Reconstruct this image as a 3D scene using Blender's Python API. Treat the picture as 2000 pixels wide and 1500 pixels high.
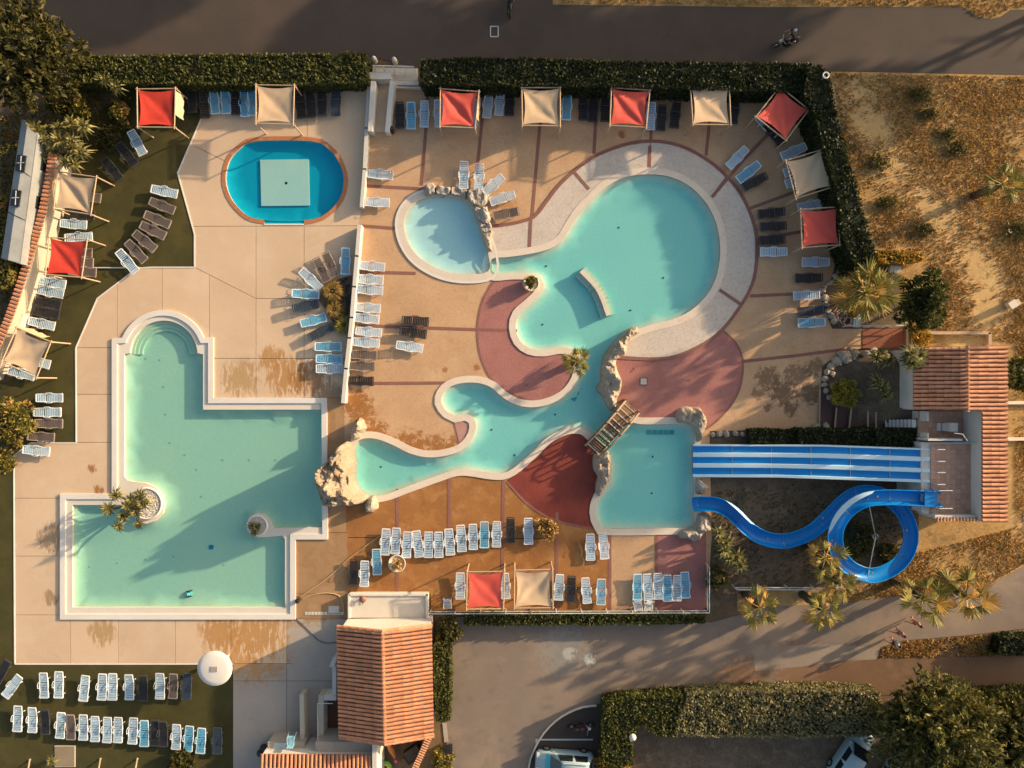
import bpy, bmesh, math, random
import numpy as np
from mathutils import Vector, Matrix, Euler, noise as mnoise
from mathutils.geometry import delaunay_2d_cdt

random.seed(7); RNG = np.random.default_rng(7)
for o in list(bpy.data.objects): bpy.data.objects.remove(o)
scene = bpy.context.scene
R = math.radians
# ------------------------------------------------------------------ camera, sky, sun, exposure
S, H = 26.0, 50.0                       # 26 photo pixels per metre on the ground, drone 50 m up
def at(x, y, z=0.0):
    """photo position of a point at height z -> place on the site (metres)"""
    k = (H - z) / H / S
    return Vector(((x - 1000) * k, (750 - y) * k, z))
cam_d = bpy.data.cameras.new('camera'); cam = bpy.data.objects.new('camera', cam_d)
scene.collection.objects.link(cam); scene.camera = cam
cam.location = (0, 0, H); cam_d.sensor_fit = 'HORIZONTAL'
cam_d.angle = 2 * math.atan(1000 / S / H); cam_d.clip_end = 8000
SUN_EL, SUN_AZ = R(14.5), R(25)         # azimuth counted from +X (photo right) towards +Y (photo top)
world = bpy.data.worlds.new('World'); scene.world = world; world.use_nodes = True
wn = world.node_tree; wn.nodes.clear()
sky = wn.nodes.new('ShaderNodeTexSky'); sky.sky_type = 'NISHITA'; sky.sun_disc = False
sky.sun_elevation = SUN_EL; sky.sun_rotation = R(90) - SUN_AZ
sky.air_density = 1.0; sky.dust_density = 4.0; sky.ozone_density = 0.6
bg = wn.nodes.new('ShaderNodeBackground'); bg.inputs['Strength'].default_value = 0.135
wo = wn.nodes.new('ShaderNodeOutputWorld')
wn.links.new(sky.outputs[0], bg.inputs[0]); wn.links.new(bg.outputs[0], wo.inputs[0])
sun_d = bpy.data.lights.new('sun', 'SUN'); sun_d.energy = 5.0; sun_d.angle = R(0.9); sun_d.color = (1.0, 0.755, 0.485)
sun = bpy.data.objects.new('sun', sun_d); scene.collection.objects.link(sun)
sun.rotation_euler = Vector((-math.cos(SUN_EL) * math.cos(SUN_AZ), -math.cos(SUN_EL) * math.sin(SUN_AZ), -math.sin(SUN_EL))).to_track_quat('-Z', 'Y').to_euler()
vs = scene.view_settings; vs.view_transform = 'Standard'; vs.look = 'None'; vs.gamma = 1; vs.use_curve_mapping = False
vs.exposure = 0.72
scene.cycles.max_bounces = 5; scene.cycles.diffuse_bounces = 3; scene.cycles.glossy_bounces = 2; scene.cycles.transparent_max_bounces = 12
scene.cycles.caustics_reflective = False; scene.cycles.caustics_refractive = False

# ------------------------------------------------------------------ object helpers
COL = scene.collection
ORG = {}
def link(o): COL.objects.link(o); return o
def tag(o, label=None, cat=None, group=None, kind=None):
    if label: o['label'] = label
    if cat: o['category'] = cat
    if group: o['group'] = group
    if kind: o['kind'] = kind
    return o
def empty(name, loc=(0, 0, 0), label=None, cat=None, group=None, kind=None):
    o = bpy.data.objects.new(name, None); link(o); o.location = loc; o.empty_display_size = .2
    ORG[o.name] = Vector(loc)
    return tag(o, label, cat, group, kind)
def mesh_obj(name, verts, faces, mat, parent=None, smooth=False):
    org = ORG[parent.name] if parent else Vector((0, 0, 0))
    me = bpy.data.meshes.new(name)
    v = np.asarray(verts, float).reshape(-1, 3) - np.array(org)
    me.from_pydata([tuple(q) for q in v], [], [tuple(f) for f in faces]); me.update()
    if smooth: me.polygons.foreach_set('use_smooth', [True] * len(me.polygons))
    if mat: me.materials.append(mat)
    o = bpy.data.objects.new(name, me); link(o)
    if parent: o.parent = parent
    ORG[o.name] = org
    return o
def bm_obj(name, bm, mat, parent=None, smooth=False):
    org = ORG[parent.name] if parent else Vector((0, 0, 0))
    if org.length > 0: bmesh.ops.translate(bm, verts=bm.verts, vec=-org)
    me = bpy.data.meshes.new(name); bm.to_mesh(me); bm.free()
    if smooth: me.polygons.foreach_set('use_smooth', [True] * len(me.polygons))
    if mat: me.materials.append(mat)
    o = bpy.data.objects.new(name, me); link(o)
    if parent: o.parent = parent
    ORG[o.name] = org
    return o
def copy_tree(o, parent=None):
    c = o.copy(); link(c); c.parent = parent
    ORG[c.name] = ORG.get(o.name, Vector((0, 0, 0)))
    for ch in o.children: copy_tree(ch, c)
    return c

class MB:
    """collects boxes, bars, tubes and patches; build() links them as one mesh"""
    def __init__(s): s.v, s.f = [], []
    def add(s, vs_, fs_):
        n = len(s.v); s.v += [Vector(q) for q in vs_]; s.f += [tuple(i + n for i in f) for f in fs_]; return s
    def box(s, c, d, rz=0, M=None, taper=1.0):
        x, y, z = d[0] / 2, d[1] / 2, d[2] / 2
        q = [Vector((sx * x * (taper if sz > 0 else 1), sy * y * (taper if sz > 0 else 1), sz * z)) for sz in (-1, 1) for sx, sy in ((-1, -1), (1, -1), (1, 1), (-1, 1))]
        m = M if M is not None else Matrix.Rotation(rz, 3, 'Z')
        q = [m @ p + Vector(c) for p in q]
        return s.add(q, [(3, 2, 1, 0), (4, 5, 6, 7), (0, 1, 5, 4), (1, 2, 6, 5), (2, 3, 7, 6), (3, 0, 4, 7)])
    def bar(s, p, q, w, h=None):
        p, q = Vector(p), Vector(q); d = q - p; L = d.length
        if L < 1e-6: return s
        m = d.to_track_quat('X', 'Z').to_matrix()
        return s.box((p + q) / 2, (L, w, h or w), M=m)
    def tube(s, pts, r, n=8, caps=True):
        pts = [Vector(p) for p in pts]; rs = r if isinstance(r, (list, tuple)) else [r] * len(pts)
        base = len(s.v); prev = None
        for i, p in enumerate(pts):
            d = (pts[min(i + 1, len(pts) - 1)] - pts[max(i - 1, 0)]).normalized()
            a = d.orthogonal().normalized() if prev is None else (prev - d * prev.dot(d)).normalized()
            prev = a; b = d.cross(a)
            for k in range(n):
                t = 2 * math.pi * k / n
                s.v.append(p + (a * math.cos(t) + b * math.sin(t)) * rs[i])
        for i in range(len(pts) - 1):
            for k in range(n):
                k2 = (k + 1) % n
                s.f.append((base + i * n + k, base + i * n + k2, base + (i + 1) * n + k2, base + (i + 1) * n + k))
        if caps:
            s.f.append(tuple(base + k for k in reversed(range(n)))); e = base + (len(pts) - 1) * n
            s.f.append(tuple(e + k for k in range(n)))
        return s
    def ball(s, c, r, n=8, m=6, sq=(1, 1, 1)):
        c = Vector(c); base = len(s.v)
        for i in range(1, m):
            a = math.pi * i / m
            for k in range(n):
                t = 2 * math.pi * k / n
                s.v.append(c + Vector((r * sq[0] * math.sin(a) * math.cos(t), r * sq[1] * math.sin(a) * math.sin(t), r * sq[2] * math.cos(a))))
        top = len(s.v); s.v.append(c + Vector((0, 0, r * sq[2]))); bot = len(s.v); s.v.append(c - Vector((0, 0, r * sq[2])))
        for i in range(m - 2):
            for k in range(n):
                k2 = (k + 1) % n
                s.f.append((base + i * n + k, base + (i + 1) * n + k, base + (i + 1) * n + k2, base + i * n + k2))
        for k in range(n):
            k2 = (k + 1) % n
            s.f.append((top, base + k, base + k2)); s.f.append((bot, base + (m - 2) * n + k2, base + (m - 2) * n + k))
        return s
    def lathe(s, c, prof, n=20):
        c = Vector(c); base = len(s.v)
        for r, z in prof:
            for k in range(n):
                t = 2 * math.pi * k / n; s.v.append(c + Vector((r * math.cos(t), r * math.sin(t), z)))
        for i in range(len(prof) - 1):
            for k in range(n):
                k2 = (k + 1) % n
                s.f.append((base + i * n + k, base + i * n + k2, base + (i + 1) * n + k2, base + (i + 1) * n + k))
        s.f.append(tuple(base + k for k in reversed(range(n)))); e = base + (len(prof) - 1) * n
        s.f.append(tuple(e + k for k in range(n)))
        return s
    def quad(s, a, b, c, d): return s.add([a, b, c, d], [(0, 1, 2, 3)])
    def prism(s, poly, z0, z1):
        """extruded outline given as (x, y) metres"""
        A = sum(poly[i][0] * poly[(i + 1) % len(poly)][1] - poly[(i + 1) % len(poly)][0] * poly[i][1] for i in range(len(poly)))
        if A < 0: poly = poly[::-1]
        n = len(poly); vv = [(p[0], p[1], z0) for p in poly] + [(p[0], p[1], z1) for p in poly]
        return s.add(vv, [tuple(reversed(range(n))), tuple(range(n, 2 * n))] + [(i, (i + 1) % n, n + (i + 1) % n, n + i) for i in range(n)])
    def build(s, name, mat, parent=None, smooth=False): return mesh_obj(name, s.v, s.f, mat, parent, smooth)

# ------------------------------------------------------------------ 2-D helpers
def px(pts, z=0.0): return [at(x, y, z).xy.to_tuple() for x, y in pts]
def catmull(pts, closed=True, step=.35):
    P = [Vector(p) for p in pts]; n = len(P); out = []
    for i in range(n if closed else n - 1):
        if closed: a, b, c, d = P[i - 1], P[i], P[(i + 1) % n], P[(i + 2) % n]
        else: a, b, c, d = P[max(i - 1, 0)], P[i], P[i + 1], P[min(i + 2, n - 1)]
        k = max(1, int((c - b).length / step))
        for j in range(k):
            t = j / k
            out.append(.5 * ((2 * b) + (c - a) * t + (2 * a - 5 * b + 4 * c - d) * t * t + (3 * b - a - 3 * c + d) * t ** 3))
    if not closed: out.append(P[-1])
    return [tuple(p) for p in out]
def densify(poly, step=.5):
    out = []
    for i, p in enumerate(poly):
        q = poly[(i + 1) % len(poly)]; L = math.dist(p, q); k = max(1, int(L / step))
        out += [(p[0] + (q[0] - p[0]) * j / k, p[1] + (q[1] - p[1]) * j / k) for j in range(k)]
    return out
def area(poly): return .5 * sum(poly[i][0] * poly[(i + 1) % len(poly)][1] - poly[(i + 1) % len(poly)][0] * poly[i][1] for i in range(len(poly)))
def ccw(poly): return list(poly) if area(poly) > 0 else list(poly)[::-1]
def offset(poly, d):
    """outline moved outwards by d (inwards when negative); poly must be ccw"""
    n = len(poly); out = []
    for i in range(n):
        a, b, c = Vector(poly[i - 1]), Vector(poly[i]), Vector(poly[(i + 1) % n])
        e1, e2 = (b - a).normalized(), (c - b).normalized()
        n1, n2 = Vector((e1.y, -e1.x)), Vector((e2.y, -e2.x)); m = n1 + n2
        m = n1 if m.length < .2 else m / max(.35, m.dot(m) / 2) if False else (n1 + n2).normalized() / max(.5, (n1 + n2).normalized().dot(n1))
        out.append(tuple(b + m * d))
    return out
def inside(poly, P):
    P = np.asarray(P, float).reshape(-1, 2); x, y = P[:, 0], P[:, 1]; r = np.zeros(len(P), bool)
    n = len(poly)
    for i in range(n):
        (x1, y1), (x2, y2) = poly[i], poly[(i + 1) % n]
        if y1 == y2: continue
        c = ((y1 > y) != (y2 > y)) & (x < (x2 - x1) * (y - y1) / (y2 - y1) + x1); r ^= c
    return r
def edge_dist(poly, P):
    P = np.asarray(P, float).reshape(-1, 2); best = np.full(len(P), 1e9); n = len(poly)
    for i in range(n):
        a, b = np.array(poly[i]), np.array(poly[(i + 1) % n]); d = b - a; L = max((d @ d), 1e-12)
        t = np.clip(((P - a) @ d) / L, 0, 1); q = a + t[:, None] * d
        best = np.minimum(best, np.hypot(*(P - q).T))
    return best
def planar(outer, holes=(), lines=(), pts=()):
    """cut an outline with holes along lines -> list of (verts2d, tris), one for each piece"""
    V, E = [], []
    for poly in [outer] + list(holes):
        b = len(V); V += [Vector(p[:2]) for p in poly]; n = len(poly); E += [(b + i, b + (i + 1) % n) for i in range(n)]
    for ln in lines:
        b = len(V); V += [Vector(p[:2]) for p in ln]; E += [(b + i, b + i + 1) for i in range(len(ln) - 1)]
    V += [Vector(p[:2]) for p in pts]
    vo, eo, fo, ov, oe, of = delaunay_2d_cdt(V, E, [], 0, 1e-5)
    wall = {tuple(sorted(e)) for e, src in zip(eo, oe) if len(src)}
    tri = [tuple(f) for f in fo]
    if not tri: return []
    cen = np.array([[sum(vo[i].x for i in f) / 3, sum(vo[i].y for i in f) / 3] for f in tri])
    ok = inside(outer, cen)
    for h in holes: ok &= ~inside(h, cen)
    emap = {}
    for k, f in enumerate(tri):
        if not ok[k]: continue
        for i in range(3): emap.setdefault(tuple(sorted((f[i], f[(i + 1) % 3]))), []).append(k)
    comp = {}; out = []
    for k in range(len(tri)):
        if not ok[k] or k in comp: continue
        st, grp = [k], []; comp[k] = len(out)
        while st:
            c = st.pop(); grp.append(c); f = tri[c]
            for i in range(3):
                e = tuple(sorted((f[i], f[(i + 1) % 3])))
                if e in wall: continue
                for m in emap.get(e, ()):
                    if m not in comp: comp[m] = len(out); st.append(m)
        ids = sorted({i for c in grp for i in tri[c]}); mp = {i: j for j, i in enumerate(ids)}
        out.append(([(vo[i].x, vo[i].y) for i in ids], [tuple(mp[i] for i in tri[c]) for c in grp]))
    return out
def up(verts, tris):
    r = []
    for a, b, c in tris:
        A, B, C = verts[a], verts[b], verts[c]
        r.append((a, b, c) if (B[0] - A[0]) * (C[1] - A[1]) - (C[0] - A[0]) * (B[1] - A[1]) > 0 else (a, c, b))
    return r
def sheet(name, outer, z, mat, holes=(), parent=None, kind='structure'):
    V, F = [], []
    for vv, tt in planar(outer, holes):
        n = len(V); V += [(x, y, z) for x, y in vv]; F += [tuple(i + n for i in t) for t in up(vv, tt)]
    o = mesh_obj(name, V, F, mat, parent)
    if kind and not parent: o['kind'] = kind
    return o
def ribbon(name, pts, w, z, mat, parent=None):
    P = [Vector(p) for p in pts]; V, F = [], []
    for i, p in enumerate(P):
        d = (P[min(i + 1, len(P) - 1)] - P[max(i - 1, 0)]).normalized(); n = Vector((-d.y, d.x)) * w / 2
        V += [(p.x + n.x, p.y + n.y, z), (p.x - n.x, p.y - n.y, z)]
        if i: k = 2 * i; F.append((k - 2, k - 1, k + 1, k))
    return mesh_obj(name, V, F, mat, parent)
def strip(pts, w):
    P = [Vector(p) for p in pts]; Lf, Rt = [], []
    for i, p in enumerate(P):
        d = (P[min(i + 1, len(P) - 1)] - P[max(i - 1, 0)]).normalized(); n = Vector((-d.y, d.x)) * w / 2
        Lf.append(tuple(p + n)); Rt.append(tuple(p - n))
    return ccw(Lf + Rt[::-1])
def slabs(parent, outer, holes, lines, z, mat, gap=.05, matf=None):
    """paved area cut by open joints; every slab is a piece of its own with real edges"""
    for vv, tt in planar(outer, list(holes) + [strip(l, gap * 2) for l in lines]):
        wt = [abs((vv[b][0] - vv[a][0]) * (vv[c][1] - vv[a][1]) - (vv[c][0] - vv[a][0]) * (vv[b][1] - vv[a][1])) / 2 for a, b, c in tt]
        if sum(wt) < .05: continue
        cx, cy = (sum(w * (vv[a][i] + vv[b][i] + vv[c][i]) / 3 for w, (a, b, c) in zip(wt, tt)) / sum(wt) for i in (0, 1))
        T = up(vv, tt); cnt = {}
        for f in T:
            for i in range(3): cnt.setdefault(tuple(sorted((f[i], f[(i + 1) % 3]))), []).append((f[i], f[(i + 1) % 3]))
        n = len(vv); dz = random.uniform(-.004, .004); V = [(x, y, z + dz) for x, y in vv] + [(x, y, z - .075) for x, y in vv]
        F = list(T) + [(b, a, a + n, b + n) for e in cnt.values() if len(e) == 1 for a, b in e]
        mesh_obj('slab', V, F, matf(cx, cy) if matf else mat, parent)
def ring(name, inner, outer, z, mat, parent, drop_in=0., drop_out=0.):
    """flat ring between two outlines of equal length, with skirts"""
    n = len(inner); V = [(x, y, z) for x, y in inner] + [(x, y, z) for x, y in outer]
    F = [(i, (i + 1) % n, n + (i + 1) % n, n + i) for i in range(n)]; F = [f[::-1] for f in F]
    if drop_in:
        b = len(V); V += [(x, y, z - drop_in) for x, y in inner]; F += [(i, (i + 1) % n, b + (i + 1) % n, b + i) for i in range(n)]
    if drop_out:
        b = len(V); V += [(x, y, z - drop_out) for x, y in outer]; F += [(n + i, b + i, b + (i + 1) % n, n + (i + 1) % n) for i in range(n)]
    return mesh_obj(name, V, F, mat, parent)
def grid_fill(poly, step, jit=.3):
    P = np.array(poly); lo, hi = P.min(0), P.max(0)
    gx, gy = np.meshgrid(np.arange(lo[0] + step / 2, hi[0], step), np.arange(lo[1] + step / 2, hi[1], step))
    Q = np.c_[gx.ravel(), gy.ravel()] + RNG.uniform(-jit, jit, (gx.size, 2)) * step
    Q = Q[inside(poly, Q)]
    if len(Q): Q = Q[edge_dist(poly, Q) > step * .35]
    V, T = [], []
    for vv, tt in planar(poly, (), (), [tuple(q) for q in Q]):
        n = len(V); V += vv; T += [tuple(i + n for i in t) for t in up(vv, tt)]
    V = np.array(V); return V, T, edge_dist(poly, V)

# ------------------------------------------------------------------ materials
def new_mat(name):
    m = bpy.data.materials.new(name); m.use_nodes = True; nt = m.node_tree
    return m, nt, nt.nodes['Principled BSDF']
def col4(c): return (c[0], c[1], c[2], 1)
def pos(nt, obj=False):
    if obj: return nt.nodes.new('ShaderNodeTexCoord').outputs['Object']
    return nt.nodes.new('ShaderNodeNewGeometry').outputs['Position']
def nz(nt, vec, scale, detail=3, rough=.6, dist=0):
    n = nt.nodes.new('ShaderNodeTexNoise'); n.inputs['Scale'].default_value = scale; n.inputs['Detail'].default_value = detail
    n.inputs['Roughness'].default_value = rough; n.inputs['Distortion'].default_value = dist
    nt.links.new(vec, n.inputs['Vector']); return n.outputs['Fac']
def ramp(nt, fac, lo, hi, a=0., b=1.):
    n = nt.nodes.new('ShaderNodeMapRange'); n.inputs[1].default_value = lo; n.inputs[2].default_value = hi
    n.inputs[3].default_value = a; n.inputs[4].default_value = b; nt.links.new(fac, n.inputs[0]); return n.outputs[0]
def math_(nt, op, a, b=None):
    n = nt.nodes.new('ShaderNodeMath'); n.operation = op
    for i, q in enumerate((a, b)):
        if q is None: continue
        if isinstance(q, (int, float)): n.inputs[i].default_value = q
        else: nt.links.new(q, n.inputs[i])
    return n.outputs[0]
def mixc(nt, fac, a, b, mode='MIX'):
    n = nt.nodes.new('ShaderNodeMix'); n.data_type = 'RGBA'; n.blend_type = mode
    for sck, q in ((n.inputs[0], fac), (n.inputs[6], a), (n.inputs[7], b)):
        if isinstance(q, (int, float)): sck.default_value = q
        elif isinstance(q, (tuple, list)): sck.default_value = col4(q)
        else: nt.links.new(q, sck)
    return n.outputs[2]
def bump(nt, bsdf, h, strength, dist=.02):
    n = nt.nodes.new('ShaderNodeBump'); n.inputs['Strength'].default_value = strength; n.inputs['Distance'].default_value = dist
    nt.links.new(h, n.inputs['Height']); nt.links.new(n.outputs[0], bsdf.inputs['Normal'])
def gray(nt, v):
    n = nt.nodes.new('ShaderNodeCombineColor')
    for i in range(3): nt.links.new(v, n.inputs[i])
    return n.outputs[0]
def surf(name, c1, c2=None, scale=.5, rough=.8, fine=(14, .25), bmp=(60, .15), stains=(), blobs=(), rand=0., spec=.3, obj=False, metal=0., cracks=None, streak=(1, 1, 1)):
    """weathered surface: two tones, speckle, stains (colour, scale, from, to, amount), local blobs (px, py, radius m, colour, amount)"""
    m, nt, b = new_mat(name); v = pos(nt, obj)
    c = mixc(nt, ramp(nt, nz(nt, v, scale), .3, .7), c1, c2 or c1)
    if fine: c = mixc(nt, 1.0, c, gray(nt, ramp(nt, nz(nt, v, fine[0], 3, .7), .2, .8, 1 - fine[1], 1 + fine[1] * .6)), 'MULTIPLY')
    for sc, ss, lo, hi, am in stains: c = mixc(nt, ramp(nt, nz(nt, v, ss, 4, .65, .4), lo, hi, 0, am), c, sc)
    vm = None
    if blobs: vm = nt.nodes.new('ShaderNodeVectorMath'); vm.operation = 'MULTIPLY'; vm.inputs[1].default_value = streak; nt.links.new(v, vm.inputs[0])
    bn = ramp(nt, nz(nt, vm.outputs[0], 2.4, 6, .72, .5), .28, .72, .05, 1.95) if blobs else None
    for bx, by, br, bc, am in blobs:
        d = nt.nodes.new('ShaderNodeVectorMath'); d.operation = 'DISTANCE'; nt.links.new(v, d.inputs[0]); d.inputs[1].default_value = at(bx, by)
        f = math_(nt, 'MULTIPLY', ramp(nt, d.outputs['Value'], 0, br * 1.25, 1, 0), bn)
        c = mixc(nt, ramp(nt, f, .35, .62, 0, am), c, bc)
    if rand:
        oi = nt.nodes.new('ShaderNodeObjectInfo')
        c = mixc(nt, 1.0, c, gray(nt, ramp(nt, oi.outputs['Random'], 0, 1, 1 - rand, 1 + rand)), 'MULTIPLY')
    if cracks:
        w = nt.nodes.new('ShaderNodeTexVoronoi'); w.feature = 'DISTANCE_TO_EDGE'; w.inputs['Scale'].default_value = cracks[0]; nt.links.new(v, w.inputs['Vector'])
        c = mixc(nt, ramp(nt, w.outputs['Distance'], 0, cracks[1], cracks[2], 0), c, cracks[3])
    nt.links.new(c, b.inputs['Base Color']); b.inputs['Roughness'].default_value = rough; b.inputs['Metallic'].default_value = metal
    b.inputs['Specular IOR Level'].default_value = spec
    if bmp: bump(nt, b, nz(nt, v, bmp[0], 2, .65), bmp[1], .03)
    return m
def plain(name, c, rough=.5, spec=.4, metal=0., var=.12): return surf(name, tuple(q * (1 - var) for q in c), tuple(min(1, q * (1 + var)) for q in c), 1.3, rough, (9, var), None, spec=spec, metal=metal, rand=.05, obj=False)
def foliage(name, c1, c2, c3=None, amount=.15, trans=.25):
    m, nt, b = new_mat(name); g = nt.nodes.new('ShaderNodeNewGeometry')
    c = mixc(nt, g.outputs['Random Per Island'], c1, c2)
    if c3: c = mixc(nt, ramp(nt, nz(nt, g.outputs['Position'], 1.1, 3), .62 - amount, .75 - amount * .5), c, c3)
    nt.links.new(c, b.inputs['Base Color']); b.inputs['Roughness'].default_value = .55; b.inputs['Specular IOR Level'].default_value = .25
    t = nt.nodes.new('ShaderNodeBsdfTranslucent'); nt.links.new(c, t.inputs['Color'])
    x = nt.nodes.new('ShaderNodeMixShader'); x.inputs[0].default_value = trans
    out = nt.nodes['Material Output']
    nt.links.new(b.outputs[0], x.inputs[1]); nt.links.new(t.outputs[0], x.inputs[2]); nt.links.new(x.outputs[0], out.inputs['Surface'])
    return m
def water_mat(name, tint):
    m, nt, b = new_mat(name); nt.nodes.remove(b); v = pos(nt)
    tr = nt.nodes.new('ShaderNodeBsdfTransparent'); tr.inputs[0].default_value = col4(tint)
    gl = nt.nodes.new('ShaderNodeBsdfGlossy'); gl.inputs['Roughness'].default_value = .08
    ge = nt.nodes.new('ShaderNodeNewGeometry'); dt = nt.nodes.new('ShaderNodeVectorMath'); dt.operation = 'DOT_PRODUCT'; nt.links.new(ge.outputs['Incoming'], dt.inputs[0])
    bp = nt.nodes.new('ShaderNodeBump'); bp.inputs['Strength'].default_value = .12; bp.inputs['Distance'].default_value = .05
    nt.links.new(nz(nt, v, 2.2, 4, .55), bp.inputs['Height'])
    nt.links.new(bp.outputs[0], gl.inputs['Normal']); nt.links.new(bp.outputs[0], dt.inputs[1])
    fr = math_(nt, 'ADD', math_(nt, 'MULTIPLY', math_(nt, 'POWER', math_(nt, 'SUBTRACT', 1.0, math_(nt, 'ABSOLUTE', dt.outputs['Value'])), 5.0), .98), .02)   # reflects more at a glancing angle, the same from both sides
    x = nt.nodes.new('ShaderNodeMixShader'); nt.links.new(fr, x.inputs[0]); nt.links.new(tr.outputs[0], x.inputs[1]); nt.links.new(gl.outputs[0], x.inputs[2])
    nt.links.new(x.outputs[0], nt.nodes['Material Output'].inputs['Surface']); return m
def pool_mat(name, deep, shore, zs, zd, grain=.06):
    """pool lining: sandy at the shallow rim, tinted plaster on the floor"""
    m, nt, b = new_mat(name); v = pos(nt)
    sx = nt.nodes.new('ShaderNodeSeparateXYZ'); nt.links.new(v, sx.inputs[0])
    c = mixc(nt, ramp(nt, nz(nt, v, .18, 3), .35, .65), deep, tuple(q * k for q, k in zip(deep, (1.10, 1.03, 1.0))))
    c = mixc(nt, ramp(nt, sx.outputs['Z'], zd, zs), c, shore)
    c = mixc(nt, 1.0, c, gray(nt, ramp(nt, nz(nt, v, 5, 5), .2, .8, 1 - grain, 1 + grain)), 'MULTIPLY')
    nt.links.new(c, b.inputs['Base Color']); b.inputs['Roughness'].default_value = .7; b.inputs['Specular IOR Level'].default_value = .1; return m
# ------------------------------------------------------------------ palette
M = {}
RUST, OCHRE = (.30, .125, .035), (.42, .22, .075)
M['ground'] = surf('dry_earth', (.20, .13, .07), (.13, .085, .05), .35, .95, (9, .45), (30, .5), stains=[((.10, .085, .045), .8, .52, .68, .7)])
M['field'] = surf('dry_meadow', (.50, .305, .115), (.38, .225, .08), .22, .95, (7, .5), (25, .7), stains=[((.13, .10, .04), .55, .55, .7, .75), ((.60, .40, .18), .25, .52, .7, .7)], blobs=[(x, y, 3.0, (.58, .385, .17), .7) for x, y in ((1660, 200), (1700, 250), (1745, 310), (1800, 380), (1850, 450), (1890, 520), (1940, 600), (1985, 560), (1700, 170), (1900, 640))])
M['soil'] = surf('dark_soil', (.12, .085, .055), (.18, .13, .085), .6, .95, (8, .5), (22, .8), stains=[((.24, .18, .115), 1.1, .5, .7, .6)])
M['asphalt'] = surf('old_asphalt', (.094, .068, .052), (.066, .053, .045), .3, .85, (22, .25), (120, .25), stains=[((.09, .066, .05), .13, .45, .7, .6), ((.045, .04, .038), .8, .6, .75, .5)])
M['drive'] = surf('dusty_asphalt', (.27, .205, .155), (.20, .16, .13), .22, .88, (20, .25), (110, .25), stains=[((.34, .25, .17), .2, .5, .72, .7), ((.14, .12, .11), .5, .58, .7, .55), ((.36, .36, .31), .35, .70, .8, .5)], blobs=[(1112, 1275, .75, (.50, .50, .43), .9), (1153, 1288, .62, (.55, .55, .48), .9), (1100, 1270, 2.6, (.26, .27, .25), .5), (1560, 1310, 3, (.22, .11, .055), .7), (1450, 1330, 2.6, (.22, .11, .055), .7), (1660, 1320, 3, (.20, .10, .05), .7)])
M['dirt_road'] = surf('brown_road', (.20, .115, .065), (.15, .09, .055), .3, .9, (16, .3), (80, .3), stains=[((.26, .16, .09), .3, .55, .7, .6)])
M['turf'] = surf('artificial_turf', (.080, .070, .018), (.052, .048, .013), .5, .9, (22, .5), (90, .8), stains=[((.045, .04, .012), 1.6, .55, .7, .6), ((.10, .078, .022), .35, .5, .72, .6)])
lb = [(530, 700, 1.3, OCHRE, .9), (560, 735, 2.2, OCHRE, .9), (470, 740, 2.0, (.40, .24, .10), .8), (600, 740, 1.8, RUST, .7), (430, 1235, 2.2, OCHRE, .9), (500, 1235, 3.0, OCHRE, .9), (200, 1235, 1.4, (.40, .25, .11), .9), (470, 1290, 1.8, OCHRE, .8), (105, 1050, 1.6, (.30, .2, .11), .8), (100, 1168, .8, (.28, .18, .10), .8), (180, 915, .5, RUST, .9), (192, 957, .5, RUST, .9), (650, 1180, 2.6, (.28, .16, .075), .6), (640, 770, 1.7, (.24, .14, .07), .7), (585, 375 + 40, .5, RUST, .8)]
M['deck'] = surf('beige_concrete', (.655, .475, .315), (.585, .42, .275), .25, .8, (9, .10), (26, .22), stains=[((.66, .51, .36), .45, .5, .7, .6), ((.46, .32, .20), .3, .58, .8, .5)], blobs=lb, streak=(1.5, .42, 1), rand=.045)
M['deck_grey'] = surf('grey_concrete', (.42, .36, .30), (.36, .31, .26), .3, .82, (9, .12), (30, .22), stains=[((.30, .24, .18), .9, .6, .75, .5)], blobs=[(500, 1270, 3.4, OCHRE, .8), (560, 1200, 1.6, OCHRE, .7), (610, 1180, 2.2, (.30, .17, .07), .7)], rand=.04)
rb = [(690, 785, 1.5, RUST, .95), (705, 800, 1.6, RUST, .9), (735, 845, 1.3, RUST, .95), (800, 872, 1.8, RUST, .95), (850, 882, 1.8, RUST, .95), (885, 872, 1.1, RUST, .9), (990, 400, 1.0, OCHRE, .8), (932, 718, .4, RUST, .9), (870, 722, .3, RUST, .8), (1500, 740, 1.3, (.19, .11, .06), .85), (1530, 768, 1.5, (.17, .10, .055), .9), (1556, 735, 1.4, (.18, .11, .06), .8), (1582, 770, 1.2, (.16, .10, .055), .9), (1480, 770, .7, (.19, .11, .06), .8), (1545, 798, .9, (.17, .10, .055), .9), (1590, 716, 1.0, (.18, .11, .06), .8), (1500, 795, .5, (.17, .10, .055), .9), (1215, 262, .4, RUST, .9)]
M['deck_tan'] = surf('tan_stamped_concrete', (.58, .365, .205), (.49, .30, .165), .3, .82, (8, .2), (20, .35), stains=[((.30, .17, .08), 4.5, .56, .72, .5), ((.36, .21, .10), .5, .55, .75, .5), ((.60, .42, .26), .4, .55, .72, .5)], blobs=rb, rand=.05, cracks=(1.4, .02, .14, (.25, .14, .07)))
M['deck_rust'] = surf('rust_stained_concrete', (.37, .165, .05), (.29, .12, .035), .45, .75, (7, .25), (20, .35), stains=[((.46, .25, .09), .8, .5, .7, .6), ((.18, .085, .035), 1.0, .6, .74, .6)], rand=.06, cracks=(1.4, .02, .14, (.14, .06, .03)))
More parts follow.
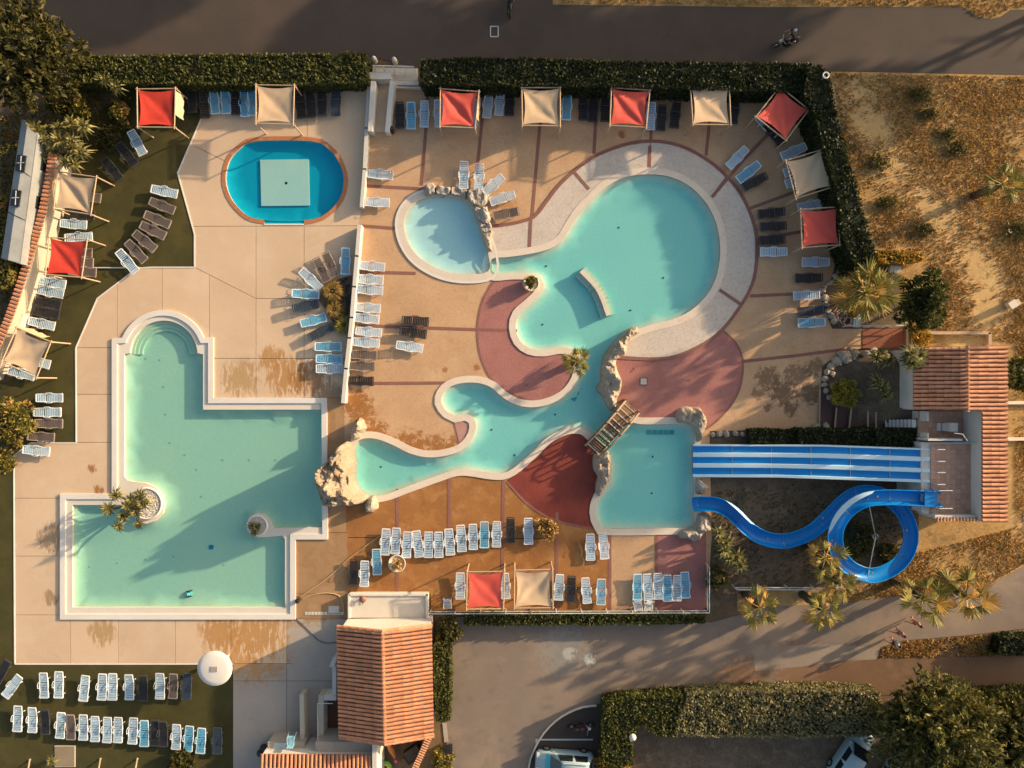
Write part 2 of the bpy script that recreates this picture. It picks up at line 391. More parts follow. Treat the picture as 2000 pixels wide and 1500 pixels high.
M['pale'] = surf('pale_stamped_concrete', (.64, .545, .455), (.55, .475, .395), .5, .8, (7, .2), (18, .5), stains=[((.38, .29, .20), 3.2, .54, .7, .5), ((.36, .28, .2), .6, .64, .74, .4)], cracks=(1.1, .03, .16, (.36, .30, .25)))
M['mauve'] = surf('mauve_stamped_concrete', (.43, .185, .155), (.35, .145, .125), .5, .78, (8, .28), (18, .5), stains=[((.15, .05, .045), 1.4, .63, .72, .75), ((.42, .21, .17), .7, .55, .7, .5)], cracks=(1.5, .03, .2, (.18, .07, .06)))
M['crimson'] = surf('crimson_stamped_concrete', (.27, .055, .035), (.20, .04, .03), .5, .75, (8, .25), (18, .5), stains=[((.12, .025, .02), 1.2, .6, .72, .6)], cracks=(1.5, .03, .2, (.11, .025, .02)))
M['pink'] = surf('pink_stamped_concrete', (.50, .29, .23), (.43, .24, .19), .6, .8, (8, .2), (18, .5), cracks=(1.5, .03, .2, (.25, .13, .10)))
M['band'] = surf('mauve_band', (.30, .135, .10), (.25, .11, .085), .6, .8, (10, .3), (30, .4))
M['coping'] = surf('cream_coping', (.72, .62, .50), (.66, .55, .43), .5, .65, (10, .12), (30, .15), stains=[((.52, .38, .25), 1.3, .62, .75, .5)], rand=.02)
M['coping_white'] = surf('white_coping', (.74, .70, .64), (.68, .63, .56), .5, .55, (10, .06), (30, .08), stains=[((.62, .52, .42), 1.1, .64, .78, .4)])
M['ledge'] = surf('pale_ledge', (.70, .64, .55), (.66, .59, .49), .6, .6, (10, .06), None)
M['terracotta_rim'] = surf('terracotta_rim', (.50, .20, .085), (.42, .16, .07), .9, .75, (12, .25), (40, .3), stains=[((.55, .38, .24), .9, .58, .7, .7)])
M['white'] = surf('white_render', (.66, .61, .54), (.60, .55, .48), .5, .8, (10, .08), (50, .15), stains=[((.50, .42, .33), .9, .63, .78, .45)])
M['cream'] = surf('cream_render', (.56, .49, .38), (.50, .43, .33), .6, .8, (10, .1), (50, .15), stains=[((.45, .36, .25), 1.0, .6, .75, .5)])
M['beige_panel'] = surf('pebbled_beige', (.34, .27, .18), (.28, .22, .145), 1.0, .9, (18, .3), (40, .5))
M['rock_big'] = surf('sunlit_cream_rock', (.37, .305, .23), (.285, .23, .165), .9, .85, (5, .35), (9, 1.0), stains=[((.34, .20, .09), 1.0, .53, .7, .85), ((.36, .32, .27), 1.5, .58, .72, .5)], cracks=(1.1, .03, .35, (.33, .25, .18)))  # copy of the cream rock, colour darkened to offset strong sun
M['rock'] = surf('cream_rock', (.46, .39, .30), (.37, .305, .23), .9, .85, (5, .35), (9, 1.0), stains=[((.34, .20, .09), 1.0, .53, .7, .85), ((.36, .32, .27), 1.5, .58, .72, .5)], cracks=(1.1, .03, .35, (.33, .25, .18)))  # paler copy for the other rocks, colour lifted to offset shade
M['rock_grey'] = surf('grey_rock', (.42, .365, .305), (.34, .30, .255), .9, .85, (5, .35), (9, 1.0), stains=[((.34, .28, .22), 1.2, .56, .72, .6), ((.64, .55, .42), .7, .58, .7, .6)], cracks=(1.0, .03, .35, (.26, .21, .17)))
M['cave_dark'] = plain('cave_shade_black', (.02, .016, .013), .9)
M['timber'] = surf('brown_timber', (.20, .11, .055), (.13, .075, .04), 1.6, .75, (14, .35), (50, .3), rand=.35)
M['pole'] = surf('pale_pole', (.52, .37, .24), (.44, .31, .20), 2, .7, (14, .2), None, rand=.1)
M['rail'] = plain('grey_rail', (.62, .58, .52), .5)
M['roof_tile'] = surf('terracotta_tile', (.56, .255, .135), (.47, .205, .11), 1.4, .75, (9, .3), (40, .3), stains=[((.30, .15, .09), .8, .6, .75, .5)], rand=.16)  # same tile colour on every roof slope and wall cap
M['roof_base'] = surf('tile_bed', (.24, .09, .05), (.19, .075, .045), 1, .9)
M['terra_floor'] = surf('terrace_tile', (.55, .32, .215), (.49, .28, .185), 1.4, .6, (10, .15), None, rand=.12)
M['grout'] = plain('grout', (.25, .15, .10), .9)
M['blue_gel'] = surf('blue_fibreglass', (.002, .21, .58), (.003, .25, .64), .35, .32, (6, .10), None, spec=.5, rand=.09, stains=[((.02, .26, .58), .5, .55, .75, .5)])
M['pale_gel'] = surf('pale_fibreglass', (.60, .80, .85), (.68, .84, .87), .5, .35, (6, .05), None, spec=.5)
M['metal'] = plain('painted_metal', (.60, .60, .58), .4, .5)
M['steel'] = plain('steel', (.45, .44, .42), .35, .5, .6)
M['dark'] = plain('black_plastic', (.022, .020, .02), .5)
M['glass'] = plain('dark_glass', (.015, .02, .025), .08, .6)
M['red_sail'] = surf('red_canvas', (.62, .055, .03), (.56, .045, .028), .7, .75, (20, .07), (90, .1), rand=.07)
M['coral_sail'] = surf('faded_red_canvas', (.66, .10, .07), (.60, .085, .06), .7, .75, (20, .07), (90, .1), rand=.07)
M['sand_sail'] = surf('sand_canvas', (.60, .43, .27), (.55, .39, .245), .7, .75, (20, .06), (90, .1), rand=.06)
M['water'] = water_mat('pool_water', (.90, .985, .975))

# ------------------------------------------------------------------ outlines of the pools (photo pixels)
arc = [(320 + 66 * math.cos(R(a)), 692 - 66 * math.sin(R(a))) for a in range(178, 1, -8)]
BIG = ccw(px([(243, 692)] + arc + [(397, 692), (397, 800), (629, 800), (629, 1030), (534, 1031), (528, 1015), (516, 1004), (501, 1002), (487, 1010), (481, 1025), (486, 1040), (499, 1049), (520, 1049), (551, 1046), (557, 1052), (557, 1186), (142, 1186), (142, 986), (240, 986), (255, 1004), (270, 1018), (287, 1023), (305, 1017), (318, 1003), (322, 984), (317, 965), (304, 951), (285, 943), (262, 941), (250, 938), (243, 930)]))
oarc = [(320 + 86 * math.cos(R(a)), 692 - 86 * math.sin(R(a))) for a in range(158, 20, -8)]
BIG_OUT = ccw(px([(220, 661)] + oarc + [(418, 659), (418, 777), (639, 777), (641, 1053), (578, 1053), (578, 1209), (119, 1209), (119, 964), (220, 964)]))
BIG_IN = offset(BIG_OUT, -.40)
OVAL = ccw(catmull(px([(500, 276), (608, 276), (642, 291), (663, 318), (672, 352), (664, 388), (640, 415), (612, 428), (555, 432), (495, 426), (468, 408), (449, 382), (441, 350), (448, 315), (468, 291)]), True, .4))
OVAL_STEP = ccw(px([(516, 425), (594, 425), (594, 438), (516, 438)]))
SMALL = ccw(catmull(px([(905, 392), (928, 420), (942, 460), (954, 498), (953, 530), (905, 536), (860, 527), (820, 504), (797, 473), (789, 440), (795, 415), (812, 396), (835, 387), (870, 384)]), True, .3))
LAG = ccw(catmull(px([(960, 506), (985, 503), (1030, 497), (1072, 487), (1098, 470), (1115, 443), (1135, 413), (1155, 393), (1177, 371), (1207, 352), (1240, 343), (1278, 341), (1315, 348), (1350, 367), (1378, 396), (1397, 432), (1405, 470), (1405, 510), (1395, 550), (1374, 584), (1345, 609), (1310, 625), (1272, 634), (1235, 648), (1204, 672), (1186, 702), (1176, 740), (1180, 775), (1200, 800), (1222, 818), (1250, 828), (1318, 828), (1348, 832), (1355, 842), (1355, 930), (1355, 1018), (1350, 1029), (1300, 1031), (1190, 1032), (1172, 1026), (1164, 1000), (1171, 972), (1190, 945), (1195, 910), (1184, 882), (1166, 862), (1143, 838), (1115, 834), (1090, 842), (1065, 857), (1045, 877), (1020, 900), (1000, 916), (980, 924), (950, 922), (920, 917), (890, 917), (850, 930), (800, 948), (750, 966), (714, 968), (690, 950), (684, 915), (686, 880), (705, 858), (735, 857), (770, 870), (800, 885), (835, 893), (870, 890), (900, 880), (921, 860), (930, 835), (925, 816), (910, 808), (890, 812), (874, 804), (862, 786), (866, 768), (880, 755), (903, 748), (935, 748), (960, 757), (982, 776), (1007, 790), (1032, 795), (1060, 793), (1088, 783), (1110, 768), (1128, 742), (1133, 715), (1130, 690), (1100, 678), (1062, 683), (1035, 680), (1015, 665), (1007, 640), (1013, 615), (1035, 595), (1055, 575), (1062, 556), (1055, 541), (1038, 534), (1000, 533), (960, 534)]), True, .35))
HOLES = [BIG_OUT, OVAL, OVAL_STEP, SMALL, LAG]
HOLES_G = [offset(BIG_OUT, -.05)] + [OVAL, SMALL, LAG]

# ------------------------------------------------------------------ ground, roads, lawn
sheet('ground', [(-3000, -3000), (3000, -3000), (3000, 3000), (-3000, 3000)], -.08, M['ground'], HOLES_G)
sheet('road', px([(-1500, -80), (1060, -80), (1080, 8), (1500, 13), (1880, 12), (1905, 31), (1935, 36), (1955, 32), (1975, 18), (3400, 8), (3400, 155), (2040, 147), (1620, 138), (815, 130), (720, 110), (-1500, 110)]), -.05, M['asphalt'])
sheet('meadow', px([(1625, 139), (2030, 146), (3400, 155), (3400, 1090), (2030, 1090), (1940, 1140), (1850, 1160), (1750, 1165), (1652, 1178), (1500, 1186), (1440, 1196), (1440, 1130), (1790, 1100), (1800, 640), (1680, 630), (1650, 480), (1580, 190)]), -.06, M['field'])
sheet('verge', px([(1075, -400), (3400, -400), (3400, 8), (1975, 18), (1955, 32), (1935, 36), (1905, 31), (1880, 12), (1500, 13), (1080, 8)]), -.058, M['field'])
sheet('slide_garden_soil', px([(1385, 842), (1600, 838), (1795, 838), (1795, 1060), (1700, 1140), (1440, 1160), (1380, 1200), (1385, 1050)]), -.045, M['soil'])
sheet('driveway', px([(872, 1205), (1390, 1216), (1500, 1186), (1652, 1178), (1750, 1165), (1850, 1160), (1940, 1140), (2030, 1090), (3000, 1060), (3000, 1180), (2030, 1225), (1900, 1240), (1760, 1252), (1720, 1264), (1715, 1285), (1640, 1300), (1560, 1352), (1200, 1362), (1165, 1377), (1110, 1391), (1060, 1431), (1036, 1480), (1028, 1520), (1028, 1640), (872, 1640)]), -.04, M['drive'])
sheet('lower_road', px([(1700, 1286), (2030, 1281), (3000, 1276), (3000, 1350), (2030, 1354), (1180, 1364), (1420, 1356), (1560, 1340), (1640, 1300)]), -.036, M['dirt_road'])
sheet('driveway_patch', px([(1471, 1272), (1530, 1262), (1600, 1258), (1680, 1262), (1720, 1270), (1712, 1288), (1640, 1292), (1560, 1303), (1475, 1311)]), -.032, surf('pale_patch', (.33, .265, .205), (.27, .22, .175), .4, .88, (18, .25), (90, .25)))
sheet('parking_lot', px([(1165, 1380), (1112, 1394), (1063, 1433), (1040, 1481), (1032, 1520), (1032, 1640), (1200, 1640), (1200, 1378)]), -.034, M['asphalt'])
sheet('hedge_bed', px([(1180, 1368), (3000, 1352), (3000, 1800), (1200, 1800), (1200, 1378)]), -.055, M['soil'])
sheet('bay_line', px([(1046, 1443.5), (1158, 1443.5), (1158, 1446.5), (1050, 1446.5), (1050, 1456), (1046, 1456)]), -.028, M['metal'])
k = empty('kerb', (0, 0, 0), kind='structure')
kerb_pts = catmull(px([(1165, 1378), (1138, 1381), (1110, 1392), (1085, 1408), (1062, 1432), (1046, 1458), (1036, 1482), (1029, 1520)]), False, .5)
mb = MB()
for p, q in zip(kerb_pts, kerb_pts[1:]): mb.bar((*p, -.01), (*q, -.01), .12, .14)
mb.build('kerb_stone', M['coping'], k)
TURF = px([(150, 240), (270, 172), (393, 172), (393, 232), (347, 338), (362, 392), (380, 458), (380, 522), (296, 522), (268, 524), (190, 583), (148, 680), (149, 865), (60, 865), (27, 905), (29, 1296), (455, 1296), (455, 1640), (-60, 1640), (-60, 760), (20, 745), (60, 690), (100, 560), (120, 420), (150, 330)])
sheet('lawn', TURF, -.012, M['turf'])

# ------------------------------------------------------------------ paved decks, slab by slab
def line(*p): return px(p)
LDECK = px([(29, 1296), (27, 890), (60, 865), (149, 865), (148, 680), (190, 583), (268, 524), (296, 522), (380, 522), (380, 458), (362, 392), (347, 338), (393, 232), (393, 172), (722, 172), (706, 405), (700, 440), (690, 600), (672, 790), (676, 1000), (680, 1158), (680, 1210), (668, 1250), (668, 1640), (455, 1640), (455, 1296)])
deck_l = empty('left_deck', (0, 0, 0), kind='structure')
ll = [line((229, 540), (229, 662)), line((317, 515), (317, 610)), line((409, 536), (409, 662)), line((376, 520), (500, 583), (500, 780)), line((370, 442), (705, 441)), line((500, 583), (695, 583)), line((500, 438), (500, 583)), line((594, 436), (594, 780)), line((145, 679), (222, 679)), line((145, 770), (222, 770)), line((140, 864), (222, 864)), line((25, 973), (121, 973)), line((25, 1086), (121, 1086)), line((25, 1201), (121, 1201)), line((138, 1205), (138, 1300)), line((231, 1205), (231, 1300)), line((343, 1205), (343, 1300)), line((451, 1205), (451, 1296)), line((455, 1296), (455, 1640)), line((418, 700), (700, 700)), line((600, 165), (600, 278)), line((640, 1040), (682, 1040)), line((560, 1205), (560, 1640)), line((380, 285), (450, 320)), line((455, 1330), (670, 1330)), line((640, 905), (680, 905)), line((575, 1160), (684, 1160)), line((575, 1209), (690, 1209)), line((590, 777), (690, 777)), line((455, 1296), (570, 1296))]
M['deck_brown'] = surf('brown_concrete', (.40, .245, .125), (.33, .19, .095), .4, .8, (8, .15), (26, .25), stains=[((.27, .14, .055), .7, .5, .7, .7), ((.48, .32, .18), .4, .55, .7, .5)], rand=.05)
def lmat(x, y):
    X, Y = 1000 + x * S, 750 - y * S
    if Y > 1215 and X > 450: return M['deck_grey'] if Y > 1300 or X > 560 else M['deck']
    return M['deck_brown'] if X > 577 and Y > 778 else M['deck']
slabs(deck_l, LDECK, HOLES, ll, 0, M['deck'], .017, lambda x, y: lmat(x, y))
mb = MB()
for p, q in zip(LDECK[:14], LDECK[1:14]): mb.bar((*p, -.01), (*q, -.01), .09, .07)
p = px([(29, 1297), (455, 1297)]); mb.bar((*p[0], -.012), (*p[1], -.012), .09, .07)
mb.build('white_edging', M['coping_white'], deck_l)
RDECK = px([(722, 172), (1590, 172), (1600, 300), (1640, 480), (1625, 540), (1600, 575), (1625, 642), (1683, 642), (1683, 680), (1640, 690), (1605, 715), (1600, 838), (1386, 842), (1390, 1050), (1380, 1195), (842, 1195), (838, 1160), (680, 1160), (676, 1000), (672, 790), (690, 600), (700, 440), (706, 405)])
deck_r = empty('right_deck', (0, 0, 0), kind='structure')
bands = [[(836, 172), (832, 250), (823, 362)], [(946, 172), (941, 240), (931, 340)], [(1062, 172), (1054, 250), (1041, 400), (1034, 480)], [(1168, 172), (1163, 245), (1160, 300)], [(1272, 172), (1272, 250), (1268, 332)], [(1388, 172), (1385, 245), (1379, 304)], [(1390, 385), (1450, 315), (1500, 262)], [(1150, 370), (1119, 334)], [(1405, 566), (1446, 594)], [(1462, 408), (1560, 372)], [(1476, 468), (1580, 450)], [(1465, 578), (1600, 572)], [(1451, 706), (1560, 694), (1650, 682)], [(714, 363), (826, 369)], [(702, 441), (786, 447)], [(696, 531), (812, 534)], [(700, 636), (934, 644), (1010, 646)], [(680, 749), (872, 748)], [(776, 955), (775, 1160)], [(877, 930), (877, 1040)], [(983, 935), (981, 1110)], [(1088, 1000), (1087, 1195)], [(1191, 1045), (1191, 1195)], [(1282, 1046), (1282, 1195)]]
def rmat(x, y):
    X, Y = 1000 + x * S, 750 - y * S
    return M['deck_rust'] if Y > 915 and X < 1195 else M['deck_tan']
slabs(deck_r, RDECK, HOLES, [line(*b) for b in bands] + [line((840, 1160), (842, 1195)), line((680, 1050), (1090, 1052)), line((600, 1000), (735, 945)), line((983, 910), (983, 940)), line((877, 905), (877, 935)), line((776, 945), (776, 960)), line((1088, 830), (1088, 1005)), line((1191, 1020), (1191, 1050)), line((1282, 1020), (1282, 1050))], 0, M['deck_tan'], .03, rmat)
def overlay(name, pts, z, mat, smooth=True):
    p = px(pts); p = catmull(p, True, .5) if smooth else p
    return sheet(name, p, z, mat, HOLES, parent=deck_r)
ringp = px([(962, 442), (1000, 437), (1042, 424), (1064, 398), (1090, 364), (1120, 335), (1155, 309), (1195, 291), (1232, 280), (1270, 276), (1310, 280), (1345, 292), (1386, 316), (1420, 346), (1446, 378), (1463, 412), (1475, 450), (1478, 487), (1472, 545), (1447, 596), (1400, 654), (1337, 690), (1287, 701), (1205, 698)])
rc = catmull(ringp, False, .5)
RINGPOLY = rc + px([(1190, 660), (1250, 600), (1200, 450), (1100, 505), (985, 515), (962, 515)])
pale_lines = [line(*b) for b in bands]
pd = empty('pale_surround', (0, 0, 0), kind='structure')
slabs(pd, RINGPOLY, HOLES, pale_lines, .04, M['pale'], .03)
for nm, pts, z, mt in (('mauve_paving', [(968, 545), (945, 580), (934, 620), (932, 655), (938, 695), (955, 735), (985, 762), (1020, 778), (1060, 786), (1100, 775), (1140, 735), (1130, 690), (1060, 690), (1010, 670), (1000, 640), (1010, 610), (1050, 570), (1045, 540)], .006, 'mauve'),
                       ('mauve_paving', [(1205, 700), (1287, 703), (1337, 693), (1385, 665), (1412, 646), (1436, 668), (1450, 700), (1448, 745), (1432, 785), (1400, 822), (1375, 838), (1330, 832), (1240, 824), (1200, 800), (1170, 760), (1178, 720)], .006, 'mauve'),
                       ('crimson_paving', [(990, 941), (1025, 913), (1060, 877), (1100, 846), (1140, 842), (1170, 868), (1188, 900), (1192, 930), (1175, 960), (1160, 1000), (1168, 1034), (1120, 1026), (1070, 1010), (1028, 982)], .008, 'crimson'),
                       ('pink_paving', [(884, 815), (905, 808), (926, 815), (924, 845), (898, 872)], .008, 'pink')):
    overlay(nm, pts, z, M[mt])
overlay('mauve_paving', [(1284, 1040), (1379, 1040), (1379, 1195), (1284, 1195)], .006, M['mauve'], False)
def closed_band(pts, w, z):
    c = catmull(px(pts), False, .5); return ribbon('paving_band', c, w, z, M['band'], deck_r)
ribbon('paving_band', rc, .26, .048, M['band'], deck_r)
for b in bands: ribbon('paving_band', px(b), .24, .052 if b[0] in ((1150, 370), (1405, 566), (1390, 385)) else .012, M['band'], deck_r)
for b in ([(1269, 285), (1268, 332)], [(1037, 424), (1034, 485)], [(1420, 346), (1392, 384)]): ribbon('paving_band', px(b), .24, .056, M['band'], deck_r)
closed_band([(968, 545), (945, 580), (934, 620), (932, 655), (938, 695), (955, 735), (985, 762), (1020, 778), (1060, 786)], .16, .015)
closed_band([(1412, 646), (1436, 668), (1450, 700), (1448, 745), (1432, 785), (1400, 822), (1378, 838)], .16, .015)
closed_band([(990, 941), (1028, 982), (1070, 1010), (1120, 1026), (1168, 1034)], .18, .018)
closed_band([(884, 815), (898, 872)], .1, .016)

# ------------------------------------------------------------------ swimming pools
def wall_strip(name, poly, z0, z1, mat, parent, flip=False):
    n = len(poly); V = [(x, y, z1) for x, y in poly] + [(x, y, z0) for x, y in poly]
    F = [(i, n + i, n + (i + 1) % n, (i + 1) % n) for i in range(n)]
    return mesh_obj(name, V, [f[::-1] for f in F] if flip else F, mat, parent)
def pool(name, label, poly, floor_z, water_z, mat, shelf=.5, z_rim=-.08):
    c = np.mean(np.array(poly), 0); t = empty(name, (c[0], c[1], 0), label, 'swimming pool')
    V, T, D = grid_fill(densify(poly, .5), .55)
    z = z_rim + (floor_z - z_rim) * np.clip(D / shelf, 0, 1) ** .8
    mesh_obj('basin', np.c_[V, z], T, mat, t, True)
    w = sheet('water', poly, water_z, M['water']); w['kind'] = 'structure'
    return t
P_BIG = pool_mat('green_lining', (.33, .57, .45), (.50, .58, .41), -.1, -.34)
P_LAG = pool_mat('aqua_lining', (.25, .62, .575), (.58, .62, .50), -.09, -.36)
P_SMALL = pool_mat('pale_aqua_lining', (.48, .72, .74), (.60, .62, .52), -.06, -.2)
P_OVAL = pool_mat('blue_lining', (.0, .32, .49), (.0, .34, .50), -.1, -.3)
bp = pool('swimming_pool', 'large angular green-water pool with arched steps at its upper end', BIG, -.44, -.10, P_BIG, .35, -.14)
sheet('coping', BIG_OUT, .12, M['coping_white'], [BIG_IN], bp); wall_strip('coping_side', BIG_OUT, -.05, .12, M['coping_white'], bp, True); wall_strip('coping_face', BIG_IN, .03, .12, M['coping_white'], bp)
sheet('ledge', BIG_IN, .03, M['ledge'], [BIG], bp); wall_strip('pool_wall', BIG, -.15, .03, M['ledge'], bp)
for i, r in enumerate((60, 53, 46)):                                     # arched entry steps
    a2 = [(320 + (r + 7) * math.cos(R(a)), 692 - (r + 7) * math.sin(R(a))) for a in range(180, -1, -10)]
    a1 = [(320 + r * math.cos(R(a)), 692 - r * math.sin(R(a))) for a in range(0, 181, 10)]
    MB().prism(px(a2 + a1), -.46, -.17 - .07 * i).build('step', P_BIG, bp)
op = pool('swimming_pool', 'oval deep-blue pool with a pale square on its floor', OVAL, -.42, -.06, P_OVAL, .3, -.12)
sheet('rim', offset(OVAL, .30), .03, M['terracotta_rim'], [OVAL, OVAL_STEP], op); wall_strip('pool_wall', OVAL, -.13, .03, M['coping_white'], op)
MB().prism(px([(517, 429), (593, 429), (593, 437), (517, 437)]), -.1, -.03).build('step', P_OVAL, op)
MB().prism(px([(516, 437), (594, 437), (594, 440), (516, 440)]), -.1, .035).build('step_edge', M['coping_white'], op)
MB().prism(px([(505, 309), (600, 308), (602, 399), (507, 400)]), -.40, -.33).build('floor_panel', surf('pale_floor_panel', (.38, .60, .57), (.46, .64, .57), .4, .7, (6, .06), None), op)
MB().lathe((*px([(556, 355)])[0], 0), [(.11, -.34), (.11, -.325)], 12).build('drain', M['dark'], op)
sp = pool('swimming_pool', 'small pale paddling pool rimmed by rocks beside the lagoon', SMALL, -.24, -.05, P_SMALL, .5, -.07)
sheet('coping', offset(SMALL, .66), .058, M['coping'], [SMALL, LAG], sp); wall_strip('pool_wall', SMALL, -.09, .058, M['coping'], sp); wall_strip('coping_side', offset(SMALL, .66), -.02, .058, M['coping'], sp, True)
sheet('coping_lip', offset(SMALL, .68), .066, M['coping_white'], [offset(SMALL, .5)], sp)
lp = pool('swimming_pool', 'winding aqua lagoon pool crossed by the wooden bridge', LAG, -.40, -.05, P_LAG, .55, -.08)
sheet('coping', offset(LAG, .50), .062, M['coping'], [LAG, SMALL], lp); wall_strip('pool_wall', LAG, -.1, .062, M['coping'], lp); wall_strip('coping_side', offset(LAG, .50), -.02, .062, M['coping'], lp, True)
bp_ = catmull(px([(1134, 530), (1150, 546), (1165, 563), (1176, 585), (1182, 602), (1187, 617)]), False, .3)
mb = MB()
for p, q in zip(bp_, bp_[1:]): mb.bar((*p, -.12), (*q, -.12), .26, .56)
mb.build('curved_bench_wall', M['coping'], lp)
mb = MB()
for p, q in zip(bp_, bp_[1:]):
    d = (Vector(q) - Vector(p)).normalized(); n = Vector((d.y, -d.x))
    for s_ in (.32, -.32): mb.bar((p[0] + n.x * s_, p[1] + n.y * s_, -.25), (q[0] + n.x * s_, q[1] + n.y * s_, -.25), .38, .22)
mb.build('bench_seat', P_LAG, lp)
for gx, gy, a in [(1270 + 11 * i, 845, 0) for i in range(5)] + [(1122 + 4.5 * i, 778 - 9 * i, 60) for i in range(3)]:
    MB().box((*px([(gx, gy)])[0], -.375), (.36, .34, .05), R(a)).build('floor_grate', plain('teal_grate', (.05, .30, .33)), lp)
for gx, gy in ((1210, 442), (1298, 541), (1067, 518), (1060, 633), (1233, 605), (1277, 893), (1275, 965), (742, 913), (1085, 810), (960, 840), (1500 - 495, 890)):
    MB().lathe((*px([(gx, gy)])[0], 0), [(.07, -.41), (.07, -.375)], 8).build('drain', M['dark'], lp)
for gx, gy in ((408, 1071),): MB().box((*px([(gx, gy)])[0], -.40), (.3, .3, .05)).build('drain', plain('blue_drain', (.01, .16, .4)), bp)
for gx, gy in ((313, 756), (317, 810), (326, 866), (355, 890), (430, 900), (482, 900), (378, 919), (388, 972), (534, 900), (278, 1096), (222, 1103), (167, 1110), (333, 1090), (432, 1107), (306, 703), (278, 700)):
    MB().lathe((*px([(gx, gy)])[0], 0), [(.07, -.45), (.07, -.425)], 8).build('water_jet', plain('jet_grey', (.2, .36, .33)), bp)
rob = empty('pool_cleaner', at(369, 1160, -.4), 'small turquoise pool-cleaning robot on the floor of the large pool', 'pool robot')
o = at(369, 1160, -.35)
MB().box(o, (.42, .36, .16), R(12), taper=.8).build('body', plain('robot_teal', (.05, .40, .40)), rob)
for s_ in (-1, 1): MB().box(o + Vector((0, .2 * s_, -.03)), (.44, .07, .12), R(12)).build('track', M['dark'], rob)
MB().box(o + Vector((0, 0, .1)), (.2, .16, .05), R(12)).build('handle', M['pale_gel'], rob)
# ------------------------------------------------------------------ rocks
def rock(name, label, pts, h, mat, seed=0, steep=.7, peak=None, rough=.35, step=.16, group=None, base=-.15, flat=.0):
    """boulder formation: heightfield over its footprint with ridges, ledges and cracks"""
    poly = ccw(catmull(px(pts), True, .3)); V, T, D = grid_fill(poly, step, .38)
    c = V.mean(0); t = empty(name, (c[0], c[1], 0), label, 'rock', group)
    dm = max(D.max(), .1); Z = np.zeros(len(V))
    for i, (x, y) in enumerate(V):
        d = D[i]; e = 1 - (1 - min(1, d / (steep * dm + .05))) ** 2
        p = Vector((x * .9 + seed * 7.3, y * .9, seed))
        n1 = mnoise.ridged_multi_fractal(p * .8, .9, 2.1, 4, 1.0, 2.0) - 1.0
        n2 = mnoise.noise(p * 2.7) + .3 * mnoise.noise(p * 6.0); vor = mnoise.voronoi(p * 1.1)[0]; n3 = (vor[1] - vor[0])
        w = 1.0
        if peak: w = max(.25, 1 - (math.hypot(x - peak[0], y - peak[1]) / peak[2]) * .75)
        Z[i] = base + e * (h * w - base) * (1 - rough * .5 + rough * (.35 * n1 + .3 * n2 + .8 * min(n3, .6)))
        V[i, 0] += .10 * n2 * min(1, d * 3); V[i, 1] += .10 * n1 * min(1, d * 3)
    Z[D < 1e-4] = base
    mesh_obj('stone', np.c_[V, Z], T, mat, t)
    return t
pk = at(668, 925).xy
rock_big = rock('rock_formation', 'tall cream artificial rock between the large pool and the lagoon', [(684, 858), (692, 870), (694, 890), (697, 905), (694, 925), (698, 945), (706, 957), (716, 966), (722, 972), (712, 981), (698, 984), (684, 982), (668, 982), (655, 986), (640, 978), (633, 952), (632, 925), (635, 906), (645, 895), (657, 884), (668, 870)], 4.1, M['rock_big'], 3, .26, (pk.x, pk.y, 8.0), .42, .13)
MB().ball(at(676, 940, 1.85), .26, 10, 6, (.7, 1.9, 1.0)).build('cave_shade', M['cave_dark'], rock_big, True)  # near-black ball painted as the shade of a cave mouth
rock('boulder', 'pale boulder above the tall rock by the rust-stained deck', [(686, 853), (688, 838), (696, 824), (704, 815), (712, 819), (715, 830), (718, 836), (710, 846), (705, 856), (695, 860)], 1.5, M['rock'], 5, .6, rough=.4)
rock('boulder', 'rounded boulder at the lower tip of the lagoon coping', [(711, 986), (717, 972), (732, 967), (741, 978), (740, 993), (729, 1002), (716, 1001)], 1.1, M['rock'], 8, .7, rough=.3)
rock('rock_formation', 'long sculpted cream rock along the lagoon above the bridge', [(1244, 637), (1252, 648), (1235, 660), (1225, 678), (1222, 694), (1205, 703), (1206, 722), (1214, 740), (1213, 765), (1206, 780), (1204, 798), (1192, 803), (1184, 792), (1176, 775), (1163, 758), (1172, 745), (1172, 725), (1177, 700), (1186, 682), (1203, 662), (1222, 645)], 1.15, M['rock'], 11, .5, rough=.75, step=.13)
rock('rock_formation', 'cream rock at the upper right corner of the slide pool', [(1316, 812), (1322, 800), (1336, 792), (1352, 794), (1364, 793), (1374, 806), (1381, 822), (1376, 845), (1370, 862), (1360, 866), (1356, 850), (1352, 836), (1338, 828), (1322, 826)], 1.0, M['rock'], 14, .55, rough=.6, step=.14)
rock('rock_formation', 'cream rock below the bridge on the crimson paving', [(1158, 885), (1172, 878), (1184, 874), (1193, 890), (1196, 912), (1192, 935), (1182, 955), (1172, 970), (1163, 966), (1162, 945), (1166, 930), (1158, 918), (1156, 900)], 1.2, M['rock'], 17, .55, rough=.6, step=.14)
rock('rock_formation', 'small rock between the two water slides', [(1357, 932), (1370, 934), (1378, 944), (1386, 952), (1377, 964), (1358, 966)], .6, M['rock_grey'], 19, .6, rough=.5, step=.14)
rock('rock_formation', 'craggy rock at the lower right corner of the slide pool', [(1320, 1042), (1330, 1032), (1350, 1028), (1358, 1012), (1360, 1002), (1376, 1004), (1388, 1018), (1388, 1036), (1374, 1042), (1366, 1054), (1354, 1059), (1342, 1052), (1326, 1052)], .9, M['rock_grey'], 22, .5, rough=.75, step=.13)
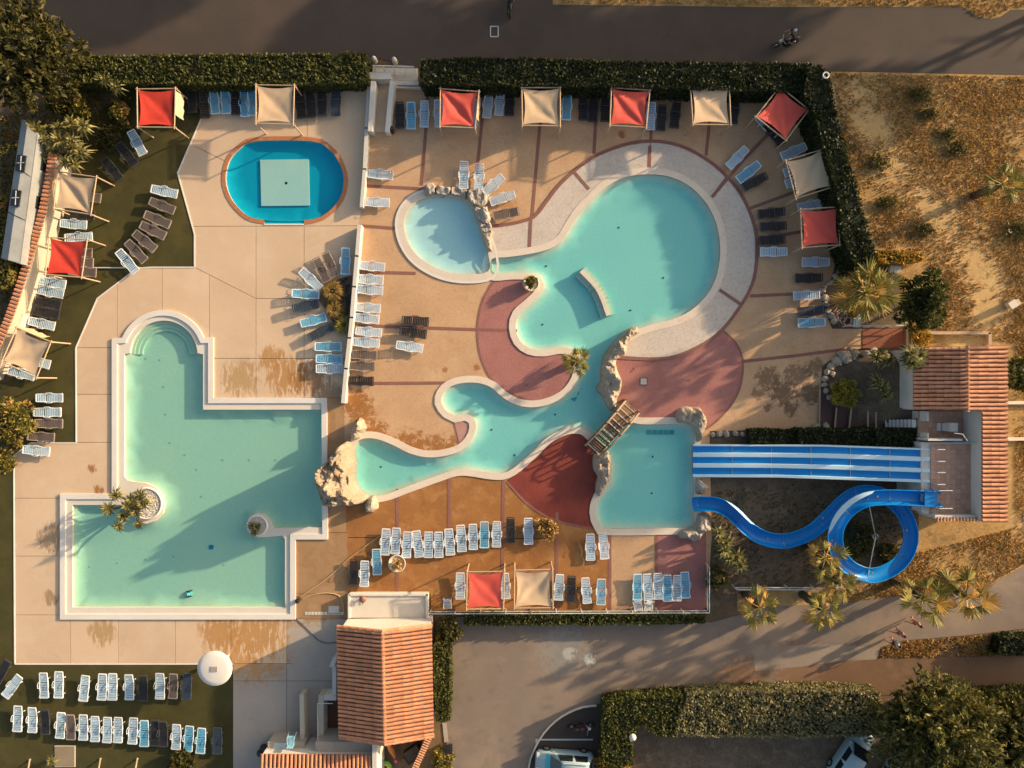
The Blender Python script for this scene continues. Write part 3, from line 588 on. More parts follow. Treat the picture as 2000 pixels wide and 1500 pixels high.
for i, (pts, h) in enumerate([([(826, 372), (833, 360), (845, 356), (853, 365), (852, 380), (840, 387), (830, 384)], .55), ([(852, 364), (868, 364), (882, 366), (880, 382), (866, 386), (851, 383)], .5), ([(881, 365), (898, 367), (914, 371), (913, 386), (910, 393), (896, 386), (880, 383)], .5), ([(914, 372), (930, 370), (946, 374), (954, 386), (952, 402), (940, 410), (926, 406), (913, 392)], .95), ([(922, 403), (940, 408), (953, 402), (954, 412), (962, 425), (960, 436), (945, 444), (932, 432)], .85), ([(932, 430), (948, 440), (959, 436), (964, 448), (957, 456), (944, 462), (936, 448)], .75), ([(940, 455), (956, 448), (965, 452), (960, 470), (962, 492), (952, 490), (944, 474)], .6)]):
    rock('rock', ['round grey boulder at the left end of the paddling pool rocks', 'flat grey rock just right of the round paddling pool boulder', 'long grey rock at the top of the paddling pool', 'biggest grey rock at the paddling pool\'s upper right corner', 'grey rock below the biggest paddling pool rock', 'small grey rock halfway down the paddling pool edge', 'pale rock at the lower end of the paddling pool rocks'][i], pts, h, M['rock'] if i > 5 else M['rock_grey'], 30 + i, .28, rough=.5, step=.12, group='rocks around the paddling pool')

# ------------------------------------------------------------------ low walls
def wall_run(name, label, pts, w, h, mat, cap=None, cat='wall', group=None):
    P = [Vector((*q, 0)) for q in px(pts, h)]; t = empty(name, P[0], label, cat, group); mb = MB(); mc = MB()
    for p, q in zip(P, P[1:]):
        d = (q - p).normalized() * w * .2
        mb.bar(p - d + Vector((0, 0, h / 2 - .05)), q + d + Vector((0, 0, h / 2 - .05)), w, h + .1)
        if cap: mc.bar(p - d + Vector((0, 0, h + .03)), q + d + Vector((0, 0, h + .03)), w + .06, .06)
    mb.build('masonry', mat, t)
    if cap: mc.build('coping', cap, t)
    return t
wall_run('low_wall', 'white dividing wall above the gap, running down from the ramp', [(721, 160), (716, 250), (712, 330), (706, 403)], .26, .6, M['white'])
wall_run('low_wall', 'white dividing wall below the gap, beside the row of loungers', [(702, 440), (697, 500), (692, 560), (687, 620), (683, 660), (676, 720), (670, 786)], .28, .75, M['white'])
wall_run('low_wall', 'long pale kerb wall under the upper left hedge', [(270, 170), (500, 170), (722, 171)], .12, .28, M['coping'])
wall_run('low_wall', 'pale kerb wall under the upper right hedge', [(772, 170), (830, 171)], .12, .28, M['coping'])
# entrance ramp with two sloping walls
t = empty('entrance_ramp', at(742, 210), 'walled concrete ramp leading down from the gate', 'ramp')
MB().prism(px([(735, 165), (760, 165), (756, 258), (727, 258)]), -.05, .05).build('ramp_floor', M['deck'], t)
def sloped(pts, z0, z1, w, name, mat):
    a, b = at(*pts[0], z0), at(*pts[1], z1); mb = MB(); d = (b - a); n = Vector((-d.y, d.x, 0)).normalized() * w / 2
    V = [a - n - Vector((0, 0, a.z)), a + n - Vector((0, 0, a.z)), b + n - Vector((0, 0, b.z)), b - n - Vector((0, 0, b.z)), a - n, a + n, b + n, b - n]
    mb.add(V, [(3, 2, 1, 0), (4, 5, 6, 7), (0, 1, 5, 4), (1, 2, 6, 5), (2, 3, 7, 6), (3, 0, 4, 7)]); return mb.build(name, mat, t)
sloped([(729, 158), (723, 256)], 1.1, .9, .34, 'side_wall', M['white']); sloped([(766, 158), (756, 258)], 1.1, .8, .34, 'side_wall', M['white'])
MB().prism(px([(726, 152), (768, 152), (767, 165), (727, 165)]), 0, .9).build('end_wall', M['white'], t)
t = empty('forecourt', at(770, 150), kind='structure')
MB().prism(px([(728, 132), (816, 134), (816, 158), (727, 158)]), -.05, .02).build('slab', M['coping'], t)
MB().prism(px([(768, 159), (818, 160), (818, 168), (768, 167)]), -.05, .10).build('slab', M['coping_white'], t)
g = empty('gate', at(770, 129), 'white metal entrance gate beside the road', 'gate')
mb = MB(); a, b = at(728, 128, 1.2), at(808, 130, 1.2); mb.bar(a, b, .06); mb.bar(a - Vector((0, 0, 1)), b - Vector((0, 0, 1)), .06)
mb.build('rail', M['metal'], g)
for i in range(5):
    p = a.lerp(b, i / 4); MB().bar(p, Vector((p.x, p.y, 0)), .05).build('post', M['metal'], g)
mb = MB()
for i in range(1, 40): p = a.lerp(b, i / 40); mb.bar(p, p - Vector((0, 0, 1)), .018)
mb.build('bars', M['metal'], g)
for i, (x, y) in enumerate(((733, 120), (772, 122))):
    t = empty('bollard', at(x, y), ['round white bollard left of the gate on the road', 'round white bollard in the middle of the road gate'][i], 'bollard', 'white bollards at the gate')
    MB().lathe(at(x, y), [(.17, 0), (.17, .5), (.13, .62), (.02, .66)], 14).build('post', M['coping_white'], t, True); MB().lathe(at(x, y), [(.2, 0), (.2, .06)], 14).build('foot', M['coping'], t)
t = empty('bin', at(767, 258), 'small black litter bin at the foot of the ramp wall', 'bin')
MB().lathe(at(767, 258), [(.16, 0), (.2, .6)], 14).build('drum', M['dark'], t, True); MB().lathe(at(767, 258), [(.22, .6), (.22, .66), (.06, .72)], 14).build('lid', M['dark'], t)
t = empty('manhole_cover', at(965, 60, -.04), 'rectangular pale-rimmed manhole cover in the upper road', 'manhole')
mb = MB(); q = px([(958, 51), (973, 51), (973, 71), (958, 71)])
for i in range(4): mb.bar((*q[i], -.04), (*q[(i + 1) % 4], -.04), .07, .03)
mb.build('frame', M['metal'], t); MB().prism(q, -.06, -.045).build('lid', M['asphalt'], t)

# ------------------------------------------------------------------ boundary wall with tile cap and niches (left edge)
wl = catmull(px([(103, 300), (99, 330), (92, 370), (84, 410), (73, 450), (60, 492), (45, 540), (29, 588), (11, 636), (-14, 690), (-40, 740)], 1.9), False, .27)
t = empty('boundary_wall', (*wl[0], 0), 'curving cream wall capped with red tiles along the left edge', 'wall')
mb = MB()
for p, q in zip(wl, wl[1:]): mb.bar((*p, .9), (*q, .9), .34, 1.9)
mb.build('masonry', M['cream'], t)
tm = MB().add([(-.30, -.12, 0), (-.30, -.06, .07), (-.30, .06, .07), (-.30, .12, 0), (.30, -.12, 0), (.30, -.06, .07), (.30, .06, .07), (.30, .12, 0)], [(0, 4, 5, 1), (1, 5, 6, 2), (2, 6, 7, 3), (0, 1, 2, 3), (7, 6, 5, 4)])
proto_tile = None
for i, (p, q) in enumerate(zip(wl, wl[1:])):
    a = math.atan2(q[1] - p[1], q[0] - p[0]) + math.pi / 2
    if proto_tile is None: proto_tile = mesh_obj('tile', [v + ORG[t.name] for v in tm.v], tm.f, M['roof_tile'], t); o = proto_tile
    else: o = proto_tile.copy(); link(o)
    o.location = Vector(((p[0] + q[0]) / 2, (p[1] + q[1]) / 2, 1.86 + random.uniform(0, .015))) - ORG[t.name]; o.rotation_euler = (0, 0, a)
led = [(116, 338), (110, 372), (104, 405), (95, 445), (82, 490), (69, 540), (54, 590), (38, 640), (14, 690), (2, 730)]
lp_ = catmull(px(led, .9), False, .9); ind = px([(x - 18, y - 3) for x, y in led], 1.2); ind = catmull(ind, False, .9); n = min(len(lp_), len(ind))
for i in range(n - 1):
    kind = i % 4; hh = (.75, .98, .75, .62)[kind]
    MB().prism([lp_[i], lp_[i + 1], ind[i + 1], ind[i]], 0, hh).build('niche_panel', (M['cream'], M['white'], M['beige_panel'], M['beige_panel'])[kind], t)
    MB().bar((*lp_[i], .5), (*ind[i], .5), .16, 1.06).build('pier', M['cream'], t)

# ------------------------------------------------------------------ wooden bridge
A, B = at(1231, 792), at(1153, 879); ax = (B - A).normalized(); sd = Vector((-ax.y, ax.x, 0)); L = (B - A).length; W = 1.28
t = empty('footbridge', (A + B) / 2, 'brown wooden footbridge with pale rails crossing the lagoon', 'bridge')
def bz(s): return .25 + .55 * math.sin(math.pi * min(1, max(0, s)))
npl = 24; ang = math.atan2(ax.y, ax.x)
for i in range(npl):
    s_ = (i + .5) / npl; sl = math.atan2(bz(s_ + .02) - bz(s_ - .02), .04 * L)
    m = Matrix.Rotation(ang, 3, 'Z') @ Matrix.Rotation(-sl, 3, 'Y')
    MB().box(A + ax * L * s_ + Vector((0, 0, bz(s_))), (L / npl * .88, W, .05), M=m).build('plank', M['timber'], t)
for s_ in (-1, 1):
    pts = [A + ax * L * q / 12 + sd * s_ * W * .46 + Vector((0, 0, bz(q / 12) - .12)) for q in range(13)]
    mb = MB(); [mb.bar(p, q, .12, .2) for p, q in zip(pts, pts[1:])]; mb.build('beam', M['timber'], t)
    pts = [A + ax * L * q / 12 + sd * s_ * W * .52 + Vector((0, 0, bz(q / 12) + .95)) for q in range(13)]
    mb = MB(); [mb.bar(p, q, .11, .06) for p, q in zip(pts, pts[1:])]; mb.build('handrail', M['pole'], t)
    pts = [p - Vector((0, 0, .45)) for p in pts]; mb = MB(); [mb.bar(p, q, .05, .08) for p, q in zip(pts, pts[1:])]; mb.build('middle_rail', M['timber'], t)
    for q in range(0, 13, 3):
        p = A + ax * L * q / 12 + sd * s_ * W * .52; MB().bar(p + Vector((0, 0, bz(q / 12) - .3)), p + Vector((0, 0, bz(q / 12) + 1.02)), .09).build('post', M['timber'], t)
for q in (.05, .16, .25, .37, .46, .60, .69, .78, .95):
    p = A + ax * L * q + Vector((0, 0, bz(q) + .05)); MB().bar(p - sd * W * .45, p + sd * W * .45, .07, .05).build('cleat', M['rail'], t)

# ------------------------------------------------------------------ water slides
def lane_z(s): return .22 + 2.75 * s ** 1.05 + .10 * math.sin(s * 15) * (1 - s)
def lane_edge(s, k):
    """k 0..1 across the slide from upper to lower edge"""
    x = 1353 + 462 * s; top = 868 + 1.5 * s + 6.5 * max(0, s - .55) / .45; bot = 932 + 2 * s + 9 * max(0, s - .35) / .65
    return at(x, top + (bot - top) * k, lane_z(s))
t = empty('water_slide', at(1580, 903), 'wide blue multi-lane slide with pale stripes ending in the pool', 'water slide')
ks = [0, .05, .245, .385, .575, .71, .91, 1.0]; NS = 48
for j in range(7):
    lo, hi = ks[j], ks[j + 1]; div = j % 2 == 0; V, F = [], []
    for i in range(NS + 1):
        s_ = i / NS; a, b = lane_edge(s_, lo), lane_edge(s_, hi); hgt = .09 if div else 0.; zz = Vector((0, 0, 1))
        if div: V += [a, a.lerp(b, .12) + zz * hgt, a.lerp(b, .88) + zz * hgt, b]
        else: V += [a, a.lerp(b, .3) - zz * .05, a.lerp(b, .7) - zz * .05, b]
        if i:
            k0 = 4 * (i - 1); F += [(k0 + q, k0 + q + 1, k0 + q + 5, k0 + q + 4) for q in range(3)]
    if div: mesh_obj('divider', V, F, M['pale_gel'], t)
    else:                                                                # moulded sections bolted end to end
        for q in range(0, NS, 8): mesh_obj('lane_section', V[4 * q:4 * (q + 9)], [tuple(i - 12 * q // 3 * 1 for i in f) for f in F[3 * q:3 * (q + 8)]], M['blue_gel'], t, True)
        for q in range(8, NS, 8): a, b = lane_edge(q / NS, lo), lane_edge(q / NS, hi); MB().bar(a + Vector((0, 0, .0)), b + Vector((0, 0, .0)), .035, .02).build('seam', M['steel'], t)
for k_ in (0, 1):
    V, F = [], []
    for i in range(NS + 1):
        a = lane_edge(i / NS, k_); V += [a, a - Vector((0, 0, .3))]
        if i: F.append((2 * i - 2, 2 * i - 1, 2 * i + 1, 2 * i))
    mesh_obj('side_skirt', V, F, M['pale_gel'], t)
for s_ in (.25, .45, .65, .85):
    for k_ in (.15, .85):
        p = lane_edge(s_, k_) - Vector((0, 0, .1)); MB().tube([p, Vector((p.x, p.y, 0))], .07, 8).build('support', M['metal'], t)
mb = MB(); [mb.bar(lane_edge(i / 6, .5) - Vector((0, 0, .2)), lane_edge((i + 1) / 6, .5) - Vector((0, 0, .2)), 2.0, .08) for i in range(6)]; mb.build('underside', M['steel'], t)
for j in (1, 3, 5): a, b = lane_edge(1, ks[j]), lane_edge(1, ks[j + 1]); MB().add([a, b, b + Vector((.38, 0, .03)), a + Vector((.38, 0, .03))], [(0, 1, 2, 3)]).build('start_pad', M['pale_gel'], t)
for k_ in (.0, .34, .66, 1.0):
    p = lane_edge(1, k_) + Vector((.1, 0, 0)); MB().tube([p, p + Vector((0, 0, .8)), p + Vector((.5, 0, .8)), p + Vector((.5, 0, 0))], .03, 6).build('hand_loop', M['metal'], t)
sp_ = [(1836, 973, 3.0), (1800, 972, 2.95), (1752, 970, 2.85), (1715, 970, 2.75), (1685, 974, 2.68), (1660, 986, 2.6), (1640, 1006, 2.5), (1628, 1030, 2.4), (1626, 1056, 2.28), (1634, 1082, 2.16), (1652, 1104, 2.05), (1678, 1118, 1.95), (1705, 1120, 1.86), (1732, 1110, 1.76), (1755, 1092, 1.66), (1770, 1065, 1.55), (1772, 1036, 1.45), (1763, 1008, 1.36), (1748, 986, 1.28), (1725, 969, 1.2), (1698, 960, 1.12), (1672, 961, 1.04), (1648, 973, .98), (1628, 992, .92), (1608, 1012, .86), (1586, 1032, .8), (1560, 1046, .73), (1530, 1054, .67), (1500, 1052, .61), (1474, 1042, .56), (1453, 1026, .5), (1436, 1008, .46), (1418, 993, .42), (1396, 984, .38), (1375, 982, .32), (1352, 983, .22)]
path = catmull([tuple(at(*q)) for q in sp_], False, .35); path = [Vector(p) for p in path]
t = empty('water_slide', at(1697, 1040), 'blue spiral slide looping once before it winds to the pool', 'water slide')
NSEG = 12; rr = .50; V, F = [], []; secs = []
for i, p in enumerate(path):
    d = (path[min(i + 1, len(path) - 1)] - path[max(i - 1, 0)]); d.z = 0; d.normalize(); n = Vector((-d.y, d.x, 0)); secs.append((p, n))
    for q in range(NSEG + 1):
        a = math.pi * q / NSEG; V.append(p + n * rr * math.cos(a) + Vector((0, 0, .42 - .50 * math.sin(a))))
    if i: k0 = (i - 1) * (NSEG + 1); F += [(k0 + q, k0 + q + 1, k0 + q + NSEG + 2, k0 + q + NSEG + 1) for q in range(NSEG)]
for q in range(0, len(path) - 1, 8):
    e_ = min(q + 8, len(path) - 1); w_ = NSEG + 1
    mesh_obj('trough_section', V[q * w_:(e_ + 1) * w_], [tuple(i - q * w_ for i in f) for f in F[q * NSEG:e_ * NSEG]], M['blue_gel'], t, True)
    if q: MB().tube([v + Vector((0, 0, .012)) for v in V[q * w_:(q + 1) * w_]], .014, 4).build('seam', M['steel'], t)
for s_ in (-1, 1):
    MB().tube([p + n * (rr + .02) * s_ + Vector((0, 0, .42)) for p, n in secs], .035, 6).build('rim', M['blue_gel'], t, True)
def flange(i0, i1, side, w=.30):
    V, F = [], []
    for i in range(i0, i1):
        p, n = secs[i]; f = math.sin(math.pi * (i - i0) / max(1, i1 - i0 - 1)) ** .5 * w
        V += [p + n * side * (rr + .02) + Vector((0, 0, .44)), p + n * side * (rr + .03 - f * .55) + Vector((0, 0, .46 + f * .9))]
        if i > i0: k0 = len(V) - 4; F.append((k0, k0 + 1, k0 + 3, k0 + 2))
    mesh_obj('splash_guard', V, F, M['pale_gel'], t, True)
def near(x, y, lo, hi): return min(range(int(lo * len(secs)), int(hi * len(secs))), key=lambda i: (secs[i][0].xy - at(x, y, secs[i][0].z).xy).length)
def out_side(i): return -1
flange(near(1705, 970, 0, .3), near(1626, 1050, 0, .4), -1, .42); flange(near(1650, 1104, .1, .5), near(1705, 1120, .1, .5), -1, .3); flange(near(1460, 1030, .7, 1), near(1396, 984, .8, 1), -1, .34); flange(near(1772, 1040, .3, .6), near(1700, 960, .4, .7), -1, .2)
for x, y, lo, hi in ((1626, 1050, 0, .4), (1705, 1120, .1, .5), (1772, 1040, .3, .6), (1610, 1010, .5, .8), (1500, 1052, .6, .9), (1720, 970, 0, .3)):
    p = secs[near(x, y, lo, hi)][0]; MB().tube([p - Vector((0, 0, .05)), Vector((p.x, p.y, -.05))], .08, 8).build('support', M['steel'], t)
c = at(1710, 1048, 1.3); MB().tube([Vector((c.x, c.y, 0)), c], .07, 10).build('mast', M['steel'], t)
for q in (near(1699, 985, 0, .3), near(1692, 1120, .1, .5)): MB().tube([c, secs[q][0]], .035, 6).build('stay', M['steel'], t)
MB().tube([c + Vector((.2 * math.cos(a * .7), .2 * math.sin(a * .7), 0)) for a in range(10)], .03, 6).build('mast_ring', M['steel'], t)
a = at(1818, 972, 3.0)
for s_ in (-1, 1):
    b = a + Vector((.1, .62 * s_, 0)); MB().tube([b, b + Vector((0, 0, .8)), b + Vector((.9, 0, .8)), b + Vector((.9, 0, .1))], .03, 6).build('hand_loop', M['metal'], t)
MB().box(at(1818, 972, 3.28), (.9, 1.15, .10)).build('entry_box', M['blue_gel'], t)

# ------------------------------------------------------------------ tile roofs
def barrel():
    V, F = [], []; n = 6
    for x, k in ((0, 1.0), (1, .88)):
        for i in range(n + 1): a = math.pi * i / n; V.append((x, .5 * k * math.cos(a), .5 * math.sin(a)))
    for i in range(n): F.append((i, i + 1, n + 2 + i, n + 1 + i))
    F.append(tuple(range(n + 1)))
    return V, F
BV, BF = barrel(); barrel_me = bpy.data.meshes.new('tile'); barrel_me.from_pydata(BV, [], BF); barrel_me.update(); barrel_me.materials.append(M['roof_tile'])
barrel_me.polygons.foreach_set('use_smooth', [True] * (len(BF) - 1) + [False])
def tiles(parent, E0, E1, R0, R1, rows, cols, hgt=.10):
    """barrel tiles from the eave E0-E1 up to the ridge R0-R1: rows along the eave, cols up the slope"""
    for i in range(rows):
        u = (i + .5) / rows; e, r = E0.lerp(E1, u), R0.lerp(R1, u); d = r - e; Lr = d.length; xd = d.normalized()
        wv = (E1 - E0).normalized(); zd = xd.cross(wv).normalized()
        if zd.z < 0: zd = -zd
        yd = zd.cross(xd); wd = (E1 - E0).length / rows
        for j in range(cols):
            p = e + d * (j / cols) + zd * (.03 - .006 * (j % 2)); o = bpy.data.objects.new('tile', barrel_me); link(o); o.parent = parent
            lx = Lr / cols * 1.09; tz = (xd - zd * .035 * 1).normalized(); m = Matrix((tz * lx, yd * wd * .80 * random.uniform(.96, 1.04), zd * hgt * 2.0)).transposed().to_4x4()
            m.translation = p + zd * .03 + yd * random.uniform(-.012, .012) - ORG[parent.name]; o.matrix_local = m
    o = mesh_obj('tile_bed', [E0, E1, R1, R0], [(0, 1, 2, 3)], M['roof_base'], parent); return o
def cap_row(parent, a, b, n, w=.36, hgt=.09, along=False):
    """row of cap tiles on top of a wall or ridge"""
    d = (b - a) / n; xd = d.normalized(); yd = Vector((-xd.y, xd.x, 0)).normalized(); zd = xd.cross(yd)
    for i in range(n):
        o = bpy.data.objects.new('ridge_tile' if along else 'cap_tile', barrel_me); link(o); o.parent = parent
        if along: m = Matrix((xd * d.length * 1.08, yd * w, zd * hgt * 2)).transposed().to_4x4(); m.translation = a + d * i - ORG[parent.name]
        else: m = Matrix((yd * w, xd * d.length * -.62, zd * hgt * 2)).transposed().to_4x4(); m.translation = a + d * (i + .5) - yd * w / 2 - ORG[parent.name]
        o.matrix_local = m
def cells_floor(parent, c00, c10, c11, c01, nx, ny, mat, z):
    f = mesh_obj('floor_bed', [c00, c10, c11, c01], [(0, 1, 2, 3)], M['grout'], parent)
    me = None
    for i in range(nx):
        for j in range(ny):
            def P(u, v): return c00.lerp(c10, u).lerp(c01.lerp(c11, u), v)
            g_ = .035; p = P((i + .5) / nx, (j + .5) / ny)
            if me is None:
                sx, sy = (c10 - c00).length / nx * (1 - g_), (c01 - c00).length / ny * (1 - g_)
                ob = MB().box((0, 0, 0), (sx, sy, .03)); me = bpy.data.meshes.new('tile'); me.from_pydata([tuple(q) for q in ob.v], [], ob.f); me.update(); me.materials.append(mat)
            o = bpy.data.objects.new('tile', me); link(o); o.parent = f; o.location = p + Vector((0, 0, .018 + random.uniform(-.002, .002))) - ORG[parent.name]; o.rotation_euler = (0, 0, math.atan2((c10 - c00).y, (c10 - c00).x))
    return f

# ------------------------------------------------------------------ slide building (right)
sb = empty('slide_building', at(1850, 850), 'tiled-roof building with terraces at the top of the slides', 'building')
ZE, ZR, ZT, ZM = 3.3, 4.3, 3.0, 2.2
e0, e1, r0, r1 = at(1783, 678, ZE), at(1783, 801, ZE), at(1890, 677, ZR), at(1890, 801, ZR)
tiles(sb, e0, e1, r0, r1, 15, 7, .075)
E0, E1, Q0, Q1 = at(1966, 675, 3.75), at(1966, 803, 3.75), at(1890, 676, ZR), at(1890, 803, ZR)
tiles(sb, E0, E1, Q0, Q1, 15, 4, .085)
E2, E3, Q2, Q3 = at(1966, 804, 3.75), at(1966, 1020, 3.75), at(1918, 804, 4.1), at(1918, 1020, 4.1)
tiles(sb, E2, E3, Q2, Q3, 25, 3, .085)
cap_row(sb, at(1890, 676, ZR), at(1890, 803, ZR), 9, .3, .08, True)
def wallbox(poly, z0, z1, name='wall', mat=None, parent=sb): return MB().prism([q.xy.to_tuple() for q in poly], z0, z1).build(name, mat or M['white'], parent)
wallbox([at(1788, 681, ZE), at(1888, 681, ZE), at(1888, 798, ZE), at(1788, 798, ZE)], -.1, ZE - .06)
wallbox([at(1888, 681, 3.7), at(1958, 681, 3.7), at(1958, 1014, 3.7), at(1922, 1014, 3.7), at(1922, 806, 3.7), at(1888, 800, 3.7)], -.1, 3.68)
o = wallbox([at(1916, 802, 4.05), at(1922, 802, 4.05), at(1922, 1018, 4.05), at(1916, 1018, 4.05)], 1.5, 4.07); o.name = 'parapet'
MB().add([e0, r0, at(1888, 681, 3.2), e0 - Vector((0, 0, .06))], [(0, 1, 2, 3)]).build('verge', M['white'], sb)
MB().add([at(1783, 800, ZE), at(1890, 800, ZR), at(1890, 799, ZE)], [(0, 1, 2)]).build('gable', M['white'], sb)
# lower landing and upper terrace
wallbox([at(1793, 803, ZM), at(1876, 803, ZM), at(1896, 803, ZM), at(1896, 862, ZM), at(1793, 862, ZM)], -.1, ZM - .03, 'landing_base')
cells_floor(sb, at(1793, 804, ZM), at(1880, 804, ZM), at(1880, 857, ZM), at(1793, 857, ZM), 9, 5, M['terra_floor'], ZM)
wallbox([at(1800, 864, ZT), at(1905, 864, ZT), at(1905, 1008, ZT), at(1830, 1012, ZT), at(1800, 1000, ZT)], -.1, ZT - .03, 'terrace_base')
cells_floor(sb, at(1817, 868, ZT), at(1896, 868, ZT), at(1896, 1004, ZT), at(1817, 1004, ZT), 8, 14, M['terra_floor'], ZT)
for poly, z in (([at(1813, 857, 3.5), at(1880, 857, 3.5), at(1880, 861, 3.5), at(1813, 861, 3.5)], 3.5), ([at(1826, 1007, 3.7), at(1916, 1007, 3.7), at(1916, 1013, 3.7), at(1826, 1013, 3.7)], 3.7), ([at(1792, 797, 3.25), at(1900, 797, 3.25), at(1900, 801, 3.25), at(1792, 801, 3.25)], 3.25)):
    wallbox(poly, 1.4, z, 'parapet')
cap_row(sb, at(1815, 800, 3.28), at(1900, 800, 3.28), 15, .26, .06); cap_row(sb, at(1828, 1014, 3.72), at(1922, 1014, 3.72), 15, .30, .06)
for i in range(3): wallbox([at(1828 + 9 * i, 826, ZM), at(1835.5 + 9 * i, 826, ZM), at(1835.5 + 9 * i, 841, ZM), at(1828 + 9 * i, 841, ZM)], ZM, ZM + .18 + .18 * i, 'stair_tread', M['rail'])
wallbox([at(1856, 826, 2.9), at(1871, 826, 2.9), at(1871, 843, 2.9), at(1856, 843, 2.9)], ZM, 2.9, 'stair_landing', M['coping_white'])
mb = MB(); pz = [(1864, 846, 3.0), (1880, 848, 3.0), (1890, 862, 3.0)]
mb.tube([at(x, y, z + .9) for x, y, z in pz], .03, 6); [mb.tube([at(x, y, z), at(x, y, z) + Vector((0, 0, .9))], .025, 6) for x, y, z in pz]; mb.build('handrail', M['steel'], sb)
for y0, y1 in ((803, 822), (845, 857)): MB().bar(at(1805, y0, ZM + .45), at(1805, y1, ZM + .45), .10, .9).build('landing_barrier', M['white'], sb)
for y in (955, 1000): MB().tube([at(1826, y - 8, ZT), at(1826, y - 8, ZT + .9), at(1826, y + 6, ZT + .9), at(1826, y + 6, ZT)], .03, 6).build('handrail', M['steel'], sb)
st = empty('staircase', at(1760, 827), 'short flight of pale treads climbing to the slide landing', 'stairs')
for i in range(8):
    z = .95 + .155 * (i + 1); MB().box(at(1732.5 + 7.5 * i, 827, z), (.26, .58, .05)).build('tread', M['rail'], st)
for y in (819, 835): MB().bar(at(1728, y, 1.0), at(1792, y, 2.2), .06, .2).build('stringer', M['dark'], st)
# earth bank beside the building, with garden steps
BANK = px([(1600, 705), (1625, 695), (1660, 688), (1795, 682), (1800, 760), (1798, 843), (1700, 843), (1604, 843), (1598, 770)])
V, T, D = grid_fill(densify(BANK, .5), .45)
def bank_z(x):
    s_ = min(1, max(0, (1000 + x * S - 1612) / 150)); return 1.55 * s_ * s_ * (3 - 2 * s_)
Z = np.array([min(bank_z(x), 1.7 * d + .0) - .03 + .05 * mnoise.noise(Vector((x * 1.5, y * 1.5, 0))) for (x, y), d in zip(V, D)])
o = mesh_obj('planted_bank', np.c_[V, Z], T, M['soil'], None, True); o['kind'] = 'structure'
gs = empty('garden_steps', at(1660, 815), 'broad dark garden steps with round timber edges up the bank', 'stairs')
ed = [(1602, 1600, 762, 832, .02), (1634, 1630, 796, 840, .2), (1663, 1658, 798, 842, .42), (1695, 1695, 803, 838, .7), (1711, 1711, 805, 838, .85), (1728, 1728, 806, 838, 1.0)]
for i in range(5):
    a, b = ed[i], ed[i + 1]
    MB().prism([at(a[0], a[2], a[4]).xy.to_tuple(), at(b[0], b[2], a[4]).xy.to_tuple(), at(b[1], b[3], a[4]).xy.to_tuple(), at(a[1], a[3], a[4]).xy.to_tuple()], -.05, a[4] + .06).build('tread', surf('plum_step', (.13, .07, .06), (.10, .055, .048), .8, .85, (10, .3)) if i == 0 else bpy.data.materials['plum_step'], gs)
    MB().tube([at(a[0], a[2], a[4] + .08), at(a[1], a[3], a[4] + .08)], .065, 8).build('timber_edge', M['pole'], gs)

# ------------------------------------------------------------------ snack bar (bottom)
bb = empty('snack_bar', at(755, 1330), 'terracotta gabled building with a white flat-roofed front', 'building')
ZE, ZR = 2.6, 3.75
l0, l1, m0, m1, n0, n1 = at(659, 1224, ZE), at(663, 1440, ZE), at(746, 1233, ZR), at(751, 1453, ZR), at(843, 1221, ZE), at(847, 1437, ZE)
tiles(bb, l0, l1, m0, m1, 27, 5, .085); tiles(bb, n0, n1, m0, m1, 27, 5, .085); cap_row(bb, m0, m1, 13, .34, .10, True)
for a, b in ((l0, m0), (m0, n0), (l1, m1), (m1, n1)): cap_row(bb, a + Vector((0, 0, .02)), b + Vector((0, 0, .02)), 6, .30, .10, True)
MB().prism([(l0.x + .2, l0.y - .2), (n0.x - .2, n0.y - .2), (n1.x - .2, n1.y + .25), (l1.x + .2, l1.y + .25)], -.1, ZE - .04).build('wall', M['white'], bb)
for a, b, c_, dy in ((l0, m0, n0, -.2), (l1, m1, n1, .25)): MB().add([a + Vector((.2, dy, -.05)), c_ + Vector((-.2, dy, -.05)), b + Vector((0, dy, -.06))], [(0, 1, 2)]).build('gable', M['white'], bb)
MB().prism([q.xy.to_tuple() for q in (at(682, 1160, .55), at(836, 1160, .55), at(836, 1207, .55), at(682, 1207, .55))], -.1, .5).build('front_terrace', M['white'], bb)
for q in (((682, 1160), (682, 1207)), ((682, 1161), (836, 1161)), ((834, 1160), (834, 1207))): MB().bar(at(*q[0], .56), at(*q[1], .56), .16, .12).build('parapet', M['coping_white'], bb)
t = empty('extractor_hood', at(710, 1168, .55), 'round brown metal vent on the white flat roof', 'vent')
MB().lathe(at(710, 1168, .5), [(.08, 0), (.08, .25), (.26, .25), (.26, .32), (.05, .42)], 14).build('cowl', plain('rusty_metal', (.22, .10, .07)), t, True); MB().bar(at(710, 1170, .6), at(708, 1180, .56), .04).build('cable', M['dark'], t)
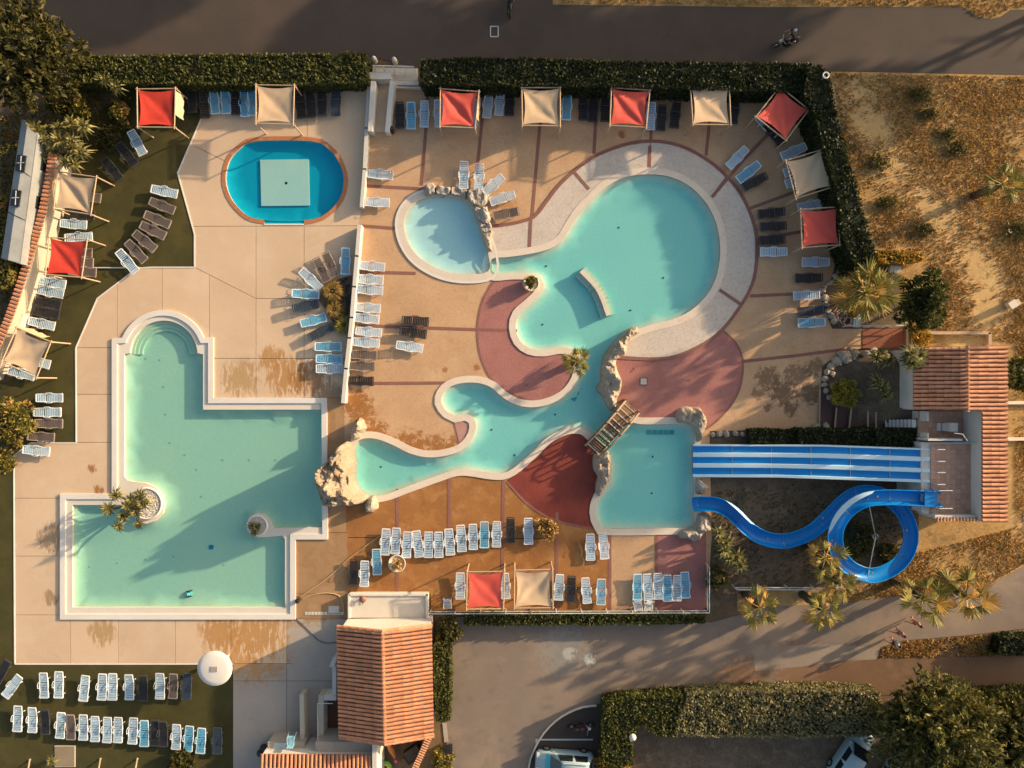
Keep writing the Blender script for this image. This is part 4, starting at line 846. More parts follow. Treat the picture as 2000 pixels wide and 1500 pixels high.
# lower wing and yard walls
wg = empty('lower_wing', at(620, 1490), 'low wing with a striped tile roof at the bottom edge', 'building')
ze = 2.4; a, b = at(509, 1472, ze), at(727, 1473, ze); c0, c1 = at(504, 1600, 3.3), at(727, 1600, 3.3)
tiles(wg, a, b, c0, c1, 27, 5, .09)
def wb(pts, z0, z1, name, mat, parent=wg, zz=None): return MB().prism([at(x, y, z1 if zz is None else zz).xy.to_tuple() for x, y in pts], z0, z1).build(name, mat, parent)
wb([(512, 1474), (726, 1474), (726, 1600), (512, 1600)], -.1, 2.36, 'wall', M['white'])
wb([(727, 1452), (736, 1452), (736, 1600), (727, 1600)], -.1, 2.75, 'parapet', M['white'])
wb([(616, 1449), (728, 1449), (728, 1472), (616, 1472)], -.1, 2.0, 'terrace', M['deck_grey'])
wb([(523, 1450), (595, 1450), (595, 1472), (523, 1472)], -.1, 1.5, 'terrace', M['deck_grey'])
wb([(536, 1451), (560, 1451), (556, 1470), (530, 1470)], 1.49, 1.53, 'blue_mat', plain('pale_blue_mat', (.42, .58, .62)))
yw = empty('yard_wall', at(590, 1400), 'straight cream wall left of the snack bar yard', 'wall'); wb([(585, 1357), (593, 1357), (595, 1450), (586, 1450)], -.05, 1.0, 'masonry', M['cream'], yw)
yw = empty('yard_wall', at(630, 1380), 'stepped white wall with railing against the snack bar', 'wall')
wb([(622, 1358), (632, 1358), (632, 1450), (621, 1450)], -.05, 1.1, 'masonry', M['cream'], yw); wb([(632.5, 1358), (656, 1358), (656, 1368), (632.5, 1368)], -.05, 1.09, 'masonry', M['white'], yw); wb([(649, 1300), (656, 1300), (656, 1357), (649, 1357)], -.05, 1.15, 'masonry', M['white'], yw); wb([(643, 1302), (650, 1285), (658, 1286), (652, 1304)], -.05, 1.3, 'pier', M['white'], yw)
mb = MB(); mb.tube([at(620, 1374, 1.7), at(650, 1374, 1.7)], .03, 6); mb.tube([at(620, 1374, 1.7), at(621, 1450, 1.7)], .03, 6)
for i in range(6): mb.tube([at(620, 1374 + 15 * i, 1.7), at(620, 1374 + 15 * i, 1.1)], .02, 5)
mb.build('railing', M['metal'], yw)
sheet('yard_floor', px([(632, 1368), (664, 1368), (664, 1450), (632, 1450)]), .03, surf('brown_yard', (.13, .07, .045), (.10, .055, .04), .8, .8))
yw = empty('yard_wall', at(830, 1470), 'slanting tile-capped yard wall right of the snack bar', 'wall')
a, b = at(838, 1440, 1.8), at(806, 1512, 1.8); MB().bar(a - Vector((0, 0, .95)), b - Vector((0, 0, .95)), .26, 1.8).build('masonry', M['cream'], yw)
cap_row(yw, a, b, 16, .44, .07)

# ------------------------------------------------------------------ mobile home behind the left wall
M['caravan'] = plain('caravan_panel', (.27, .28, .28), .5)  # white panels coloured grey, the shade on them put into the colour
mh = empty('mobile_home', at(40, 370), 'white mobile home with skylights behind the tile-capped wall', 'caravan')
q = [at(43, 232, 2.7), at(72, 262, 2.7), at(38, 515, 2.7), at(2, 505, 2.7)]
ctr = sum(q, Vector()) / 4
MB().prism([p.xy.to_tuple() for p in q], .3, 2.62).build('body', M['caravan'], mh)
r_a, r_b = (q[0] + q[1]) / 2 + Vector((0, 0, .22)), (q[2] + q[3]) / 2 + Vector((0, 0, .22))
for e_a, e_b in ((q[0], q[3]), (q[1], q[2])):
    n_ = 3
    for i in range(n_):
        u0, u1 = i / n_ + .004, (i + 1) / n_ - .004
        MB().add([e_a.lerp(e_b, u0), e_a.lerp(e_b, u1), r_a.lerp(r_b, u1), r_a.lerp(r_b, u0)], [(0, 1, 2, 3)]).build('roof_panel', M['caravan'], mh)
for (x, y) in ((41, 319), (31, 387)):
    p = at(x, y, 2.95); sk = MB().box(p, (.62, 1.15, .1), R(-8)).build('skylight', M['glass'], mh); MB().bar(p + Vector((-.25, 0, .06)), p + Vector((.25, .03, .06)), .04, .03).build('glazing_bar', M['metal'], sk); MB().bar(p + Vector((0, -.5, .06)), p + Vector((.05, .5, .06)), .04, .03).build('glazing_bar', M['metal'], sk)
MB().prism([at(x, y, 2.3).xy.to_tuple() for x, y in ((55, 385), (62, 388), (58, 400), (51, 398))], 2.2, 2.3).build('awning', M['caravan'], mh)
for i in range(3): p = q[1].lerp(q[2], .2 + .3 * i); MB().box((p.x + .02, p.y, 1.6), (.06, .9, .7), R(-8)).build('window', M['glass'], mh)
for p in q: MB().box((p.x * .98 + ctr.x * .02, p.y * .98 + ctr.y * .02, .12), (.3, .3, .4)).build('foot', M['dark'], mh)
# ------------------------------------------------------------------ shade canopies
def canopy(name, label, corners, mat, z=2.05, seed=0, flap=None, sag=.14):
    """square sail laced to a frame of four poles; corners in photo order UL, UR, LR, LL"""
    rnd = random.Random(seed); C = [at(x, y, z + rnd.uniform(-.06, .06)) for x, y in corners]; ctr = sum(C, Vector()) / 4
    t = empty(name, (ctr.x, ctr.y, 0), label, 'canopy', 'shade canopies on wooden poles')
    N = 18; V, F = [], []; fa, fb = rnd.choice([(0, 2), (1, 3)]); fold = C[fb] - C[fa]; fold.z = 0; fl = fold.length; fold.normalize(); fn = Vector((-fold.y, fold.x, 0))
    amp = rnd.choice((.03, .05, .08, .11))
    for i in range(N + 1):
        for j in range(N + 1):
            u, v = i / N, j / N; bu, bv = (1 - (2 * u - 1) ** 2), (1 - (2 * v - 1) ** 2)
            uu = .5 + (u - .5) * (.95 - .115 * bv); vv = .5 + (v - .5) * (.95 - .115 * bu)
            p = C[0].lerp(C[1], uu).lerp(C[3].lerp(C[2], uu), vv); q = (p - C[fa])
            s_ = q.dot(fold) / fl; w = abs(q.dot(fn)); fan = q.dot(fn) / max(.25, s_ * fl if s_ < .5 else (1 - s_) * fl)
            p.z += -sag * bu * bv + amp * math.sin(fan * 9 + seed) * math.exp(-w * 1.1) * (bu * bv) ** .5 + .015 * mnoise.noise(Vector((p.x * 2, p.y * 2, seed)))
            V.append(p)
    for i in range(N):
        for j in range(N): k0 = i * (N + 1) + j; F.append((k0, k0 + N + 1, k0 + N + 2, k0 + 1))
    mesh_obj('sail', V, F, mat, t, True)
    for i in range(4):
        a, b = C[i], C[(i + 1) % 4]; d = (b - a).normalized() * .12
        MB().tube([a - d + Vector((0, 0, .03 * (i % 2))), b + d + Vector((0, 0, .03 * (i % 2)))], .045, 7).build('beam', M['pole'], t)
        MB().tube([Vector((a.x, a.y, -.02)), a + Vector((0, 0, .1))], .055, 8).build('post', M['pole'], t)
    if flap is not None:
        a, b = C[flap], C[(flap + 1) % 4]; dv = Vector((0, 0, -1.0))
        V, F = [], []
        for i in range(9):
            p = a.lerp(b, .06 + .6 * i / 8); w = .05 * math.sin(i * 2.1); n = (ctr - p); n.z = 0; n.normalize(); V += [p, p + dv * .5 - n * (.05 + w), p + dv - n * (.12 - w)]
            if i: k0 = 3 * (i - 1); F += [(k0, k0 + 1, k0 + 4, k0 + 3), (k0 + 1, k0 + 2, k0 + 5, k0 + 4)]
        mesh_obj('side_cloth', V, F, M['sand_sail'], t, True)
    return t
RS, CS, BS = M['red_sail'], M['coral_sail'], M['sand_sail']
for i, (lab, c, mt, fl) in enumerate([
    ('red square canopy at the upper left, beside the turf', [(268, 174), (343, 173), (341, 249), (269, 248)], RS, 1),
    ('sand-coloured canopy above the oval blue pool', [(500, 166), (575, 167), (573, 243), (500, 241)], BS, None),
    ('coral canopy right of the entrance ramp', [(860, 173), (935, 179), (928, 250), (859, 247)], CS, 1),
    ('sand canopy second from the ramp in the top row', [(1019, 171), (1094, 171), (1094, 246), (1020, 245)], BS, 1),
    ('red canopy in the top row above the lagoon', [(1194, 171), (1269, 176), (1262, 249), (1191, 245)], CS, None),
    ('sand canopy furthest right in the straight top row', [(1348, 168), (1424, 170), (1427, 244), (1353, 243)], BS, None),
    ('red canopy turned like a diamond in the upper right corner', [(1523, 169), (1580, 214), (1535, 274), (1476, 228)], CS, None),
    ('tilted sand canopy against the right-hand hedge', [(1534, 314), (1605, 292), (1630, 364), (1554, 388)], BS, None),
    ('coral canopy below the tilted sand one by the hedge', [(1563, 409), (1637, 404), (1640, 478), (1566, 484)], CS, None),
    ('sand canopy beside the tile-capped wall, above the red one', [(113, 335), (189, 346), (178, 419), (106, 408)], BS, None),
    ('red canopy beside the tile-capped wall', [(97, 464), (171, 468), (160, 542), (89, 536)], RS, None),
    ('tilted sand canopy lowest along the tile-capped wall', [(33, 640), (100, 668), (72, 738), (4, 706)], BS, 0),
    ('coral canopy on the lower deck near the snack bar', [(912, 1117), (985, 1116), (983, 1189), (911, 1190)], CS, None),
    ('pale sand canopy on the lower deck beside the coral one', [(1005, 1114), (1079, 1112), (1080, 1187), (1004, 1188)], BS, None)]):
    canopy('shade_canopy', lab, c, mt, 2.05, i + 3, fl)

# ------------------------------------------------------------------ sun loungers
LM = {}
for kk, fr_, sl_ in (('white', (.70, .73, .75), (.44, .60, .72)), ('blue', (.55, .70, .78), (.13, .42, .62)), ('black', (.055, .055, .057), (.022, .022, .023)), ('brown', (.30, .255, .22), (.13, .10, .085)), ('navy', (.05, .065, .085), (.035, .05, .07))):  # white slats: own pale blue, deepened by a painted sky tint
    LM[kk] = tuple(surf(kk + n_, tuple(q * .85 for q in c_), tuple(min(1, q * 1.12) for q in c_), 1.3, .48, (9, .1), None, rand=.12) for n_, c_ in (('_lounger_frame', fr_), ('_lounger_slats', sl_)))
def make_lounger(kk, back):
    """plastic lounger 1.9 m long, head towards +X; back = tilt of the backrest in degrees"""
    fm, sm = LM[kk]; t = empty('sun_lounger', (0, 0, 0)); hw = .31; sw = .078 if kk in ('white', 'blue') else .108
    mb = MB()
    for s_ in (-1, 1):
        pts = [(-.95 + i * .16, s_ * (hw + .018 * math.cos(i * 1.15)), .30 - .02 * math.sin(i * .9)) for i in range(8)]
        for p, q in zip(pts, pts[1:]): mb.bar(p, q, .055, .07)
    mb.bar((-.95, -hw, .30), (-.95, hw, .30), .07, .06); mb.build('frame', fm, t)
    mb = MB()
    for i in range(9): mb.box((-.84 + i * .122, 0, .315 - .01 * math.sin(i * .7)), (sw, .60, .022))
    mb.build('slats', sm, t)
    b = R(back); mb = MB(); ms = MB(); o = Vector((.19, 0, .31))
    def B(x, y, z=0): return o + Vector((x * math.cos(b) - z * math.sin(b), y, x * math.sin(b) + z * math.cos(b)))
    for s_ in (-1, 1): mb.bar(B(0, s_ * hw), B(.74, s_ * (hw - .03)), .055, .06)
    mb.bar(B(.74, -hw + .03), B(.74, hw - .03), .08, .06)
    for i in range(5): p, q = B(.10 + i * .122, -.29, .01), B(.10 + i * .122, .29, .01); ms.bar(p, q, sw, .022)
    bk = mb.build('backrest', fm, t); ms.build('back_slats', sm, bk)
    for x, s_ in ((-.72, 1), (-.72, -1), (.45, 1), (.45, -1)): MB().bar((x, s_ * .28, 0), (x + .04, s_ * .29, .29), .05, .05).build('leg', fm, t)
    for s_ in (-1, 1): MB().tube([(-.22, s_ * hw, .30), (-.20, s_ * (hw + .075), .44), (.05, s_ * (hw + .085), .46), (.22, s_ * (hw + .06), .40), (.24, s_ * hw, .30)], .02, 5).build('armrest', fm, t)
    return t
ORD = 'first second third fourth fifth sixth seventh eighth ninth tenth eleventh twelfth thirteenth fourteenth fifteenth sixteenth seventeenth eighteenth'.split()
PROTO = {}
W_, B_, K_, N_, D_ = 'white', 'blue', 'black', 'navy', 'brown'
ROWS = [
 ('from the left in the row above the oval pool', 'loungers along the top edge', [(K_, 376, 194, 91), (K_, 399, 205, 92), (B_, 419, 197, 95), (B_, 441, 196, 93), (K_, 461, 198, 90), (B_, 478, 202, 91), (B_, 492, 200, 91)]),
 ('from the left right of the sand canopy above the oval pool', 'loungers along the top edge', [(K_, 587, 205, 95), (K_, 607, 204, 95), (K_, 629, 201, 92), (N_, 656, 200, 88)]),
 ('from the left between ramp and coral canopy', 'loungers along the top edge', [(K_, 781, 225, 90), (B_, 803, 226, 90), (W_, 829, 223, 89), (W_, 857, 222, 92)]),
 ('from the left right of the coral top-row canopy', 'loungers along the top edge', [(W_, 926, 220, 85), (W_, 953, 205, 84), (W_, 976, 200, 85), (K_, 995, 200, 89)]),
 ('from the left between second sand canopy and red canopy', 'loungers along the top edge', [(B_, 1107, 208, 87), (K_, 1139, 209, 90), (K_, 1158, 212, 88), (K_, 1182, 212, 89)]),
 ('from the left right of the red top-row canopy', 'loungers along the top edge', [(W_, 1271, 227, 87), (K_, 1292, 230, 86), (K_, 1319, 224, 84), (K_, 1434, 216, 84)]),
 ('from the top near the diamond canopy', 'loungers along the right hedge', [(W_, 1498, 246, 140), (K_, 1512, 262, 130), (W_, 1440, 308, 46), (B_, 1462, 336, 38), (K_, 1474, 355, 27), (W_, 1550, 296, 24)]),
 ('from the top under the tilted sand canopy by the hedge', 'loungers along the right hedge', [(W_, 1556, 330, 20), (W_, 1560, 352, 18)]),
 ('from the top in the column right of the lagoon', 'loungers along the right hedge', [(K_, 1507, 416, 6), (K_, 1510, 442, 2), (K_, 1508, 469, 1), (W_, 1511, 492, 0)]),
 ('from the top in the outer right column by the palm', 'loungers along the right hedge', [(W_, 1583, 401, 12), (W_, 1593, 512, 0), (K_, 1580, 543, 1), (W_, 1575, 577, 2), (N_, 1584, 607, 5), (B_, 1585, 630, 2)]),
 ('from the left beside the paddling pool rocks', 'loungers by the paddling pool', [(W_, 906, 342, 88), (W_, 936, 345, 86), (W_, 963, 362, 42), (W_, 982, 387, 17), (D_, 989, 418, 10)]),
 ('from the top against the upper dividing wall', 'loungers along the dividing wall', [(W_, 742, 341, 176), (W_, 735, 395, 178)]),
 ('from the top along the lower dividing wall', 'loungers along the dividing wall', [(W_, 726, 520, 176), (W_, 722, 546, 177), (W_, 722, 566, 176), (W_, 717, 601, 176), (W_, 715, 622, 175), (W_, 720, 648, 175), (W_, 715, 669, 176), (D_, 710, 693, 177), (D_, 706, 715, 178), (K_, 703, 744, 178)]),
 ('from the top of the trio on the open deck', 'loungers along the dividing wall', [(K_, 811, 627, 176), (K_, 807, 650, 172), (W_, 800, 677, 172)]),
 ('from the top in the fan around the wall planter', 'loungers around the wall planter', [(B_, 675, 510, 88), (D_, 645, 517, 112), (D_, 628, 527, 115), (W_, 607, 546, 135), (B_, 597, 574, 178), (N_, 597, 598, 192), (B_, 612, 626, 195), (N_, 627, 648, 208), (B_, 641, 677, 180), (B_, 643, 701, 179), (W_, 644, 720, 180)]),
 ('from the top in the upper turf trio by the red canopy', 'loungers on the upper turf', [(W_, 268, 279, 117), (K_, 248, 302, 128), (K_, 219, 331, 127)]),
 ('from the top in the arc on the upper turf', 'loungers on the upper turf', [(W_, 321, 374, 168), (D_, 317, 402, 158), (D_, 308, 429, 157), (D_, 299, 450, 154), (D_, 283, 471, 140), (D_, 266, 491, 132), (W_, 249, 511, 128)]),
 ('from the top between the canopies by the tiled wall', 'loungers along the tiled wall', [(D_, 171, 384, 172), (K_, 158, 419, 174), (W_, 144, 438, 176), (W_, 154, 464, 184)]),
 ('from the top peeping from under the red wall canopy', 'loungers along the tiled wall', [(D_, 154, 493, 178), (D_, 156, 512, 177), (D_, 162, 531, 176)]),
 ('from the top below the red wall canopy', 'loungers along the tiled wall', [(W_, 102, 552, 170), (W_, 98, 570, 169), (K_, 93, 592, 170), (K_, 90, 611, 170), (W_, 82, 632, 167)]),
 ('from the top at the lowest wall canopy', 'loungers along the tiled wall', [(W_, 72, 706, 165), (W_, 42, 729, 166)]),
 ('from the top beside the round left-edge bush', 'loungers along the tiled wall', [(W_, 97, 777, 180), (W_, 93, 805, 180), (D_, 96, 827, 179), (D_, 81, 853, 176), (W_, 71, 880, 174)]),
 ('from the left in the upper row on the bottom lawn', 'loungers on the bottom lawn', [(K_, 4, 1312, 60), (W_, 25, 1340, 53), (W_, 86, 1338, 90), (W_, 115, 1337, 88), (W_, 165, 1344, 83), (W_, 200, 1341, 86), (W_, 220, 1341, 88), (W_, 253, 1341, 89), (K_, 280, 1343, 89), (W_, 313, 1339, 88), (D_, 339, 1339, 86), (N_, 365, 1340, 87)]),
 ('from the left in the lower row on the bottom lawn', 'loungers on the bottom lawn', [(W_, 35, 1403, 86), (W_, 64, 1405, 87), (K_, 89, 1409, 89), (W_, 119, 1416, 85), (D_, 139, 1419, 88), (W_, 163, 1420, 88), (W_, 186, 1423, 88), (W_, 210, 1425, 87), (W_, 231, 1425, 87), (W_, 260, 1427, 86), (B_, 282, 1432, 89), (K_, 303, 1431, 89), (K_, 319, 1432, 89), (W_, 345, 1438, 86), (B_, 369, 1442, 84), (B_, 393, 1446, 85), (N_, 425, 1446, 88)]),
 ('from the left in the long row on the rusty deck', 'loungers on the rusty deck', [(W_, 753, 1058, 86), (W_, 773, 1056, 86), (W_, 795, 1063, 86), (W_, 816, 1062, 97), (W_, 837, 1063, 89), (W_, 857, 1063, 90), (W_, 878, 1058, 94), (W_, 901, 1051, 93), (W_, 924, 1048, 91), (B_, 946, 1044, 90), (W_, 970, 1043, 89), (K_, 997, 1035, 90), (W_, 1032, 1037, 91)]),
 ('from the left by the pale flowerpot above the snack bar', 'loungers on the rusty deck', [(K_, 691, 1117, 88), (W_, 712, 1120, 88), (B_, 736, 1097, 92)]),
 ('from the left of the pair below the slide pool', 'loungers on the lower deck', [(W_, 1153, 1068, 91), (W_, 1179, 1066, 95)]),
 ('from the left beside the two lower canopies', 'loungers on the lower deck', [(W_, 899, 1144, 90), (W_, 987, 1144, 93), (W_, 1092, 1146, 87), (K_, 1115, 1150, 87), (W_, 1145, 1153, 95), (B_, 1174, 1155, 90)]),
 ('from the left in the tight pack on mauve paving', 'loungers on the lower deck', [(B_, 1245, 1146, 90), (W_, 1265, 1146, 94), (W_, 1285, 1144, 93), (B_, 1303, 1148, 92), (W_, 1322, 1148, 90), (B_, 1338, 1142, 93)])]
lr = random.Random(4)
for where, grp, items in ROWS:
    for i, (kk, x, y, a) in enumerate(items):
        bt = lr.choice((4, 7, 7, 12)); key = (kk, bt)
        if key not in PROTO: o = PROTO[key] = make_lounger(kk, bt)
        else: o = copy_tree(PROTO[key])
        p = at(x, y, .3); zz = 0.062 if where.startswith('from the left beside the paddling') and i == 4 else .002
        o.location = (p.x, p.y, zz); o.rotation_euler = (0, 0, R(a)); s_ = lr.uniform(.98, 1.03); o.scale = (s_ * 1.02, s_, 1)
        tag(o, f"{'dark brown' if kk == D_ else kk if kk != N_ else 'navy'} sun lounger, {ORD[i]} {where}", 'sun lounger', grp)
def chair(name, label, x, y, rz):
    p = at(x, y, .4); t = empty(name, (p.x, p.y, 0), label, 'chair'); fm = LM['white'][0]; Q = lambda a, b, c: Matrix.Rotation(rz, 3, 'Z') @ Vector((a, b, c)) + Vector((p.x, p.y, 0))
    for s_ in (-1, 1):
        MB().tube([Q(-.3, s_ * .28, 0), Q(.0, s_ * .28, .62), Q(.35, s_ * .28, .66)], .025, 6).build('arm', fm, t)
        MB().tube([Q(.3, s_ * .26, 0), Q(-.05, s_ * .26, .42), Q(-.5, s_ * .24, .98)], .025, 6).build('leg', fm, t)
    for i in range(6): MB().bar(Q(-.1 - .07 * i, -.25, .48 + .09 * i), Q(-.1 - .07 * i, .25, .48 + .09 * i), .05, .03).build('back_slat', fm, t)
    for i in range(5): MB().bar(Q(.02 + .09 * i, -.26, .42), Q(.02 + .09 * i, .26, .42), .06, .03).build('seat_slat', fm, t)
chair('folding_chair', 'white slatted chair standing left of the lower coral canopy', 874, 1178, R(-85)); chair('folding_chair', 'white chair tipped by the fence below the packed loungers', 1245, 1182, R(-80)); chair('folding_chair', 'white chair by the fence, right of the tipped one', 1266, 1182, R(-100))
chair('folding_chair', 'white chair on the upper slide landing beside the handrail', 1712, 804, R(200))

# ------------------------------------------------------------------ foliage
F_ = {}
F_['hedge'] = foliage('hedge_leaf', (.05, .056, .013), (.12, .12, .027), (.17, .15, .034), .02)
F_['hedge_dark'] = foliage('dark_hedge_leaf', (.022, .029, .009), (.05, .056, .015), (.085, .085, .022), .0)
F_['pale_hedge'] = foliage('pale_hedge_leaf', (.13, .12, .05), (.36, .31, .15), (.26, .23, .09), .1)
F_['yellow'] = foliage('yellow_leaf', (.38, .22, .025), (.62, .38, .06), (.30, .22, .04), .1)
F_['conifer'] = foliage('conifer_leaf', (.035, .043, .012), (.20, .18, .045), (.27, .21, .05), .08)
F_['broad'] = foliage('broad_leaf', (.03, .032, .009), (.11, .098, .024), (.20, .115, .032), .04)
F_['palm'] = foliage('palm_leaf', (.09, .095, .02), (.27, .235, .05), (.38, .25, .05), .1)
F_['dead'] = foliage('dry_frond', (.38, .20, .04), (.60, .36, .09))
F_['yucca'] = foliage('yucca_leaf', (.07, .078, .022), (.36, .32, .12), (.40, .29, .09), .08)
F_['bush'] = foliage('bush_leaf', (.07, .075, .015), (.28, .22, .04), (.42, .22, .07), .1)
F_['grass'] = foliage('dry_grass', (.32, .19, .055), (.66, .42, .15), (.24, .165, .045), .1)
F_['weed'] = foliage('weed_leaf', (.09, .085, .025), (.20, .165, .05))
M['core'] = plain('foliage_shade', (.018, .022, .008), .95)  # near-black colour painted as the shade inside hedges and crowns
M['bark'] = surf('bark', (.14, .09, .055), (.09, .06, .04), 3, .9, (16, .4), (40, .6))
def leaf_mesh(name, P, mat, parent, size=.16, elong=2.0, up=.4, axis=None, seed=1):
    """many leaf-sized diamonds, one island each"""
    r = np.random.default_rng(seed); P = np.asarray(P, float); n = len(P); org = np.array(ORG[parent.name]) if parent else 0
    A = r.normal(size=(n, 3)) if axis is None else np.asarray(axis, float) + r.normal(size=(n, 3)) * .35
    A /= np.linalg.norm(A, axis=1)[:, None]; Bv = r.normal(size=(n, 3)); Bv[:, 2] *= (1 - up)
    Bv -= A * (A * Bv).sum(1)[:, None]; Bv /= np.maximum(np.linalg.norm(Bv, axis=1), 1e-6)[:, None]
    s_ = size * r.uniform(.6, 1.35, n)[:, None]; a, b = A * s_ * elong / 2, Bv * s_ / 2
    V = np.stack([P - a, P + b, P + a, P - b], 1).reshape(-1, 3) - org
    me = bpy.data.meshes.new(name); me.vertices.add(4 * n); me.vertices.foreach_set('co', V.ravel()); me.loops.add(4 * n); me.loops.foreach_set('vertex_index', np.arange(4 * n, dtype=np.int32))
    me.polygons.add(n); me.polygons.foreach_set('loop_start', np.arange(0, 4 * n, 4, dtype=np.int32)); me.polygons.foreach_set('loop_total', np.full(n, 4, dtype=np.int32)); me.update(calc_edges=True)
    me.materials.append(mat); o = bpy.data.objects.new(name, me); link(o)
    if parent: o.parent = parent
    ORG[o.name] = Vector(org) if parent else Vector()
    return o
def hedge(label, outline, h, mat, dens=75, size=.15, seed=1, z0=0, name='hedge', group=None, h1=None, zs=None):
    """clipped hedge over an outline (photo pixels of its top): dark core painted as shade and a coat of leaves"""
    hm = h if h1 is None else (h + h1) / 2
    poly = ccw(densify(px(outline, hm), .6)); r = np.random.default_rng(seed); Pn = np.array(poly); c = Pn.mean(0)
    t = empty(name, (c[0], c[1], 0), label, 'hedge', group); lo, hi = Pn.min(0), Pn.max(0)
    def top(x): return h if h1 is None else h + (h1 - h) * (x - lo[0]) / (hi[0] - lo[0])
    inn = offset(poly, -.16); zz = [top(x) - .2 for x, y in inn]; n = len(inn)
    V, T, D = grid_fill(inn, .9, .2)
    mesh_obj('shade_core', [(x, y, top(x) - .18) for x, y in V] + [(x, y, top(x) - .18) for x, y in inn] + [(x, y, -.1) for x, y in inn], T + [(len(V) + i, len(V) + n + i, len(V) + n + (i + 1) % n, len(V) + (i + 1) % n) for i in range(n)], M['core'], t)
    A = abs(area(poly)); Q = r.uniform(lo, hi, (int(A * dens * 4) + 400, 2)); Q = Q[inside(poly, Q)][:int(A * dens)]
    zt = np.array([top(x) + .16 * mnoise.noise(Vector((x * .8, y * .8, seed))) + .10 * mnoise.noise(Vector((x * 2.5, y * 2.5, seed))) for x, y in Q]); P = np.c_[Q, zt - r.uniform(0, .22, len(Q))]
    pts = []
    for i in range(len(poly)):
        a, b = Pn[i], Pn[(i + 1) % len(poly)]; L = np.hypot(*(b - a)); m = int(L * hm * dens * .8); u = r.uniform(0, 1, m)[:, None]; q = a + (b - a) * u
        nrm = np.array([(b - a)[1], -(b - a)[0]]) / max(L, 1e-6); z = r.uniform(0.05, 1, m) * np.array([top(x) for x in q[:, 0]]) if m else np.zeros(0)
        off = np.array([.14 * mnoise.noise(Vector((x * .9, y * .9, zz_ * .9))) for (x, y), zz_ in zip(q, z)]) if m else np.zeros(0)
        pts.append(np.c_[q + nrm * (off - r.uniform(0, .12, m))[:, None], z])
    leaf_mesh('foliage', np.vstack([P] + pts), mat, t, size, 1.9, .3, seed=seed); return t
def trunk_limbs(t, base, top, r, mat, crown_r, n=5, seed=0):
    rd = random.Random(seed); base, top = Vector(base), Vector(top)
    mid = base.lerp(top, .5) + Vector((rd.uniform(-.1, .1), rd.uniform(-.1, .1), 0))
    MB().tube([base - Vector((0, 0, .1)), mid, top], [r * 1.15, r * .8, r * .5], 9).build('trunk', mat, t, True)
    for i in range(n):
        a = 2 * math.pi * i / n + rd.uniform(-.3, .3); s0 = base.lerp(top, rd.uniform(.45, .85)); e = s0 + Vector((math.cos(a) * crown_r * .7, math.sin(a) * crown_r * .7, crown_r * rd.uniform(.25, .6)))
        MB().tube([s0, s0.lerp(e, .5) + Vector((0, 0, .1)), e], [r * .45, r * .3, r * .12], 6).build('limb', mat, t, True)
def crown(t, c, rad, mat, clumps=40, per=70, cr=.5, size=.16, elong=2.2, seed=0, lowcut=-.3, spray=False):
    """crown of leaf clumps scattered over an uneven ellipsoid"""
    r = np.random.default_rng(seed); c = np.array(c, float); rad = np.array(rad, float); pts, axs = [], []
    for i in range(clumps):
        d = r.normal(size=3); d /= np.linalg.norm(d)
        if d[2] < lowcut: d[2] = -d[2] * .5
        k = r.uniform(.45, 1.05) * (1 + .28 * mnoise.noise(Vector(d * 1.8) + Vector((seed, 0, 0)))); q = c + d * rad * k; rr_ = cr * r.uniform(.6, 1.3)
        if spray:
            for _ in range(4):
                e = d * np.array([1, 1, .5]) + r.normal(size=3) * .45; e /= np.linalg.norm(e); s_ = r.uniform(0, 1, per // 4)[:, None]
                w = q + e * s_ * rr_ * 2.0 + r.normal(size=(per // 4, 3)) * rr_ * .13; pts.append(w); axs.append(np.repeat(e[None], per // 4, 0) + r.normal(size=(per // 4, 3)) * .5)
        else:
            w = r.normal(size=(per, 3)); w /= np.linalg.norm(w, axis=1)[:, None]; pts.append(q + w * (r.uniform(.3, 1, per) ** .5)[:, None] * rr_ * np.array([1, 1, .75])); axs.append(w)
    return leaf_mesh('crown', np.vstack(pts), mat, t, size, elong, .3, np.vstack(axs), seed)
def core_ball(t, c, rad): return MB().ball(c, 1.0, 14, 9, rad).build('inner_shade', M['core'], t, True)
def tree(name, label, x, y, zc, rad, h_trunk, mat, cat='tree', group=None, seed=0, **kw):
    """x, y: photo position of the crown's middle at height zc"""
    c = at(x, y, zc); t = empty(name, (c.x, c.y, 0), label, cat, group)
    trunk_limbs(t, (c.x, c.y, 0), (c.x, c.y, zc), .06 + .045 * rad[0], M['bark'], rad[0], 5, seed); core_ball(t, c - Vector((0, 0, rad[2] * .15)), tuple(q * .62 for q in rad)); crown(t, c, rad, mat, seed=seed, **kw); return t
def shrub(label, x, y, r_, h, mat, name='shrub', group=None, seed=0, clumps=26, per=60, size=.13, z0=0, **kw):
    c = at(x, y, z0 + h * .6); t = empty(name, (c.x, c.y, z0), label, 'shrub', group)
    mb = MB()
    for i in range(5): a = i * 1.26 + seed; mb.tube([(c.x, c.y, z0 - .05), (c.x + math.cos(a) * r_ * .5, c.y + math.sin(a) * r_ * .5, z0 + h * .7)], [.04, .015], 5)
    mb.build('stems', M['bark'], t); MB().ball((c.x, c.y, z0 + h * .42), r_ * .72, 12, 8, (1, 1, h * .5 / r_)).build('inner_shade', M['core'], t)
    crown(t, (c.x, c.y, z0 + h * .5), (r_ * .85, r_ * .85, h * .5), mat, clumps, per, r_ * .28, size, seed=seed, **kw); return t
